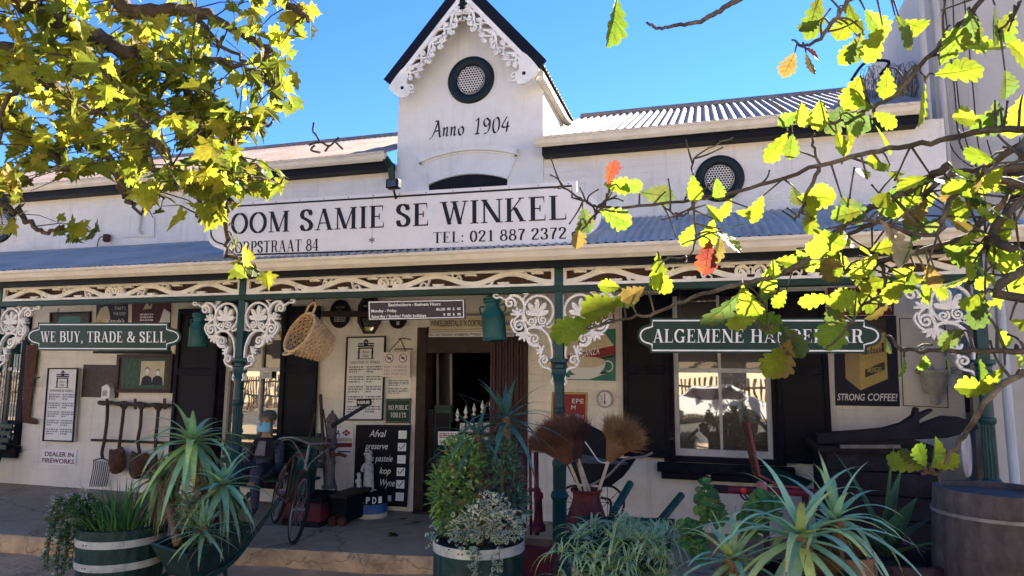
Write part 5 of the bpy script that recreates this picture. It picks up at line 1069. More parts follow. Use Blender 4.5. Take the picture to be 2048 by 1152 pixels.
b.build('frame', t); b = MB()
for s in (-1, 1): b.tube(cat([BK(-.14, 0, .7), BK(-.12, s*.05, .66), BK(-.04, s*.055, .42), BK(0, s*.055, RW)], 5), .012, RUST, 7)
b.tube([BK(-.14, 0, .68), BK(-.21, 0, .96)], .014, CHROME, 8); b.build('fork', t)
b = MB(); b.tube(cat([BK(-.42, -.29, .92), BK(-.3, -.28, .97), BK(-.2, -.18, 1.0), BK(-.17, 0, .97), BK(-.2, .18, 1.0), BK(-.3, .28, .97), BK(-.42, .29, .92)], 6), .012, CHROME, 8); b.build('handlebar', t, True)
for s in (-1, 1): b = MB(); b.tube([BK(-.33, s*.285, .955), BK(-.45, s*.292, .91)], .017, RUBB, 8); b.build('grip', t)
b = MB()
for s in (-1, 1): b.tube(cat([BK(-.3, s*.27, .95), BK(-.12, s*.2, .97), BK(-.1, s*.04, .8), BK(-.08, 0, .7)], 5), .0045, CHROME, 5)
b.build('brake_rod', t); b = MB(); b.add([BK(-.68, 0, .88), BK(-.8, .1, .89), BK(-.95, .1, .9), BK(-.95, -.1, .9), BK(-.8, -.1, .89), BK(-.68, 0, .84), BK(-.82, 0, .82), BK(-.95, 0, .85)], [(0, 1, 2, 3, 4), (0, 5, 1), (1, 5, 6), (1, 6, 7, 2), (0, 4, 5), (4, 6, 5), (4, 3, 7, 6), (2, 7, 3)], BLACK); b.build('saddle', t)
b = MB(); rr0 = RW+.02; b.tube([BK(rr0*math.cos(R(a)), 0, RW+rr0*math.sin(R(a))) for a in range(30, 190, 8)], .017, BLACK, 6); b.build('mudguard', t)
# ---------------------------------------------------------------- planters and plants
LEAF = mat('plant_leaf', rough=.42, var=.22, scale=12, bump=.15, attr=True, trans=.22)
STAVE = mat('green_staves', (.012, .04, .036), .55, var=.35, scale=8, dirt=(.05, .05, .04), dscale=7, damt=.5, bump=.35, bscale=30)
HOOP = mat('pale_hoop', (.42, .45, .42), .55, var=.2, scale=12, dirt=(.12, .1, .08), dscale=14, damt=.6, bump=.2)
SOIL = mat('potting_soil', (.03, .02, .014), 1, var=.4, scale=20, bump=1, bscale=60)
GBAR = mat('grey_barrel_oak', (.07, .058, .056), .75, var=.45, scale=7, dirt=(.025, .022, .022), dscale=4, damt=.8, streak=(.13, .115, .11), bump=.4, bscale=30)
rg = random.Random(21)
def jit(c, a, r=rg): f = 1+r.uniform(-a, a); return (c[0]*f*(1+r.uniform(-a, a)*.5), c[1]*f, c[2]*f*(1+r.uniform(-a, a)*.5))
def blade(b, base, d, L, W_, droop, m, col, segs=7, vee=.3, edge=None, taper=.9, teeth=0, belly=False):
    p = V(base); d = V(d).normalized(); st = L/segs; rows = []; s = d.cross(V((0, 0, 1)))
    if s.length < .05: a = rg.uniform(0, 6.3); s = V((math.cos(a), math.sin(a), 0))
    s.normalize()
    for i in range(segs+1):
        t = i/segs; w = W_/2*((1-t)**taper if i < segs else .02)*(1 if t > .12 else .75+2*t)
        n = s.cross(d).normalized()
        if belly: w = max(.004, W_/2*math.sin(PI*min(1, .03+.97*t**.75)))
        l = p-s*w+n*w*vee; r = p+s*w+n*w*vee
        rows.append((l, p.copy(), r, s.copy(), w)); 
        d = (d+V((0, 0, -1))*droop*st*(.35+1.3*t)).normalized(); s = (s-d*s.dot(d)).normalized(); p = p+d*st
    vs = []; fs = []; fe = []
    if edge:
        for l, c, r, s_, w in rows: vs += [l, l.lerp(c, .55), c, r.lerp(c, .55), r]
        for i in range(segs):
            for k in range(4): (fe if k in (0, 3) else fs).append((i*5+k, i*5+k+1, (i+1)*5+k+1, (i+1)*5+k))
        b.add(vs, fe, m, edge); b.add(vs, fs, m, col)
    else:
        for l, c, r, s_, w in rows: vs += [l, c, r]
        F_ = lambda a_, z_: [(i*3+k, i*3+k+1, (i+1)*3+k+1, (i+1)*3+k) for i in range(a_, z_) for k in range(2)]
        cut = segs-2 if teeth and rg.random() < .7 else segs
        b.add(vs, F_(0, cut), m, col)
        if cut < segs: b.add(vs, F_(cut, cut+1), m, (col[0]*.9+.06, col[1]*.75, col[2]*.6)); b.add(vs, F_(cut+1, segs), m, (.2, .12, .06))
    if teeth:
        tv = []
        for i in range(segs):
            for j in range(teeth):
                f_ = j/teeth
                for q, sg in ((0, -1), (2, 1)):
                    a = rows[i][q].lerp(rows[i+1][q], f_); c = rows[i][q].lerp(rows[i+1][q], f_+.25/teeth); w = rows[i][4]
                    if w < W_*.06: continue
                    tv.append((a, c, (a+c)/2+rows[i][3]*sg*min(.007, w*.35)))
        for tr in tv: b.add(tr, [(0, 1, 2)], m, (.3, .36, .2))
def rosette(b, c, n, L, W_, col, axis=(0, 0, 1), e0=82, e1=-25, droop=1.6, teeth=4, dead=0):
    q = V(axis).to_track_quat('Z', 'Y')
    for i in range(n):
        t = i/n; az = i*2.39996+rg.uniform(-.25, .25); el = R(lerp(e0, e1, t**.85)+rg.uniform(-7, 7)); l = L*(lerp(.62, 1, min(1, t*1.8)))*rg.uniform(.85, 1.1)
        d = q @ V((math.cos(az)*math.cos(el), math.sin(az)*math.cos(el), math.sin(el))); cc = jit(col, .2)
        if rg.random() < .2: cc = (cc[0]*1.5, cc[1]*1.1, cc[2]*.6)
        blade(b, V(c)+d*.012-V(axis)*.05*t, d, l, W_*rg.uniform(.85, 1.1), droop*rg.uniform(.5, 1.4), LEAF, cc, 10, .24, None, .8, teeth)
    for i in range(dead):
        az = rg.uniform(0, 6.3); blade(b, V(c)-V((0, 0, .1+.08*rg.random())), (math.cos(az), math.sin(az), -.5), L*rg.uniform(.6, .95), W_*.45, 6, LEAF, jit((.16, .11, .06), .3), 7, .5, None, .9)
def leaf_small(b, p, d, L, W_, m, col, fold=.25, edge=None):
    d = V(d).normalized(); s = d.cross(V((rg.uniform(-.4, .4), rg.uniform(-.4, .4), 1))); s = s.normalized() if s.length > .05 else V((1, 0, 0)); n = s.cross(d)
    p = V(p); t = p+d*L; o = [p, p+d*L*.28-s*W_*.42+n*fold*W_, p+d*L*.62-s*W_*.45+n*fold*W_, t-n*.08*L, p+d*L*.62+s*W_*.45+n*fold*W_, p+d*L*.28+s*W_*.42+n*fold*W_, p+d*L*.5]
    b.add(o, [(6, 1, 0), (6, 2, 1), (6, 3, 2), (6, 4, 3), (6, 5, 4), (6, 0, 5)], m, edge or col)
    if edge: c = o[6]; b.add([c+n*.0015+(q-c)*.68 for q in o[:6]]+[c+n*.0015], [(6, i, (i+1) % 6) for i in range(5, -1, -1)], m, col)
def bush(b, c, rad, n, L, W_, cols, edge=None, shell=.55, up=.3):
    for i in range(n):
        d = V((rg.gauss(0, 1), rg.gauss(0, 1), rg.gauss(0, 1))).normalized(); k = lerp(shell, 1, rg.random())*(1+.22*noise.noise(d*2.2+V(c)))
        p = V(c)+V((d.x*rad[0]*k, d.y*rad[1]*k, d.z*rad[2]*k)); dd = d+V((rg.uniform(-.7, .7), rg.uniform(-.7, .7), rg.uniform(-.7, .7)+up))
        leaf_small(b, p, dd, L*rg.uniform(.6, 1.25), W_*rg.uniform(.7, 1.2), LEAF, jit(rg.choice(cols), .25), .25, edge)
def stems(b, c, n, h, spread, m, r=.006):
    for i in range(n):
        a = rg.uniform(0, 6.3); s = rg.uniform(.2, 1)*spread; p = V(c); b.tube(cat([p, p+V((.4*s*math.cos(a), .4*s*math.sin(a), h*.5)), p+V((s*math.cos(a), s*math.sin(a), h*rg.uniform(.7, 1)))], 4), r, m, 5)
def half_barrel(label, c, r, h, hoops, m=STAVE, hm=HOOP, closed=False, group=None, cat_='planter', name='half_barrel', bulge=.08):
    t = thing(name, label, cat_, c, group); b = MB(); N = 12
    pr = [(r*(1-bulge)*(1+bulge*1.0*math.sin(PI*(.5*i/N+.0) if not closed else PI*i/N)/(1-bulge)), h*i/N) for i in range(N+1)]
    rt = pr[-1][0]; b.lathe(pr+[(rt, h+.002), (rt-.03, h+.002), (rt-.032, h-.03)], c, m, 176, flute=.02, nf=22); b.build('staves', t, 'auto')
    b = MB(); b.lathe([(rt-.034, h-.045), (.01, h-.045)], c, SOIL if not closed else mat('barrel_lid_grey', (.13, .115, .095), .9, spec=.05, var=.35, scale=6, dirt=(.06, .055, .05), dscale=4, damt=.6), 32, cap=True); b.build('soil' if not closed else 'lid', t)
    for z, w in hoops:
        b = MB(); f_ = lambda zz: next((lerp(pr[i][0], pr[i+1][0], (zz-pr[i][1])/(pr[i+1][1]-pr[i][1])) for i in range(N) if pr[i][1] <= zz <= pr[i+1][1]), rt)
        b.lathe([(f_(z-w/2), z-w/2), (f_(z-w/2)+.006, z-w/2), (f_(z+w/2)+.006, z+w/2), (f_(z+w/2), z+w/2)], c, hm, 64, cap=False); o = b.build('hoop', t, 'auto')
        if not closed:
            for k in (0, 1): b = MB(); a = R(-96+5*k); b.lathe([(.006, 0), (.005, .004), (.001, .005)], V(c)+V(((f_(z)+.006)*math.cos(a), (f_(z)+.006)*math.sin(a), z)), RUST, 8, V((math.cos(a), math.sin(a), 0)).to_track_quat('Z', 'Y').to_matrix().to_4x4()); b.build('rivet', o)
    return t, rt
GZ = -.16
# left half barrel with strappy plant and trailing vine
a = at(247, 1047, -1.2); k = 1/ppm(a); r = 80*k; zr = a.z; c = V((a.x, -1.2, GZ)); H = zr-GZ
zh = at(240, 1098, -1.2-r).z-GZ; zh2 = at(240, 1146, -1.2-r).z-GZ
half_barrel('dark green half barrel planter with pale hoops at the left, left of the wheelbarrow', c, r, H, [(zh, .055), (zh2, .055)], bulge=.1)
t = thing('strappy_plant', 'dense clump of dark green strap leaves growing in the left half barrel', 'plant', V((c.x, c.y, zr))); b = MB()
for i in range(330):
    az = rg.uniform(0, 6.3); rr_ = r*.85*math.sqrt(rg.random()); el = R(rg.uniform(25, 85)); p = V((c.x+rr_*math.cos(az), c.y+rr_*math.sin(az), zr-.04))
    blade(b, p, (math.cos(az)*math.cos(el), math.sin(az)*math.cos(el), math.sin(el)), rg.uniform(.22, .5), .016, rg.uniform(1.5, 4), LEAF, jit((.07, .17, .05), .4), 6, .3)
b.build('leaves', t, True)
t = thing('trailing_vine', 'small leaved vine with white flowers trailing down the left side of the half barrel', 'vine', V((c.x-r, c.y, zr))); b = MB(); fl = MB(); stb = MB()
for i in range(26):
    x0 = V((c.x-r*rg.uniform(.55, 1.0), c.y-r*rg.uniform(-.2, .75), zr+.02)); x1 = x0+V((-rg.uniform(.05, .2), -.04, rg.uniform(.0, .22))); x2 = x1+V((-rg.uniform(-.02, .1), -.03, -rg.uniform(.15, .6)))
    pts = cat([x0, x1, x2], 12); stb.tube(pts, .003, TIMB, 4)
    for p in pts:
        for j in range(4): leaf_small(b, p, (rg.uniform(-1, 1), rg.uniform(-1, .4), rg.uniform(-.6, .8)), .035, .022, LEAF, jit(rg.choice([(.1, .2, .06), (.14, .25, .1), (.07, .15, .05)]), .3))
        if rg.random() < .18:
            for j in range(4): leaf_small(fl, V(p)+V((rg.uniform(-.03, .02), -.02, rg.uniform(0, .05))), (rg.uniform(-1, 1), -1, rg.uniform(-.5, 1)), .022, .018, LEAF, (.62, .62, .58))
b.build('leaves', t); fl.build('flowers', t); stb.build('stem', t)
# ---- wheelbarrow with aloes
ALOE = (.075, .2, .135)
L0 = gr(374, 1103, .42); R0_ = gr(506, 1052, .42); e = (R0_-L0); e.z = 0; ln = e.length; e.normalize(); n_ = gr(305, 1082, .42)-L0; n_.z = 0; WBW = min(.62, n_.length); n_.normalize()
t = thing('wheelbarrow', 'old dark green wheelbarrow planter filled with tall spiky aloes', 'wheelbarrow', V((L0.x, L0.y, GZ)))
B_ = lambda s, d, z: L0+e*s+n_*d+V((0, 0, z-.42))
b = MB(); wd = WBW
top = [B_(0, 0, .4), B_(ln, 0, .43), B_(ln, wd, .43), B_(0, wd, .4)]; bot = [B_(.16, .07, .16), B_(ln-.12, .07, .2), B_(ln-.12, wd-.07, .2), B_(.16, wd-.07, .16)]
b.add(top+bot, [(0, 1, 5, 4), (1, 2, 6, 5), (2, 3, 7, 6), (3, 0, 4, 7), (4, 5, 6, 7)], STAVE); o = b.build('tray', t); s_ = o.modifiers.new('thick', 'SOLIDIFY'); s_.thickness = .012
b = MB(); b.tube([p for p in top], .012, STAVE, 7, closed=True); b.build('rim', t, True)
hz = at(559, 998, R0_.y+.1)
for d in (.03, wd-.03): b = MB(); b.tube(cat([B_(-.3, d*.6+.1, .05), B_(.1, d, .13), B_(ln*.7, d, .19), B_(ln+.05, d, .34), V((hz.x, hz.y, hz.z))+n_*(d-.03)], 6), .02, STAVE, 8); b.build('handle', t, True)
for d in (.05, wd-.05): b = MB(); b.tube(cat([B_(ln*.62, d, .18), B_(ln*.66, d, .0), B_(ln*.66, d, GZ), B_(ln*.56, d, GZ+.01), B_(ln*.45, d, .13)], 5), .016, STAVE, 7); b.build('leg', t, True)
b = MB(); wc = B_(-.25, wd/2, GZ+.19); b.tube([wc+e*.17*math.cos(2*PI*i/28)+V((0, 0, .17*math.sin(2*PI*i/28))) for i in range(28)], .024, RUBB, 8, closed=True)
for i in range(8): b.tube([wc, wc+e*.16*math.cos(PI*i/4)+V((0, 0, .16*math.sin(PI*i/4)))], .007, RUST, 5)
b.build('wheel', t, True)
b = MB(); b.add([p-V((0, 0, .04)) for p in (B_(.02, .01, .41), B_(ln-.02, .01, .43), B_(ln-.02, wd-.01, .43), B_(.02, wd-.01, .41))], [(0, 1, 2, 3)], SOIL); b.build('soil', t)
TRK = mat('dry_aloe_trunk', (.17, .11, .065), .95, var=.5, scale=14, bump=1, bscale=40)
def aloe(label, c, base, n, L, W_, col=ALOE, axis=(0, 0, 1), dead=8, droop=1.6, e1=-25, e0=82):
    t = thing('aloe', label, 'aloe', base); b = MB(); rosette(b, c, n, L, W_, col, axis, droop=droop, dead=dead, e1=e1, e0=e0); b.build('leaves', t, True)
    b = MB(); c = V(c); bs = V(base); N = 9; b.tube(cat([bs, bs.lerp(c, .5)+V((.02, 0, 0)), c], 4), [.032+.007*math.sin(i*2.3) for i in range(N)], TRK, 8)
    for i in range(16): 
        f_ = rg.uniform(.2, 1); p = bs.lerp(c, f_); a_ = rg.uniform(0, 6.3); blade(b, p, (math.cos(a_), math.sin(a_), -.2), .16, .025, 14, TRK, None, 5, .5)
    b.build('trunk', t, True); return t
ym = (L0.y+R0_.y)/2+.2
aloe('tall aloe with a thick bare trunk standing highest in the wheelbarrow', at(384, 880, ym), B_(ln*.42, .25, .4), 50, .63, .08, (.24, .46, .24), dead=26, e1=-62, e0=64, droop=3.4)
aloe('blue green aloe leaning out over the right end of the wheelbarrow', at(447, 968, ym-.12), B_(ln*.8, .2, .4), 42, .5, .068, (.22, .44, .28), axis=(.3, -.3, .9), dead=14, e1=-62, e0=64, droop=3.6)
aloe('drooping aloe hanging over the left half barrel from the wheelbarrow', at(318, 955, ym-.05), B_(ln*.12, .25, .4), 48, .46, .052, (.2, .33, .12), axis=(-.3, -.3, .9), droop=4.2, dead=22, e1=-62, e0=50)
aloe('small low aloe at the front rim of the wheelbarrow', at(405, 1052, L0.y+.1), B_(ln*.45, .1, .37), 36, .3, .04, (.18, .34, .18), droop=2.5, dead=2)
t = thing('succulent', 'low pale succulent mat with yellow flowers along the wheelbarrow rim', 'succulent', B_(ln*.5, .1, .4)); b = MB()
for s in range(14): bush(b, B_(ln*(.05+.065*s), .05, .42), (.06, .06, .04), 26, .03, .02, [(.12, .22, .16), (.08, .16, .1)], None, .3)
for s in range(9): bush(b, B_(ln*rg.uniform(.15, .75), rg.uniform(.15, .4), .5+.03*s), (.12, .1, .08), 60, .07, .02, [(.14, .24, .1), (.1, .16, .07), (.2, .16, .08)], None, .2)
for s in range(40): leaf_small(b, B_(ln*rg.uniform(.78, .98), .08, .5)+V((0, 0, rg.uniform(-.06, .05))), (rg.uniform(-1, 1), -1, rg.uniform(0, 1)), .025, .02, LEAF, (.42, .4, .06))
b.build('leaves', t)
# ---- middle half barrel
a = at(958, 1080, -1.4); k = 1/ppm(a); r = 90*k; zr = a.z; c = V((a.x, -1.4, GZ)); H = zr-GZ
half_barrel('dark green half barrel with one pale hoop standing in front of the doorway', c, r, H, [(at(958, 1112, -1.4-r).z-GZ, .06), (.12, .06)], bulge=.1)
P3 = lambda px, py, dy=0: at(px, py, c.y+dy)
AG = (.04, .14, .12)
aloe('tall dark teal succulent rosette, highest of the plants in the middle half barrel', P3(1012, 832, .1), V((c.x+.1, c.y+.1, zr-.05)), 24, .5, .046, AG, droop=2.6, dead=3, e0=66)
aloe('thin leaved dark rosette left of the tall teal one in the middle half barrel', P3(955, 868, .0), V((c.x, c.y, zr-.05)), 22, .44, .036, (.05, .14, .1), droop=3.6, dead=3, e0=66)
t = thing('leafy_shrub', 'bushy green shrub with tiny pale flowers on the left of the middle half barrel', 'shrub', V((c.x-.12, c.y, zr))); b = MB(); f2 = MB()
for px, py, rx, rz, n in ((905, 985, 46, 60, 720), (925, 928, 44, 54, 560), (940, 1040, 45, 35, 300), (895, 1030, 28, 40, 200)): bush(b, P3(px, py, -.05), (rx*k, rx*k, rz*k), n, .055, .024, [(.14, .29, .09), (.1, .22, .08), (.22, .36, .1)])
b.build('leaves', t)
for i in range(26): leaf_small(f2, P3(rg.uniform(870, 945), rg.uniform(900, 1020), -.2), (rg.uniform(-1, 1), -1, rg.uniform(0, 1)), .028, .022, LEAF, rg.choice([(.35, .4, .12), (.5, .5, .35), (.4, .05, .06)]))
f2.build('flowers', t); b = MB(); stems(b, (c.x-.15, c.y, zr-.05), 14, .6, .2, TIMB); b.build('stem', t)
t = thing('leafy_shrub', 'dark blue green shrub on the right of the middle half barrel', 'shrub', V((c.x+.15, c.y, zr))); b = MB()
for px, py, rx, rz, n in ((1005, 955, 42, 62, 640), (1022, 1010, 38, 50, 420), (965, 950, 42, 40, 300), (1000, 905, 40, 35, 260)): bush(b, P3(px, py, .05), (rx*k, rx*k, rz*k), n, .045, .024, [(.08, .18, .12), (.12, .24, .15), (.06, .13, .1)])
b.build('leaves', t); b = MB(); stems(b, (c.x+.15, c.y, zr-.05), 14, .6, .2, TIMB); b.build('stem', t)
t = thing('variegated_creeper', 'pale variegated creeper spilling over the front of the middle half barrel', 'creeper', V((c.x, c.y-r, zr))); b = MB(); sb = MB(); VG, VE = (.14, .27, .12), (.58, .6, .46)
for px, py, rx, rz, n in ((965, 1040, 45, 26, 230), (1005, 1050, 40, 32, 240), (925, 1055, 28, 22, 110), (985, 1010, 30, 22, 120)): bush(b, P3(px, py, -.2), (rx*k, rx*k*.8, rz*k), n, .032, .028, [VG, (.12, .24, .1), (.06, .14, .1)], VE, .5)
for px, py, l, n in ((955, 1090, 55, 44), (1003, 1090, 60, 60), (918, 1080, 25, 20), (930, 1090, 25, 14), (1048, 1050, 40, 26), (958, 1120, 30, 26), (870, 1080, 22, 14)):
    p0 = P3(px, py-20, -r*.98); pts = cat([p0, p0+V((.01, -.05, -.02)), p0+V((0, -.06, -l*k))], 8); sb.tube(pts, .003, TIMB, 4)
    for i in range(n): p = V(rg.choice(pts)); leaf_small(b, p+V((rg.uniform(-.035, .035), rg.uniform(-.03, .01), rg.uniform(-.03, .03))), (rg.uniform(-1, 1), -1, rg.uniform(-.6, .6)), .034, .03, LEAF, jit(VG, .3), .2, VE)
b.build('leaves', t); sb.build('stem', t)
# ---- spider plants in a dark barrow
a = at(1228, 1085, -1.35); k = 1/ppm(a); S3 = lambda px, py, dy=0: at(px, py, -1.35+dy)
t = thing('wheelbarrow', 'dark wheelbarrow with two raised handles, hidden under spider plants', 'wheelbarrow', V((a.x, a.y, GZ)))
b = MB(); x0, x1 = S3(1140, 1085).x, S3(1340, 1085).x; z1 = S3(1228, 1045, .4).z
vs = [V((x0, -1.55, z1)), V((x1, -1.45, z1)), V((x1, -.85, z1+.02)), V((x0, -.95, z1+.02)), V((x0+.15, -1.45, z1-.3)), V((x1-.1, -1.4, z1-.3)), V((x1-.1, -.95, z1-.3)), V((x0+.15, -1.0, z1-.3))]
b.add(vs, [(0, 1, 5, 4), (1, 2, 6, 5), (2, 3, 7, 6), (3, 0, 4, 7), (4, 5, 6, 7)], GREEN); o = b.build('tray', t); s_ = o.modifiers.new('thick', 'SOLIDIFY'); s_.thickness = .014
b = MB(); b.tube(vs[:4], .013, GREEN, 7, closed=True); b.build('rim', t, True); b = MB(); b.add([v-V((0, 0, .03)) for v in vs[:4]], [(0, 1, 2, 3)], SOIL); b.build('soil', t)
for (pa_, pb_) in (((1225, 1028), (1261, 966)), ((1322, 1040), (1363, 990))): b = MB(); b.tube([at(*pa_, -1.0), at(*pb_, -.75)], .026, GREEN, 10); b.build('handle', t, 'auto')
for x in (x0+.3, x1-.2): b = MB(); b.tube([V((x, -1.1, z1-.28)), V((x+.03, -1.05, GZ))], .02, GREEN, 7); b.build('leg', t)
t = thing('spider_plant', 'mass of cream edged spider plants spilling over the dark wheelbarrow', 'spider plant', V((a.x, a.y, z1))); b = MB()
for i in range(50):
    cc = V((rg.uniform(x0-.02, x1-.02), rg.uniform(-1.56, -1.0), z1-.0+rg.uniform(-.03, .04)))
    if i > 26: cc = V((rg.uniform(x0-.02, x1), -1.6, z1-rg.uniform(.04, .34)))
    for j in range(20):
        az = rg.uniform(0, 6.3); el = R(rg.uniform(0, 62)); blade(b, cc, (math.cos(az)*math.cos(el), math.sin(az)*math.cos(el), math.sin(el)), rg.uniform(.13, .28), .02, rg.uniform(6, 13), LEAF, jit((.13, .34, .07), .3), 7, .15, jit((.62, .68, .42), .15))
b.build('leaves', t)
# ---- red cast pump parts by the post
RPNT = mat('red_enamel', (.07, .01, .022), .4, var=.3, dirt=(.04, .02, .02), dscale=8, damt=.5)
p = at(1068, 1085, -.35); t = thing('red_pump', 'red painted iron frame with a tall thin pipe between the half barrel and the post', 'pump', V((p.x, p.y, GZ))); b = MB(); b.box((p.x-.15, p.y-.12, GZ), (p.x+.17, p.y+.15, p.z), RPNT); b.build('base', t, bevel=.02)
for px, y1, w in ((1048, 875, .017), (1062, 890, .012), (1074, 905, .02)): b = MB(); b.tube([at(px, 1070, -.35), at(px-2, y1, -.35)], w, RPNT, 8); b.lathe([(w, 0), (w*1.7, .01), (w*1.7, .03), (w, .04)], at(px-1, 985, -.35), RPNT, 10); b.build('pipe', t, True)
b = MB(); q = at(1077, 1000, -.33); b.lathe([(.06, -.24), (.06, -.2), (.04, -.18), (.03, .0), (.04, .02), (.04, .05), (.01, .08)], q, RPNT, 16); b.build('body', t, 'auto')
# ---- brooms in a red can
can = at(1173, 1030, -.45); k = 1/ppm(can); kz = at(1173, 978, -.45).z; t = thing('red_can', 'worn red milk can holding the twig brooms', 'milk can', V((can.x, can.y, can.z-.2))); b = MB(); o = V((can.x, can.y, 0))
b.lathe([(40*k, can.z-.25), (41*k, can.z-.05), (36*k, can.z+.02), (29*k, can.z+.1), (27*k, can.z+.13), (27*k, kz-.03), (31*k, kz-.02), (32*k, kz), (28*k, kz), (26*k, kz-.1)], o, DRED, 32); b.build('body', t, 'auto')
b = MB(); b.tube(cat([o+V((28*k, 0, kz-.06)), o+V((48*k, 0, kz-.08)), o+V((46*k, 0, kz-.2)), o+V((40*k, 0, kz-.24))], 5), .01, IRON, 6); b.build('handle', t, True)
TWG = mat('broom_twigs', (.19, .11, .055), .9, var=.5, scale=6, bump=0)
TWR = mat('broom_twigs_reddish', (.12, .06, .042), .9, var=.5, scale=6, bump=0)
TWD = mat('broom_twigs_dark', (.06, .032, .034), .9, var=.5, scale=6, bump=0)
def broom(label, foot, tie, headc, rpx, n, m, y=-.45, dy=0, squash=1):
    f_, tt, hc = at(*foot, y), at(*tie, y+dy*.6), at(*headc, y+dy); t = thing('twig_broom', label, 'broom', f_); kk = 1/ppm(tt); b = MB(); b.tube([f_, tt.lerp(f_, .0)], .013, PALEW, 8); b.build('stick', t)
    ax_ = (hc-tt).normalized(); L_ = (hc-tt).length; rad = rpx*kk; b = MB(); u = ax_.orthogonal().normalized(); w = ax_.cross(u)
    for i in range(n):
        a_ = rg.uniform(0, 2*PI); rr_ = math.sqrt(rg.random()); s = tt+(u*math.cos(a_)+w*math.sin(a_))*.022*rr_; ll = L_*(1.0+.45*(1-rr_*rr_*.6))*rg.uniform(.8, 1.05)
        en = tt+ax_*ll+(u*math.cos(a_)+w*math.sin(a_))*rad*rr_*rg.uniform(.9, 1.08)*squash; md = s.lerp(en, .55)+ax_*.03; p0, p1, p2 = s, md, en
        g = V((rg.gauss(0, .022), rg.gauss(0, .022), rg.gauss(0, .022))); sd = (p2-p0).cross(CF if 0 else V((.2, 1, .1))).normalized()*.0022
        b.add([p0-sd, p0+sd, p1+sd, p1-sd, p2+g+sd*.7, p2+g-sd*.7], [(0, 1, 2, 3), (3, 2, 4, 5)], m)
        for q in range(2): h_ = p1.lerp(p2, rg.uniform(.2, .9)); e_ = h_+(p2-p1).normalized()*.06+V((rg.gauss(0, .04), rg.gauss(0, .04), rg.gauss(0, .04))); b.add([h_-sd*.8, h_+sd*.8, e_], [(0, 1, 2)], m)
    b.build('bristles', t); b = MB()
    for j in range(3): b.lathe([(.026, 0), (.031, .008), (.026, .016)], tt+ax_*(.01+.022*j), PALEW, 12, ax_.to_track_quat('Z', 'Y').to_matrix().to_4x4(), cap=False)
    b.build('binding', t); return t
broom('big pale brown twig broom leaning left in front of the veranda post', (1163, 985), (1139, 928), (1110, 872), 56, 1900, TWR)
broom('dark purplish twig broom at the middle behind the pale one', (1172, 985), (1156, 925), (1142, 870), 42, 1200, TWD, dy=.1)
broom('fan shaped golden brown twig broom leaning right over the black cart', (1197, 983), (1217, 922), (1244, 872), 42, 1600, TWG)
b = MB(); b.tube([at(1180, 985, -.42), at(1152, 905, -.4)], .012, PALEW, 8); tag(b.build('stick', loc=at(1180, 985, -.42)), 'bare pale stick between the brooms in the red can', 'stick')
# ---- black folding cart against the wall
c2 = at(1205, 945, 1.0); t = thing('old_pram', 'black old pram like cart with a bent grey tube handle under the window shutter', 'pram', V((c2.x, 1.0, 0))); b = MB()
fr = lambda px, py, y: at(px, py, y)
o = [(1130, 925), (1262, 930), (1245, 955), (1222, 972), (1150, 968)]; f0 = [fr(*p, .85) for p in o]; f1 = [p+V((0, .5, 0)) for p in f0]; N = 5
b.add(f0+f1, [(4, 3, 2, 1, 0), (5, 6, 7, 8, 9)]+[(i, (i+1) % N, N+(i+1) % N, N+i) for i in range(1, N)], BLACK); b.build('body', t, bevel=.02)
b = MB(); b.add([fr(1136, 922, .85), fr(1246, 945, .85), fr(1246, 945, .85)+V((0, .5, .03)), fr(1136, 922, .85)+V((0, .5, .03))], [(0, 1, 2, 3)], mat('cart_grey', (.22, .21, .2), .8, var=.3, bump=.4)); b.build('tray', t)
b = MB(); q4 = [fr(1160, 842, 1.3), fr(1214, 868, 1.3), fr(1218, 930, 1.3), fr(1160, 920, 1.3)]; b.add(q4+[p+V((0, .06, 0)) for p in q4], [(3, 2, 1, 0), (4, 5, 6, 7), (0, 1, 5, 4), (1, 2, 6, 5), (2, 3, 7, 6), (3, 0, 4, 7)], BLACK); b.build('hood', t, bevel=.015)
b = MB(); b.tube(cat([fr(1178, 972, .8), fr(1215, 952, .78), fr(1245, 922, .75), fr(1262, 916, .75), fr(1288, 913, .75), fr(1305, 905, .75)], 6), .012, CHROME, 8); b.build('handle', t, True)
b = MB(); b.tube(cat([fr(1166, 878, .8), fr(1182, 900, .8), fr(1198, 922, .8), fr(1215, 926, .8)], 5), .006, SIGNW, 6); b.build('cord', t, True)
for px in (1150, 1215): b = MB(); b.tube([fr(px, 1005, .95)+V((.16*math.cos(2*PI*i/28), 0, .16*math.sin(2*PI*i/28))) for i in range(28)], .012, IRON, 7, closed=True); w_ = b.build('wheel', t, True); b = MB(); [b.tube([fr(px, 1005, .95), fr(px, 1005, .95)+V((.16*math.cos(PI*i/4), 0, .16*math.sin(PI*i/4)))], .004, IRON, 4) for i in range(8)]; b.build('spokes', w_)
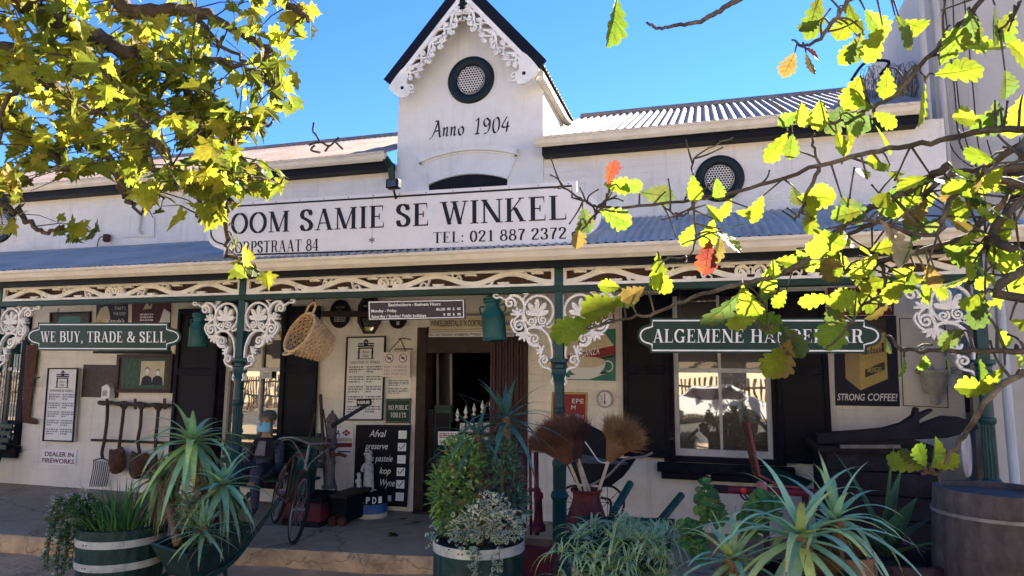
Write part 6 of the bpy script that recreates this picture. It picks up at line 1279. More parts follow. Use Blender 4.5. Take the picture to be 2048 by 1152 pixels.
# ---------------------------------------------------------------- right foreground: barrel, aloes, old farm cart
a = at(1992, 978, -1.75); k = 1/ppm(a); r = 122*k; HB = a.z-GZ
t, rt = half_barrel('big weathered grey closed wooden barrel at the bottom right corner', V((a.x, -1.75, GZ)), r*1.0, HB, [(HB-.115, .016), (HB*.64, .03), (HB*.36, .03)], GBAR, mat('dull_hoop', (.2, .18, .17), .6, metal=.2, var=.35, scale=12, dirt=(.08, .05, .04), damt=.7, bump=.2), True, None, 'barrel', 'barrel', .1)
WAG = mat('black_wagon_paint', (.009, .008, .014), .65, spec=.15, var=.4, scale=6, dirt=(.04, .036, .05), dscale=4, damt=.45, bump=.4)
WA = .85
q = lambda px, py, y=WA: at(px, py, y)
t = thing('farm_cart', 'black old wooden cart with a swan necked front board below the coffee poster', 'cart', V((q(1800, 1000).x, WA+.3, 0)))
pts = [(1634, 866), (1712, 861), (1767, 856), (1803, 846), (1826, 831), (1830, 815), (1838, 815), (1839, 827), (1864, 817), (1867, 822), (1840, 840), (1839, 851), (1850, 845), (1886, 832), (1920, 834), (1956, 849), (1958, 858), (1925, 868), (1895, 876), (1634, 889)]
w = [q(*p) for p in pts]; b = MB(); b.plate([(p.x, p.z) for p in w[::-1]], WA, WA+.09, WAG); b.build('front_board', t, bevel=.01)
b = MB(); p0, p1 = q(1640, 890), q(1945, 880); z0 = .06; x0, x1 = p0.x, p1.x
for i in range(5): za = lerp(z0, p0.z-.01, i/5); zb = lerp(z0, p0.z-.01, (i+1)/5)-.008; b.box((x0+.05, WA+.03+(i % 2)*.004, za), (x1-.25, WA+.9, zb), WAG)
b.build('body', t, bevel=.006)
b = MB(); b.box((x0-.02, WA-.03, p0.z-.06), (x1-.2, WA+.95, p0.z-.0), WAG); b.build('top_rail', t, bevel=.012)
b = MB(); b.beam(q(1680, 893, WA-.06), q(1800, 893, WA-.06), .03, .03, PUMPM); b.build('rail', t)
for xx in (x0+.1, x1-.4): b = MB(); b.box((xx, WA+.02, 0), (xx+.07, WA+.1, z0), WAG); b.build('leg', t)
wc = q(1932, 905, WA+.1); b = MB(); b.lathe([(.001, -.02), (.19, -.02), (.21, 0), (.19, .02), (.001, .02)], wc, mat('pale_wheel', (.4, .4, .42), .7, var=.3, scale=8, bump=.3), 36, Matrix.Rotation(R(65), 4, 'Z') @ Matrix.Rotation(R(90), 4, 'X')); b.build('wheel', t, 'auto')
# the rusty barrow with a plank and a black grip
Y2 = .6; q2 = lambda px, py, d=0: at(px, py, Y2+d)
t = thing('rusty_barrow', 'rust red old barrow with a raised plank and black grip below the window', 'barrow', V((q2(1520, 1000).x, Y2, 0)))
b = MB(); o = [q2(*p) for p in ((1484, 842), (1497, 842), (1512, 905), (1523, 948), (1507, 953), (1494, 900))]; b.plate([(p.x, p.z) for p in o[::-1]], Y2, Y2+.05, RUST); b.build('plank', t, bevel=.006)
b = MB(); b.tube([q2(*p, -.03) for p in ((1497, 845), (1509, 900), (1518, 950), (1560, 972), (1600, 976))], .012, mat('pink_rust', (.2, .06, .06), .7, var=.3), 7); b.build('edge_rail', t, True)
b = MB(); b.add([q2(1507, 946), q2(1540, 930, .4), q2(1625, 962, .4), q2(1600, 982)], [(0, 3, 2, 1)], GREEN); s_ = b.build('tray', t).modifiers.new('thick', 'SOLIDIFY'); s_.thickness = .02
b = MB(); b.tube([q2(1455, 979, -.1), q2(1640, 986, -.05)], .034, MAROON, 12); b.build('shaft', t, 'auto')
b = MB(); b.tube([q2(1421, 977, -.1), q2(1426, 977, -.1), q2(1456, 979, -.1)], [.028, .036, .036], RUBB, 12); b.build('grip', t, True)
p = q2(1487, 981, -.15); b = MB(); b.lathe([(.001, -.012), (.025, -.006), (.025, .006), (.001, .012)], p, mat('reflector_red', (.5, .03, .02), .25, bump=0), 14, Matrix.Rotation(R(90), 4, 'X')); b.build('reflector', t, 'auto')
p = q2(1524, 976, -.15); b = MB(); b.lathe([(.02, -.07), (.042, -.03), (.042, .05), (.02, .06)], p, mat('dusty_pink', (.32, .12, .14), .5, var=.2), 14); b.build('clamp', t, 'auto')
b = MB()
for s in range(4): b.tube(cat([q2(1480+s*8, 988, -.12), q2(1490+s*9, 1000, -.14), q2(1500+s*6, 996+s*3, -.12), q2(1520, 1004, -.12)], 4), .008, RUST, 6)
b.build('bracket', t, True)
for px in (1530, 1610): b = MB(); b.beam(q2(px, 985, .1), V((q2(px, 985, .1).x, Y2+.1, 0)), .05, .05, WOODD, up=(0, 1, 0)); b.build('leg', t)
# potted aloes
def pot(label, c, r, h, m, group=None, rim=True):
    t = thing('plant_pot', label, 'plant pot', c, group); b = MB(); b.lathe([(r*.7, 0), (r*.95, h*.8), (r*.97, h*.85), (r*1.06, h*.86), (r*1.06, h), (r*.96, h), (r*.95, h*.9)], c, m, 40); b.build('body', t, 'auto')
    b = MB(); b.lathe([(r*.95, h*.9), (.01, h*.92)], c, SOIL, 24); b.build('soil', t); return t
DPOT = mat('dark_glazed_pot', (.02, .012, .022), .35, var=.3, bump=.1); TPOT = mat('dusty_terracotta', (.2, .09, .05), .85, var=.3, dirt=(.2, .17, .13), damt=.5, bump=.4)
AC = (.3, .5, .28)
def big_aloe(label, px, py, Y, n, L, W_, plabel, pr_, axis=(0, 0, 1), e1=-25, zoff=.0):
    c = at(px, py, Y); h = max(.12, c.z-GZ-.16); p = V((c.x, c.y+.03, GZ)); pot(plabel, p, pr_, h, TPOT if pr_ < .17 else DPOT, 'pots under the aloes')
    aloe(label, c, V((c.x, c.y+.03, GZ+h*.9)), n, L, W_, AC, axis, dead=6, droop=3.9, e1=e1, e0=72)
big_aloe('largest pale green aloe sprawling at the bottom right', 1602, 1072, -2.45, 36, .62, .058, 'pot under the largest aloe', .19, (0, -.3, .95), -32)
big_aloe('smaller pale aloe at the bottom edge left of the largest one', 1462, 1115, -2.4, 24, .4, .044, 'small pot under the left aloe', .15, (-.1, -.3, .95), -15)
big_aloe('aloe behind and right of the largest one, arching towards the barrel', 1672, 1035, -2.2, 25, .48, .046, 'pot behind the largest aloe', .16, (.25, -.1, .95), -10)
t = thing('geranium', 'leafy geranium with round leaves behind the left aloe', 'geranium', at(1390, 1100, -1.7)); b = MB(); sb = MB(); fl = MB()
def round_leaf(b, p, nrm, r, col):
    q = V(nrm).to_track_quat('Z', 'Y'); p = V(p); o = [p+q @ V((r*(1-.1*(i % 2))*math.cos(R(20+i*20)), r*(1-.1*(i % 2))*math.sin(R(20+i*20)), r*.22+r*.1*math.sin(i*1.9))) for i in range(17)]
    b.add([p]+o, [(0, i+1, i+2) for i in range(16)], LEAF, col)
for px, py, rx, rz, n in ((1412, 1000, 24, 42, 46), (1432, 1030, 20, 30, 24), (1380, 1062, 26, 34, 44), (1395, 1095, 26, 24, 24), (1530, 1010, 40, 26, 40), (1500, 1040, 30, 30, 30)):
    c = at(px, py, -1.7); kk = 1/ppm(c)
    for i in range(n):
        d = V((rg.gauss(0, 1), rg.gauss(0, 1), rg.gauss(0, 1))).normalized()*rg.uniform(.4, 1); p = c+V((d.x*rx*kk, d.y*rx*kk, d.z*rz*kk)); round_leaf(b, p, (d.x*.6, -.7+d.y*.3, .5+d.z*.4), rg.uniform(.018, .036), jit(rg.choice([(.03, .1, .025), (.05, .14, .035), (.08, .17, .04)]), .25)); sb.tube([p, c+V((0, 0, -rz*kk))], .003, LEAF, 4, col=(.1, .14, .05))
for px, py in ((1414, 956), (1406, 980), (1428, 1005)):
    for i in range(5): leaf_small(fl, at(px+rg.uniform(-8, 8), py+rg.uniform(-5, 5), -1.8), (rg.uniform(-1, 1), -1, rg.uniform(-.5, 1)), .02, .018, LEAF, rg.choice([(.45, .12, .12), (.4, .35, .2)]))
b.build('leaves', t); sb.build('stem', t); fl.build('flowers', t)
pot('dark pot holding the geranium behind the left aloe', V((at(1400, 1130, -1.7).x, -1.65, GZ)), .17, .3, DPOT)
t = thing('canna_plant', 'broad leaved dark green plant between the aloes and the barrel', 'plant', at(1770, 1120, -1.6)); b = MB()
base = at(1775, 1115, -1.6)
for (tx, ty, L_, w, cl) in ((1685, 925, .6, .13, (.06, .17, .1)), (1720, 990, .5, .15, (.035, .1, .05)), (1785, 915, .6, .1, (.1, .19, .06)), (1800, 955, .5, .13, (.05, .13, .07)), (1830, 1010, .45, .16, (.04, .11, .07)), (1860, 1050, .4, .15, (.04, .1, .06)), (1880, 1100, .42, .12, (.09, .19, .1)), (1740, 1050, .4, .16, (.03, .09, .05)), (1800, 1060, .36, .16, (.035, .09, .06)), (1700, 1060, .4, .13, (.04, .11, .05))):
    e_ = at(tx, ty, -1.75+rg.uniform(-.15, .15)); d = e_-base; L_ = d.length*1.12; blade(b, base, d+V((0, 0, d.length*.25)), L_, w*1.05, 1.1, LEAF, cl, 10, .28, None, .55, 0, True)
b.build('leaves', t, True)
c = at(1800, 1132, -1.65); pot('wide dark maroon pot with a pale rim line under the broad leaved plant', V((c.x, -1.6, GZ)), .27, c.z-GZ+.05, DPOT)
# ---------------------------------------------------------------- the two trees in front
TLEAF = mat('tree_leaf', rough=.45, var=.3, scale=22, dirt=(.2, .11, .02), dscale=16, damt=.55, bump=.25, attr=True, trans=.68)
BARK = mat('plane_bark', (.07, .052, .038), .9, var=.5, scale=10, dirt=(.2, .17, .12), dscale=5, damt=.5, bump=.8, bscale=30)
OBARK = mat('oak_bark', (.06, .05, .042), .9, var=.5, scale=14, dirt=(.26, .22, .16), dscale=7, damt=.6, bump=.9, bscale=40)
rt_ = random.Random(11)
def plane_leaf():
    o = []
    o = [(0, -.14), (.1, -.2), (.32, -.3), (.5, -.22), (.4, -.08), (.47, .0), (.68, .02), (.98, .22), (.72, .27), (.7, .4), (.5, .38), (.4, .4), (.44, .56), (.54, .72), (.34, .72), (.3, .9), (.14, .94), (0, 1.3)]
    return o+[(-x, y) for x, y in o[-2:0:-1]]
def oak_leaf():
    # blunt lobed outline, stalk end at y=-.5
    L = []
    prof = [(-.5, .03), (-.42, .05), (-.36, .13), (-.3, .1), (-.2, .22), (-.13, .24), (-.1, .17), (.0, .3), (.08, .33), (.11, .23), (.2, .34), (.28, .34), (.29, .24), (.37, .25), (.44, .2), (.44, .12), (.5, .07)]
    o = [(x, y) for y, x in prof]+[(0, .52)]+[(-x, y) for y, x in prof[::-1]]
    return o
PL, OL = plane_leaf(), oak_leaf()
def add_leaf(b, p, tip, nrm, size, shape, col, cup=.2, curl=.25, off=None):
    # leaf laid in the plane (tip direction, normal), attached at its stalk end
    t = V(tip).normalized(); n = V(nrm); n = (n-t*n.dot(t)); n = n.normalized() if n.length > .01 else t.orthogonal().normalized(); s = t.cross(n); y0 = min(y for x, y in shape)
    vs = [];
    for x, y in shape: vs.append(V(p)+(s*x+t*(y-y0)+n*(cup*abs(x)-curl*(y-y0)**2*.5))*size)
    if shape is OL:        # pale midrib and side veins standing a hair above the blade
        f_ = lambda x, y: V(p)+(s*x+t*(y-y0)+n*(cup*abs(x)-curl*(y-y0)**2*.5+.006))*size
        for ax_, ay, bx, by, w_ in ((0, -.5, 0, .46, .022), (0, -.2, .2, .0, .013), (0, -.2, -.2, .0, .013), (0, .02, .24, .2, .013), (0, .02, -.24, .2, .013), (0, .22, .16, .36, .011), (0, .22, -.16, .36, .011)):
            dx, dy = bx-ax_, by-ay; l_ = math.hypot(dx, dy); ux, uy = -dy/l_*w_/2, dx/l_*w_/2
            b.add([f_(ax_-ux, ay-uy), f_(bx-ux*.4, by-uy*.4), f_(bx+ux*.4, by+uy*.4), f_(ax_+ux, ay+uy)], [(0, 1, 2, 3)], TLEAF, tuple(min(.6, c_*1.25+.03) for c_ in col))
    vs.append(V(p)+(t*(-y0*.9)+n*(-curl*y0*y0*.5))*size); N = len(shape)
    b.add(vs, [(i, (i+1) % N, N) for i in range(N)], TLEAF, col)
PTONE = [(.25, .28, .025), (.32, .33, .03), (.21, .25, .025), (.15, .19, .02), (.36, .34, .035), (.09, .12, .015), (.34, .29, .035), (.28, .3, .025)]
OTONE = {'y': (.24, .31, .02), 'g': (.13, .2, .02), 'd': (.08, .12, .03), 'r': (.14, .03, .02), 'b': (.2, .15, .04), 'p': (.42, .36, .28)}
def inpoly(x, y, P_):
    c = False; j = len(P_)-1
    for i in range(len(P_)):
        if (P_[i][1] > y) != (P_[j][1] > y) and x < (P_[j][0]-P_[i][0])*(y-P_[i][1])/(P_[j][1]-P_[i][1])+P_[i][0]: c = not c
        j = i
    return c
def proj(p):
    d = V(p)-CP; w = d.dot(CF); return (1024+FPX*d.dot(CR)/w, 576-FPX*d.dot(CU)/w) if w > .1 else (-9e3, -9e3)
# --- plane tree on the left
pt = thing('plane_tree', 'plane tree with sunlit pointed yellow green leaves overhanging from the upper left', 'tree', (-6.3, -3.4, GZ))
b = MB(); b.tube(cat([(-6.3, -3.4, GZ-.05), (-6.25, -3.4, .6), (-6.3, -3.35, 2.2), (-6.1, -3.3, 3.6), (-5.9, -3.2, 5.2), (-5.6, -3.1, 6.8)], 5), [lerp(.3, .14, i/25) for i in range(26)], BARK, 14); b.build('trunk', pt, True)
PB = [[(-6.1, -3.3, 3.9), (-60, -30, -3.2), (60, 20, -3.0), (160, 62, -2.85), (260, 108, -2.7), (350, 150, -2.5), (430, 215, -2.35), (480, 270, -2.2)],
      [(-6.1, -3.3, 3.6), (-40, 110, -2.9), (60, 130, -2.6), (120, 190, -2.4), (180, 270, -2.2), (230, 340, -2.1), (250, 400, -2.1)],
      [(-5.9, -3.2, 4.6), (120, -60, -2.4), (260, 20, -2.2), (380, 20, -2.1), (470, 60, -2.0), (530, 95, -2.0)],
      [(-5.7, -3.1, 5.6), (250, -120, -2.6), (430, -60, -2.3), (560, 0, -2.1), (620, 40, -2.0)],
      [(-6.2, -3.3, 3.0), (-80, 200, -2.6), (20, 240, -2.4), (90, 300, -2.3), (150, 340, -2.3)]]
PB2 = [[(260, 108, -2.7), (340, 130, -2.5), (440, 120, -2.3), (520, 150, -2.2), (570, 200, -2.1)], [(350, 150, -2.5), (400, 240, -2.5), (420, 330, -2.5), (450, 410, -2.5), (455, 480, -2.5), (475, 520, -2.5), (520, 540, -2.5)],
       [(160, 62, -2.85), (190, 140, -2.9), (260, 210, -2.9), (310, 280, -2.9), (360, 330, -2.8)], [(430, 215, -2.35), (490, 260, -2.3), (540, 240, -2.2)], [(430, 215, -2.35), (470, 300, -2.4), (520, 350, -2.4), (565, 365, -2.4)],
       [(-20, 400, -2.0), (40, 430, -2.0), (80, 460, -2.0), (125, 464, -2.0), (160, 455, -2.0)], [(60, 130, -2.6), (20, 200, -2.7), (-20, 290, -2.7)], [(380, 20, -2.1), (440, 90, -2.1), (500, 125, -2.1)], [(120, 190, -2.4), (210, 230, -2.6), (300, 330, -2.6), (320, 400, -2.6)], [(230, 340, -2.1), (255, 400, -2.1), (290, 425, -2.1)], [(420, 330, -2.5), (400, 400, -2.5), (395, 440, -2.5)], [(530, 95, -2.0), (540, 140, -2.0), (560, 165, -2.)]]
def brpts(L_): return [V(p) if i == 0 and len(L_) > 6 and abs(p[0]) < 10 else (V(p) if abs(p[0]) < 10 else at(*p)) for i, p in enumerate(L_)]
bb = MB(); samples = []
def addbranch(b, pts, r0, r1, m, n=6, wig=.03, rr=rt_):
    q = cat([tuple(p) for p in pts], 6); q = [V(p)+V((rr.gauss(0, wig), rr.gauss(0, wig), rr.gauss(0, wig)))*.35 for p in q]; b.tube(q, [lerp(r0, r1, i/(len(q)-1)) for i in range(len(q))], m, n); return q
for L_ in PB: q = addbranch(bb, brpts(L_), .085, .014, BARK, 8); samples += q[3:]
for L_ in PB2: q = addbranch(bb, brpts(L_), .026, .007, BARK, 6, .05); samples += q[2:]
CAN = [(-260, -200), (640, -200), (652, 20), (610, 55), (640, 85), (590, 120), (560, 140), (592, 190), (598, 232), (535, 250), (545, 285), (490, 285), (470, 312), (510, 335), (575, 345), (582, 372), (552, 388), (505, 396), (472, 404), (466, 470), (450, 455), (385, 455), (405, 400), (330, 405), (345, 440), (290, 435), (272, 375), (235, 345), (120, 372), (40, 395), (-260, 420)]
GAP = [[(560, 60), (500, 70), (455, 95), (430, 140), (470, 160), (540, 120)], [(530, 170), (480, 190), (440, 180), (470, 215), (530, 215)], [(290, 250), (360, 262), (345, 300), (300, 290)], [(160, 230), (230, 255), (200, 285)]]
EXTRA = [[(450, 485), (492, 485), (505, 515), (575, 530), (545, 575), (495, 560), (455, 520)], [(115, 430), (200, 455), (190, 480), (120, 485)], [(-20, 360), (40, 380), (30, 470), (-20, 470)]]
lb = MB(); cnt = 0; tries = 0
def okpx(x, y): return (inpoly(x, y, CAN) and not (any(inpoly(x, y, g) for g in GAP) and rt_.random() < .85)) or any(inpoly(x, y, g) for g in EXTRA)
while cnt < 1180 and tries < 60000:
    tries += 1; s = rt_.choice(samples); d = V((rt_.gauss(0, .8), rt_.gauss(0, .7), rt_.gauss(-.25, .6))); tw = s+d*rt_.uniform(.05, .42)
    x, y = proj(tw)
    if not okpx(x, y) or y < -150 or x < -200: continue
    bb.tube([s, s.lerp(tw, .5)+V((0, 0, .03)), tw], [.0055, .004, .0025], BARK, 4)
    for j in range(rt_.randint(2, 5)):
        p = tw+V((rt_.gauss(0, .07), rt_.gauss(0, .07), rt_.gauss(0, .06))); size = rt_.uniform(.05, .105)
        tip = V((rt_.gauss(.2, .7), rt_.gauss(-.2, .6), rt_.gauss(-.75, .5))); nr = V((rt_.gauss(0, .6), rt_.gauss(-.6, .5), rt_.gauss(.5, .5)))
        e = p+tip.normalized()*size*1.2; ex, ey = proj(e)
        if not okpx(ex, ey): continue
        add_leaf(lb, p, tip, nr, size, PL, jit(rt_.choice(PTONE), .25, rt_), rt_.uniform(-.2, .5), rt_.uniform(-.3, .8)); cnt += 1
bb.build('branches', pt, True); lb.build('crown', pt)
# --- oak on the right, close to the camera
ok_ = thing('oak_tree', 'oak with a few lobed lime green leaves on bare twigs reaching in from the right', 'tree', (3.6, -4.6, GZ))
b = MB(); b.tube(cat([(3.6, -4.6, GZ-.05), (3.55, -4.6, .8), (3.5, -4.5, 1.8), (3.3, -4.4, 2.8), (3.2, -4.4, 4.2)], 5), [lerp(.24, .1, i/20) for i in range(21)], OBARK, 14); b.build('trunk', ok_, True)
OB = [([(3.4, -4.45, 2.3), (2250, 300, -4.5), (2060, 262, -4.4), (1960, 262, -4.35), (1880, 282, -4.3), (1760, 300, -4.25), (1640, 333, -4.2), (1500, 378, -4.15), (1390, 398, -4.1), (1240, 416, -4.1)], 0.0081, 0.0036),
      ([(1240, 416, -4.1), (1195, 412, -4.1), (1165, 400, -4.1), (1130, 378, -4.1), (1108, 373, -4.1)], 0.0037, 0.0024), ([(1195, 412, -4.1), (1215, 395, -4.1), (1225, 365, -4.1)], 0.0030, 0.0016), ([(1195, 414, -4.1), (1185, 440, -4.1), (1165, 460, -4.1)], 0.0030, 0.0024),
      ([(3.3, -4.4, 2.9), (2200, -260, -4.3), (2040, -90, -4.3), (1965, 0, -4.3), (1900, 70, -4.25), (1850, 118, -4.25), (1790, 190, -4.2), (1740, 215, -4.2), (1690, 240, -4.2), (1640, 247, -4.2), (1570, 246, -4.2)], 0.0062, 0.0036),
      ([(1260, -160, -4.3), (1238, -60, -4.3), (1232, -5, -4.3)], .004, .002), ([(1560, -60, -4.3), (1490, -10, -4.3), (1440, 22, -4.3), (1400, 42, -4.3), (1355, 52, -4.3), (1318, 56, -4.3), (1293, 45, -4.3)], 0.0075, 0.0030),
      ([(3.45, -4.5, 2.1), (2200, 370, -4.3), (2050, 350, -4.2), (1920, 342, -4.1), (1850, 385, -4.1), (1770, 437, -4.1), (1690, 470, -4.05), (1620, 505, -4.0), (1540, 545, -4.0)], 0.0087, 0.0036),
      ([(3.45, -4.5, 2.0), (2150, 330, -4.4), (2048, 378, -4.3), (1965, 440, -4.25), (1940, 470, -4.2), (1850, 500, -4.2), (1760, 520, -4.1), (1690, 545, -4.1)], 0.0093, 0.0048),
      ([(3.5, -4.5, 1.9), (2180, 600, -4.4), (2060, 520, -4.4), (1985, 475, -4.35), (2010, 430, -4.35), (2060, 390, -4.3)], 0.0093, 0.0084), ([(1985, 475, -4.35), (1975, 500, -4.3), (2010, 545, -4.3), (2060, 560, -4.3)], 0.0068, 0.0050),
      ([(1900, 330, -4.25), (1835, 370, -4.2), (1780, 400, -4.2), (1700, 440, -4.2), (1600, 530, -4.1), (1500, 565, -4.1), (1400, 590, -4.05), (1310, 625, -4.0), (1240, 640, -4.0), (1170, 660, -4.0)], 0.0090, 0.0032),
      ([(2150, 690, -4.5), (2050, 702, -4.5), (1960, 702, -4.5), (1840, 700, -4.45), (1795, 697, -4.45)], 0.0060, 0.0032), ([(2050, 740, -4.5), (1985, 790, -4.5), (1935, 860, -4.45), (1895, 920, -4.4), (1878, 948, -4.4), (1840, 943, -4.4)], 0.0053, 0.0032),
      ([(1760, 520, -4.1), (1770, 580, -4.1), (1720, 615, -4.1), (1700, 650, -4.1), (1650, 700, -4.1)], 0.0045, 0.0024), ([(1640, 333, -4.2), (1625, 290, -4.2), (1628, 268, -4.2)], 0.0037, 0.0024), ([(1640, 333, -4.2), (1610, 400, -4.15), (1590, 440, -4.1)], 0.0053, 0.0024),
      ([(1390, 398, -4.1), (1375, 425, -4.1), (1350, 428, -4.1), (1325, 410, -4.1)], 0.0030, 0.0024), ([(1390, 398, -4.1), (1385, 340, -4.1), (1395, 310, -4.1), (1465, 275, -4.1)], 0.0030, 0.0016), ([(1385, 400, -4.1), (1390, 470, -4.1), (1380, 510, -4.1), (1320, 520, -4.1)], 0.0030, 0.0016),
      ([(1850, 118, -4.25), (1900, 98, -4.25), (1920, 95, -4.25)], 0.0030, 0.0024), ([(1790, 190, -4.2), (1830, 130, -4.2), (1850, 165, -4.2)], 0.0023, 0.0016), ([(1540, 545, -4.0), (1510, 610, -4.0), (1530, 660, -4.0), (1575, 700, -4.0)], 0.0030, 0.0024), ([(2060, 280, -4.4), (1990, 320, -4.3), (1900, 400, -4.3), (1870, 470, -4.3), (1740, 440, -4.3)], 0.0080, 0.0036),
      ([(1700, 0, -4.3), (1660, 50, -4.3), (1630, 85, -4.3), (1600, 92, -4.3)], 0.0053, 0.0032), ([(1800, -40, -4.3), (1700, 0, -4.3)], 0.0067, 0.0042), ([(2040, 0, -4.3), (2020, 40, -4.3), (2000, 60, -4.3)], 0.0030, 0.0024)]
ob = MB(); osam = []; ro = random.Random(4)
for L_, r0, r1 in OB: osam += addbranch(ob, brpts(L_), r0, r1, OBARK, 7, .005, ro)
osam = [p for p in osam if not (proj(p)[1] < 70 and 1260 < proj(p)[0] < 1560) and -20 < proj(p)[0] < 2100 and -60 < proj(p)[1] < 1000]
# short bare twigs and knuckles along the branches
for i in range(110):
    s = ro.choice(osam); d = V((ro.gauss(0, 1), ro.gauss(0, .5), ro.gauss(.2, 1))).normalized()*ro.uniform(.02, .09); m_ = s+d*.5+V((0, 0, .008)); e_ = s+d+V((ro.gauss(0, .01), 0, ro.gauss(.01, .01)))
    ob.tube(cat([tuple(s), tuple(m_), tuple(e_)], 3), [.003, .0028, .0025, .0022, .002, .0018, .0026], OBARK, 5)
lf = MB()
LV = [(1232, -5, 84, -88, 'g'), (1590, 105, 48, -115, 'b'), (1612, 105, 44, -80, 'b'), (1607, 95, 34, -20, 'r'), (1640, -10, 75, -100, 'g'), (1690, -5, 70, -70, 'y'), (1640, 40, 50, -150, 'g'), (1700, 30, 62, -120, 'y'), (1730, 20, 60, -60, 'g'), (1725, 60, 58, -100, 'd'), (1765, 50, 66, -110, 'y'), (1790, 30, 66, -40, 'g'), (1800, 40, 62, -15, 'y'), (1720, 80, 52, -130, 'y'),
      (1850, 160, 78, -95, 'y'), (1870, 150, 80, 15, 'y'), (1880, 130, 70, 60, 'g'), (1920, 95, 70, -10, 'y'), (1925, 70, 50, -30, 'y'), (1935, 20, 62, -60, 'd'), (1960, 50, 56, -100, 'y'), (1990, 10, 70, -100, 'd'), (2010, 80, 72, -30, 'y'), (2030, 20, 66, -120, 'g'), (2010, 140, 56, -60, 'd'), (2045, 190, 72, -90, 'y'), (2000, 215, 60, -130, 'g'), (1990, 200, 66, -70, 'd'), (1960, 240, 60, 180, 'y'),
      (1720, 150, 66, -110, 'y'), (1705, 170, 60, -80, 'g'), (1700, 205, 62, -130, 'd'), (1690, 240, 56, -60, 'y'), (1745, 225, 46, -30, 'y'), (1775, 135, 58, -95, 'y'), (1640, 200, 52, -90, 'y'), (1602, 205, 44, -80, 'y'), (1600, 225, 40, -150, 'g'), (1575, 265, 60, -125, 'y'), (1585, 268, 46, -100, 'g'), (1672, 260, 50, -80, 'y'), (1750, 250, 62, -50, 'y'), (1730, 245, 44, -150, 'g'), (1680, 225, 60, -35, 'd'), (1780, 330, 40, -160, 'y'),
      (1385, 350, 46, -85, 'y'), (1432, 355, 40, -85, 'g'), (1215, 372, 46, 80, 'r'), (1208, 370, 50, -5, 'y'), (1240, 378, 40, 10, 'g'), (1280, 385, 60, -8, 'd'), (1165, 415, 52, -75, 'd'), (1160, 440, 50, -100, 'b'), (1200, 420, 60, -25, 'g'), (1315, 505, 70, -82, 'y'), (1305, 540, 50, -50, 'y'), (1290, 575, 52, -150, 'b'), (1240, 575, 40, 175, 'y'),
      (1190, 640, 80, -165, 'y'), (1245, 600, 78, -160, 'y'), (1220, 610, 50, 20, 'y'), (1480, 585, 90, -120, 'd'), (1485, 570, 70, -68, 'y'), (1500, 620, 62, -35, 'g'), (1520, 630, 60, -160, 'y'), (1575, 690, 70, -130, 'y'), (1580, 680, 72, -100, 'b'), (1560, 650, 66, -60, 'd'), (1680, 615, 84, -95, 'g'), (1690, 600, 50, -120, 'd'), (1665, 590, 56, -160, 'y'), (1720, 560, 62, -60, 'y'), (1780, 560, 56, -165, 'y'), (1770, 672, 34, -70, 'd'),
      (1868, 535, 66, -95, 'y'), (1855, 560, 50, -30, 'y'), (1968, 590, 60, -100, 'd'), (1910, 660, 44, -120, 'y'), (1930, 660, 50, -150, 'd'), (1995, 655, 46, -60, 'y'), (1955, 710, 56, -85, 'g'), (1850, 710, 34, -80, 'g'), (1890, 712, 36, -60, 'g'), (1808, 715, 34, -90, 'g'), (2010, 730, 60, -120, 'y'), (2030, 700, 46, -60, 'y'), (1990, 780, 60, 180, 'y'), (2020, 640, 60, -30, 'y'),
      (1862, 935, 52, 62, 'g'), (1852, 935, 50, 118, 'g'), (1848, 938, 58, 165, 'g'), (1866, 935, 48, 28, 'y'), (1845, 930, 42, 140, 'd'), (1780, 455, 70, -70, 'p'), (1760, 440, 50, -40, 'p'), (1420, 480, 60, -100, 'r'), (1440, 470, 50, -90, 'b')]
for (x, y, l, ang, tn) in LV:
    s = min(osam, key=lambda s_: math.dist(proj(s_), (x, y))); p = at(x, y, s.y+ro.uniform(-.05, .05)); kk = 1/ppm(p); a_ = R(ang); tip = CR*math.cos(a_)+CU*math.sin(a_)+CF*ro.uniform(-.45, .45); nr = -CF+CR*ro.gauss(0, .55)+CU*ro.gauss(.15, .55)
    ob.tube(cat([tuple(s), tuple(s.lerp(p, .5)+V((0, 0, .01))), tuple(p)], 3), [.003, .0027, .0025, .0023, .002, .0018, .0016], OBARK, 5)
    add_leaf(lf, p, tip, nr, l*kk*1.15, OL, jit(OTONE[tn], .15, ro), ro.uniform(-.25, .5), ro.uniform(-.5, .8))
AREA = [(1380, 420), (1480, 380), (1700, 350), (1900, 300), (2060, 330), (2060, 640), (1900, 600), (1700, 600), (1560, 600), (1420, 540)]
n = 0
while n < 110:
    s = ro.choice(osam); d = V((ro.gauss(0, 1), ro.gauss(0, .8), ro.gauss(-.2, 1))).normalized()*ro.uniform(.02, .12); p = s+d; x, y = proj(p)
    if not inpoly(x, y, AREA): continue
    tip = V((ro.gauss(0, .8), ro.gauss(0, .4), ro.gauss(-.5, .7))); nr = -CF+CR*ro.gauss(0, .6)+CU*ro.gauss(.2, .6)
    ob.tube([s, p], [.003, .002], OBARK, 4); add_leaf(lf, p, tip, nr, ro.uniform(42, 72)/ppm(p), OL, jit(OTONE[ro.choice('yyyyggdyyb')], .2, ro), ro.uniform(-.25, .5), ro.uniform(-.5, .9)); n += 1
ob.build('branches', ok_, True); lf.build('crown', ok_)
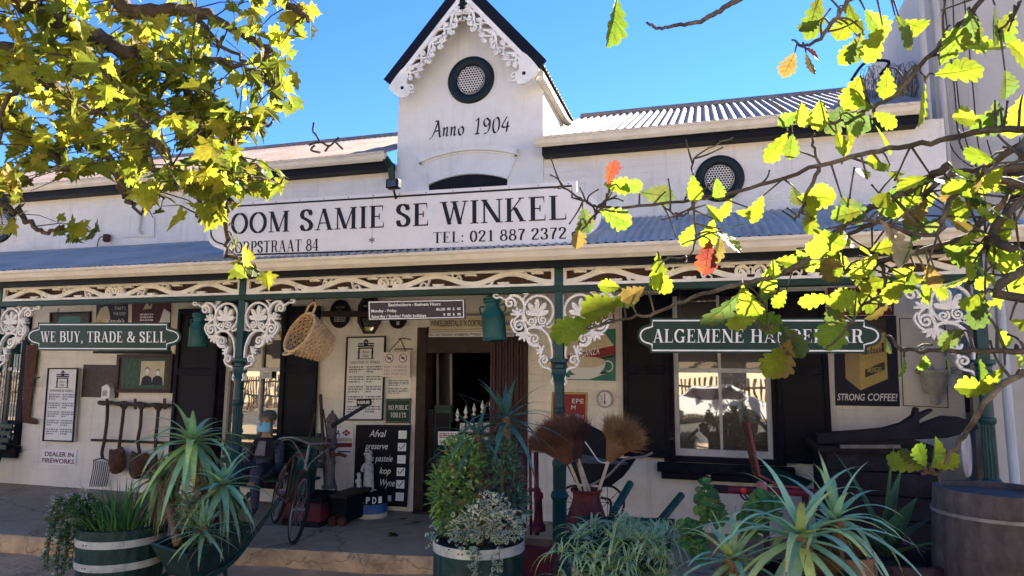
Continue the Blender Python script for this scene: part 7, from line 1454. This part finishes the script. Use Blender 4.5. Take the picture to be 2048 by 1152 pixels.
# dead twig on the left roof, fallen branch on the veranda roof
o = at(640, 290, 1.7); b = MB(); Tq = lambda px, py: at(px, py, 1.7)
for L_ in ([(618, 290), (640, 284), (658, 292), (672, 280), (678, 274)], [(640, 284), (632, 270), (626, 262), (628, 245)], [(630, 290), (622, 300), (640, 305)], [(658, 292), (650, 303)], [(672, 285), (685, 298)]): b.tube(cat([tuple(Tq(*p)) for p in L_], 4), .014, TIMB, 6)
tag(b.build('dead_branch', loc=o), 'forked dead branch lying in the left roof gutter', 'branch')
pts = [at(x, y, yy) for x, y, yy in ((305, 496, 1.2), (312, 502, 1.1), (340, 497, 1.2), (345, 508, 1.), (370, 503, 1.), (395, 513, .7), (440, 512, .6))]
vz = lambda y: lerp(2.795, 3.53, (y+.24)/(WY+.24))
b = MB(); b.tube(cat([(p.x, p.y, vz(p.y)+.03) for p in pts], 4), .008, TIMB, 5); tag(b.build('fallen_twig', loc=pts[0]), 'thin crooked fallen twig lying on the blue veranda roof left of the white board', 'twig')
b = MB(); rl = random.Random(6)
for i in range(90):
    p = V((rl.uniform(-6, 3), 0, 0)); p.y = rl.uniform(-2.2, 1.6); on = p.y > .4; p.z = .008 if on else -.13
    if -.7 < p.y < .4: continue
    a_ = rl.uniform(0, 6.3); add_leaf(b, p, (math.cos(a_), math.sin(a_), .05), (0, .1, 1), rl.uniform(.05, .09), PL, jit(rl.choice([(.2, .14, .05), (.14, .08, .03), (.28, .24, .06)]), .3, rl), .25, .1)
o = b.build('leaf_litter'); o['kind'] = 'stuff'; o['label'] = 'scattered dry leaves on the stoep and earth'
# wire netting roll on the right roof end
o = at(1790, 175, 3.0); t = thing('wire_roll', 'tangled grey roll of wire netting on the roof beside the tall grey building', 'wire roll', o); b = MB(); rw = random.Random(3)
for i in range(150):
    a0 = rw.uniform(0, 6.3); rr_ = rw.uniform(.1, .3); yy = rw.uniform(-.4, .5); b.tube([o+V((rw.uniform(-.02, .02)+yy*.9, rr_*.8*math.cos(a0+j*.5), rr_*math.sin(a0+j*.5))) for j in range(8)], .0035, PUMPM, 4)
b.tube(cat([o+V((-.5, -.1, .1)), o+V((-.35, -.2, .27)), o+V((-.1, -.2, .25)), o+V((-.2, -.2, .1))], 6), .018, BLACK, 6); b.build('netting', t)
# small wall fitting above the left veranda roof
p = at(290, 455, WY-.02); t = thing('wall_vent', 'small framed white hatch in the upper wall above the left veranda roof', 'hatch', p); b = MB(); pa = Patch(*[at(x, y, WY-.02) for x, y in ((245, 432), (308, 432), (308, 474), (245, 474))]); pa.slab(b, WHITE, .015); b.build('panel', t)
b = MB(); q = at(270, 440, WY-.05); b.tube([(q.x+.08, q.y, q.z+.15), (q.x+.08, q.y, q.z-.18), (q.x+.14, q.y, q.z-.2)], .025, WHITE, 8); b.build('pipe', t)
p = at(213, 476, WY-.06); b = MB(); b.lathe([(.03, -.06), (.05, -.04), (.05, .05), (.02, .06)], p, RUST, 12); b.tube(cat([p, p+V((-.12, 0, .02)), p+V((-.16, 0, -.12)), p+V((-.12, 0, -.2))], 5), .007, BLACK, 5); tag(b.build('bell', loc=p), 'small rusty alarm bell with a cable above the left veranda roof', 'alarm bell')
# ---------------------------------------------------------------- across the street, seen only as reflections in the panes; the house is added for warm bounce
def car(label, x, y, m):
    t = thing('parked_car', label, 'car', (x, y, -.2), 'cars parked across the street'); z = -.2; o = [(-2.1, .3), (-2.1, .75), (-1.9, .95), (-1.1, 1.0), (-.6, 1.45), (.9, 1.48), (1.5, 1.0), (2.05, .9), (2.15, .6), (2.1, .3)]
    b = MB(); b.plate([(x+a, z+c) for a, c in o[::-1]], y-.85, y+.85, m); b.build('body', t, bevel=.08)
    for s in (-1, 1):
        b = MB(); g = [(-1.0, 1.02), (-.58, 1.38), (.85, 1.4), (1.3, 1.02)]; b.plate([(x+a, z+c) for a, c in (g if s > 0 else g)[::-1]], y+s*.855, y+s*.86, GLASSD); b.build('window', t)
        for a in (-1.35, 1.35): b = MB(); b.lathe([(.2, -.1), (.33, -.1), (.34, 0), (.33, .1), (.2, .1)], (x+a, y+s*.8, z+.34), RUBB, 24, Matrix.Rotation(R(90), 4, 'X')); w_ = b.build('wheel', t); b = MB(); b.lathe([(.001, -.09), (.2, -.08), (.2, .08), (.001, .09)], (x+a, y+s*.8, z+.34), CHROME, 20, Matrix.Rotation(R(90), 4, 'X')); b.build('rim', w_)
    for s in (-1, 1): b = MB(); b.box((x-2.12, y+s*.6-.15, z+.62), (x-2.08, y+s*.6+.15, z+.76), LETW); b.build('headlight', t)
    return t
WCAR = mat('white_car_paint', (.55, .55, .54), .25, var=.03, bump=0)
car('white car reflected in the shop window, parked across the street', 1.2, -17.0, WCAR); car('second white car reflected in the shop window, farther along the street', 7.4, -17.2, mat('blue_car_paint', (.05, .12, .3), .3, var=.05, bump=0)); car('white car farthest along the street, reflected in the left window', -13.5, -17, WCAR); car('white car parked across the street opposite the left windows', -4.5, -17.1, WCAR)
fb = thing('street_bounce_house', 'long sunlit cream house added across the street for warm bounce light, reflected in the panes', 'house', (0, -24, -.2)); CRW = mat('cream_house_wall', (.66, .54, .38), .9, var=.1, scale=1); b = MB(); b.box((-40, -30, -.2), (40, -24, 6.5), CRW); b.build('wall', fb)  # unseen house, made tall and bright cream to throw warm bounce on the facade
b = MB(); b.add([(-41, -23.5, 6.4), (41, -23.5, 6.4), (41, -28, 8.6), (-41, -28, 8.6)], [(0, 1, 2, 3)], REDW); b.build('roof', fb)
for k in range(16): b = MB(); b.box((-36+k*4.7, -24.03, .9), (-34.6+k*4.7, -23.99, 3.1), SHUT); b.build('window', fb)
t = thing('picket_fence', 'dark paling fence across the street, reflected in the panes', 'fence', (0, -20, -.2)); b = MB()
for k in range(310): b.box((-44+k*.2, -20.03, -.2), (-43.91+k*.2, -20, 1.5), WOODD)
b.box((-44, -20.06, .3), (20, -20.03, .4), WOODD); b.box((-44, -20.06, 1.1), (20, -20.03, 1.2), WOODD); b.build('pickets', t)
rs_ = random.Random(8)
for i, (x, y) in enumerate(((3.6, -14.2), (-1.5, -15), (-8, -16.2), (11, -17), (-14.5, -17), (-19.5, -16), (-24, -17))):
    t = thing('street_tree', ('slim street tree across the road, reflected in the right window', 'street tree across the road opposite the doorway', 'street tree across the road opposite the left windows', 'farthest street tree across the road', 'street tree far along the road, reflected in the left window', 'second street tree far along the road', 'last street tree far along the road')[i], 'tree', (x, y, -.2), 'street trees across the road'); b = MB(); b.tube(cat([(x, y, -.2), (x+.1, y, 1.5), (x-.1, y, 3.2), (x+.1, y, 5)], 4), [lerp(.16, .06, j/12) for j in range(13)], BARK, 8)
    for j in range(6): a_ = rs_.uniform(0, 6.3); b.tube([(x, y, 2.6+.3*j), (x+1.2*math.cos(a_), y+1.2*math.sin(a_), 3.6+.3*j)], [.05, .02], BARK, 5)
    b.build('trunk', t); b = MB()
    for j in range(600):
        d = V((rs_.gauss(0, 1), rs_.gauss(0, 1), rs_.gauss(0, 1))).normalized()*rs_.uniform(.3, 1)*2.4; add_leaf(b, (x+d.x, y+d.y, 4.2+d.z*.8), (rs_.gauss(0, 1), rs_.gauss(0, 1), -.5), (rs_.gauss(0, 1), rs_.gauss(0, 1), 1), .2, PL, jit(rs_.choice(PTONE), .3, rs_))
    b.build('crown', t)
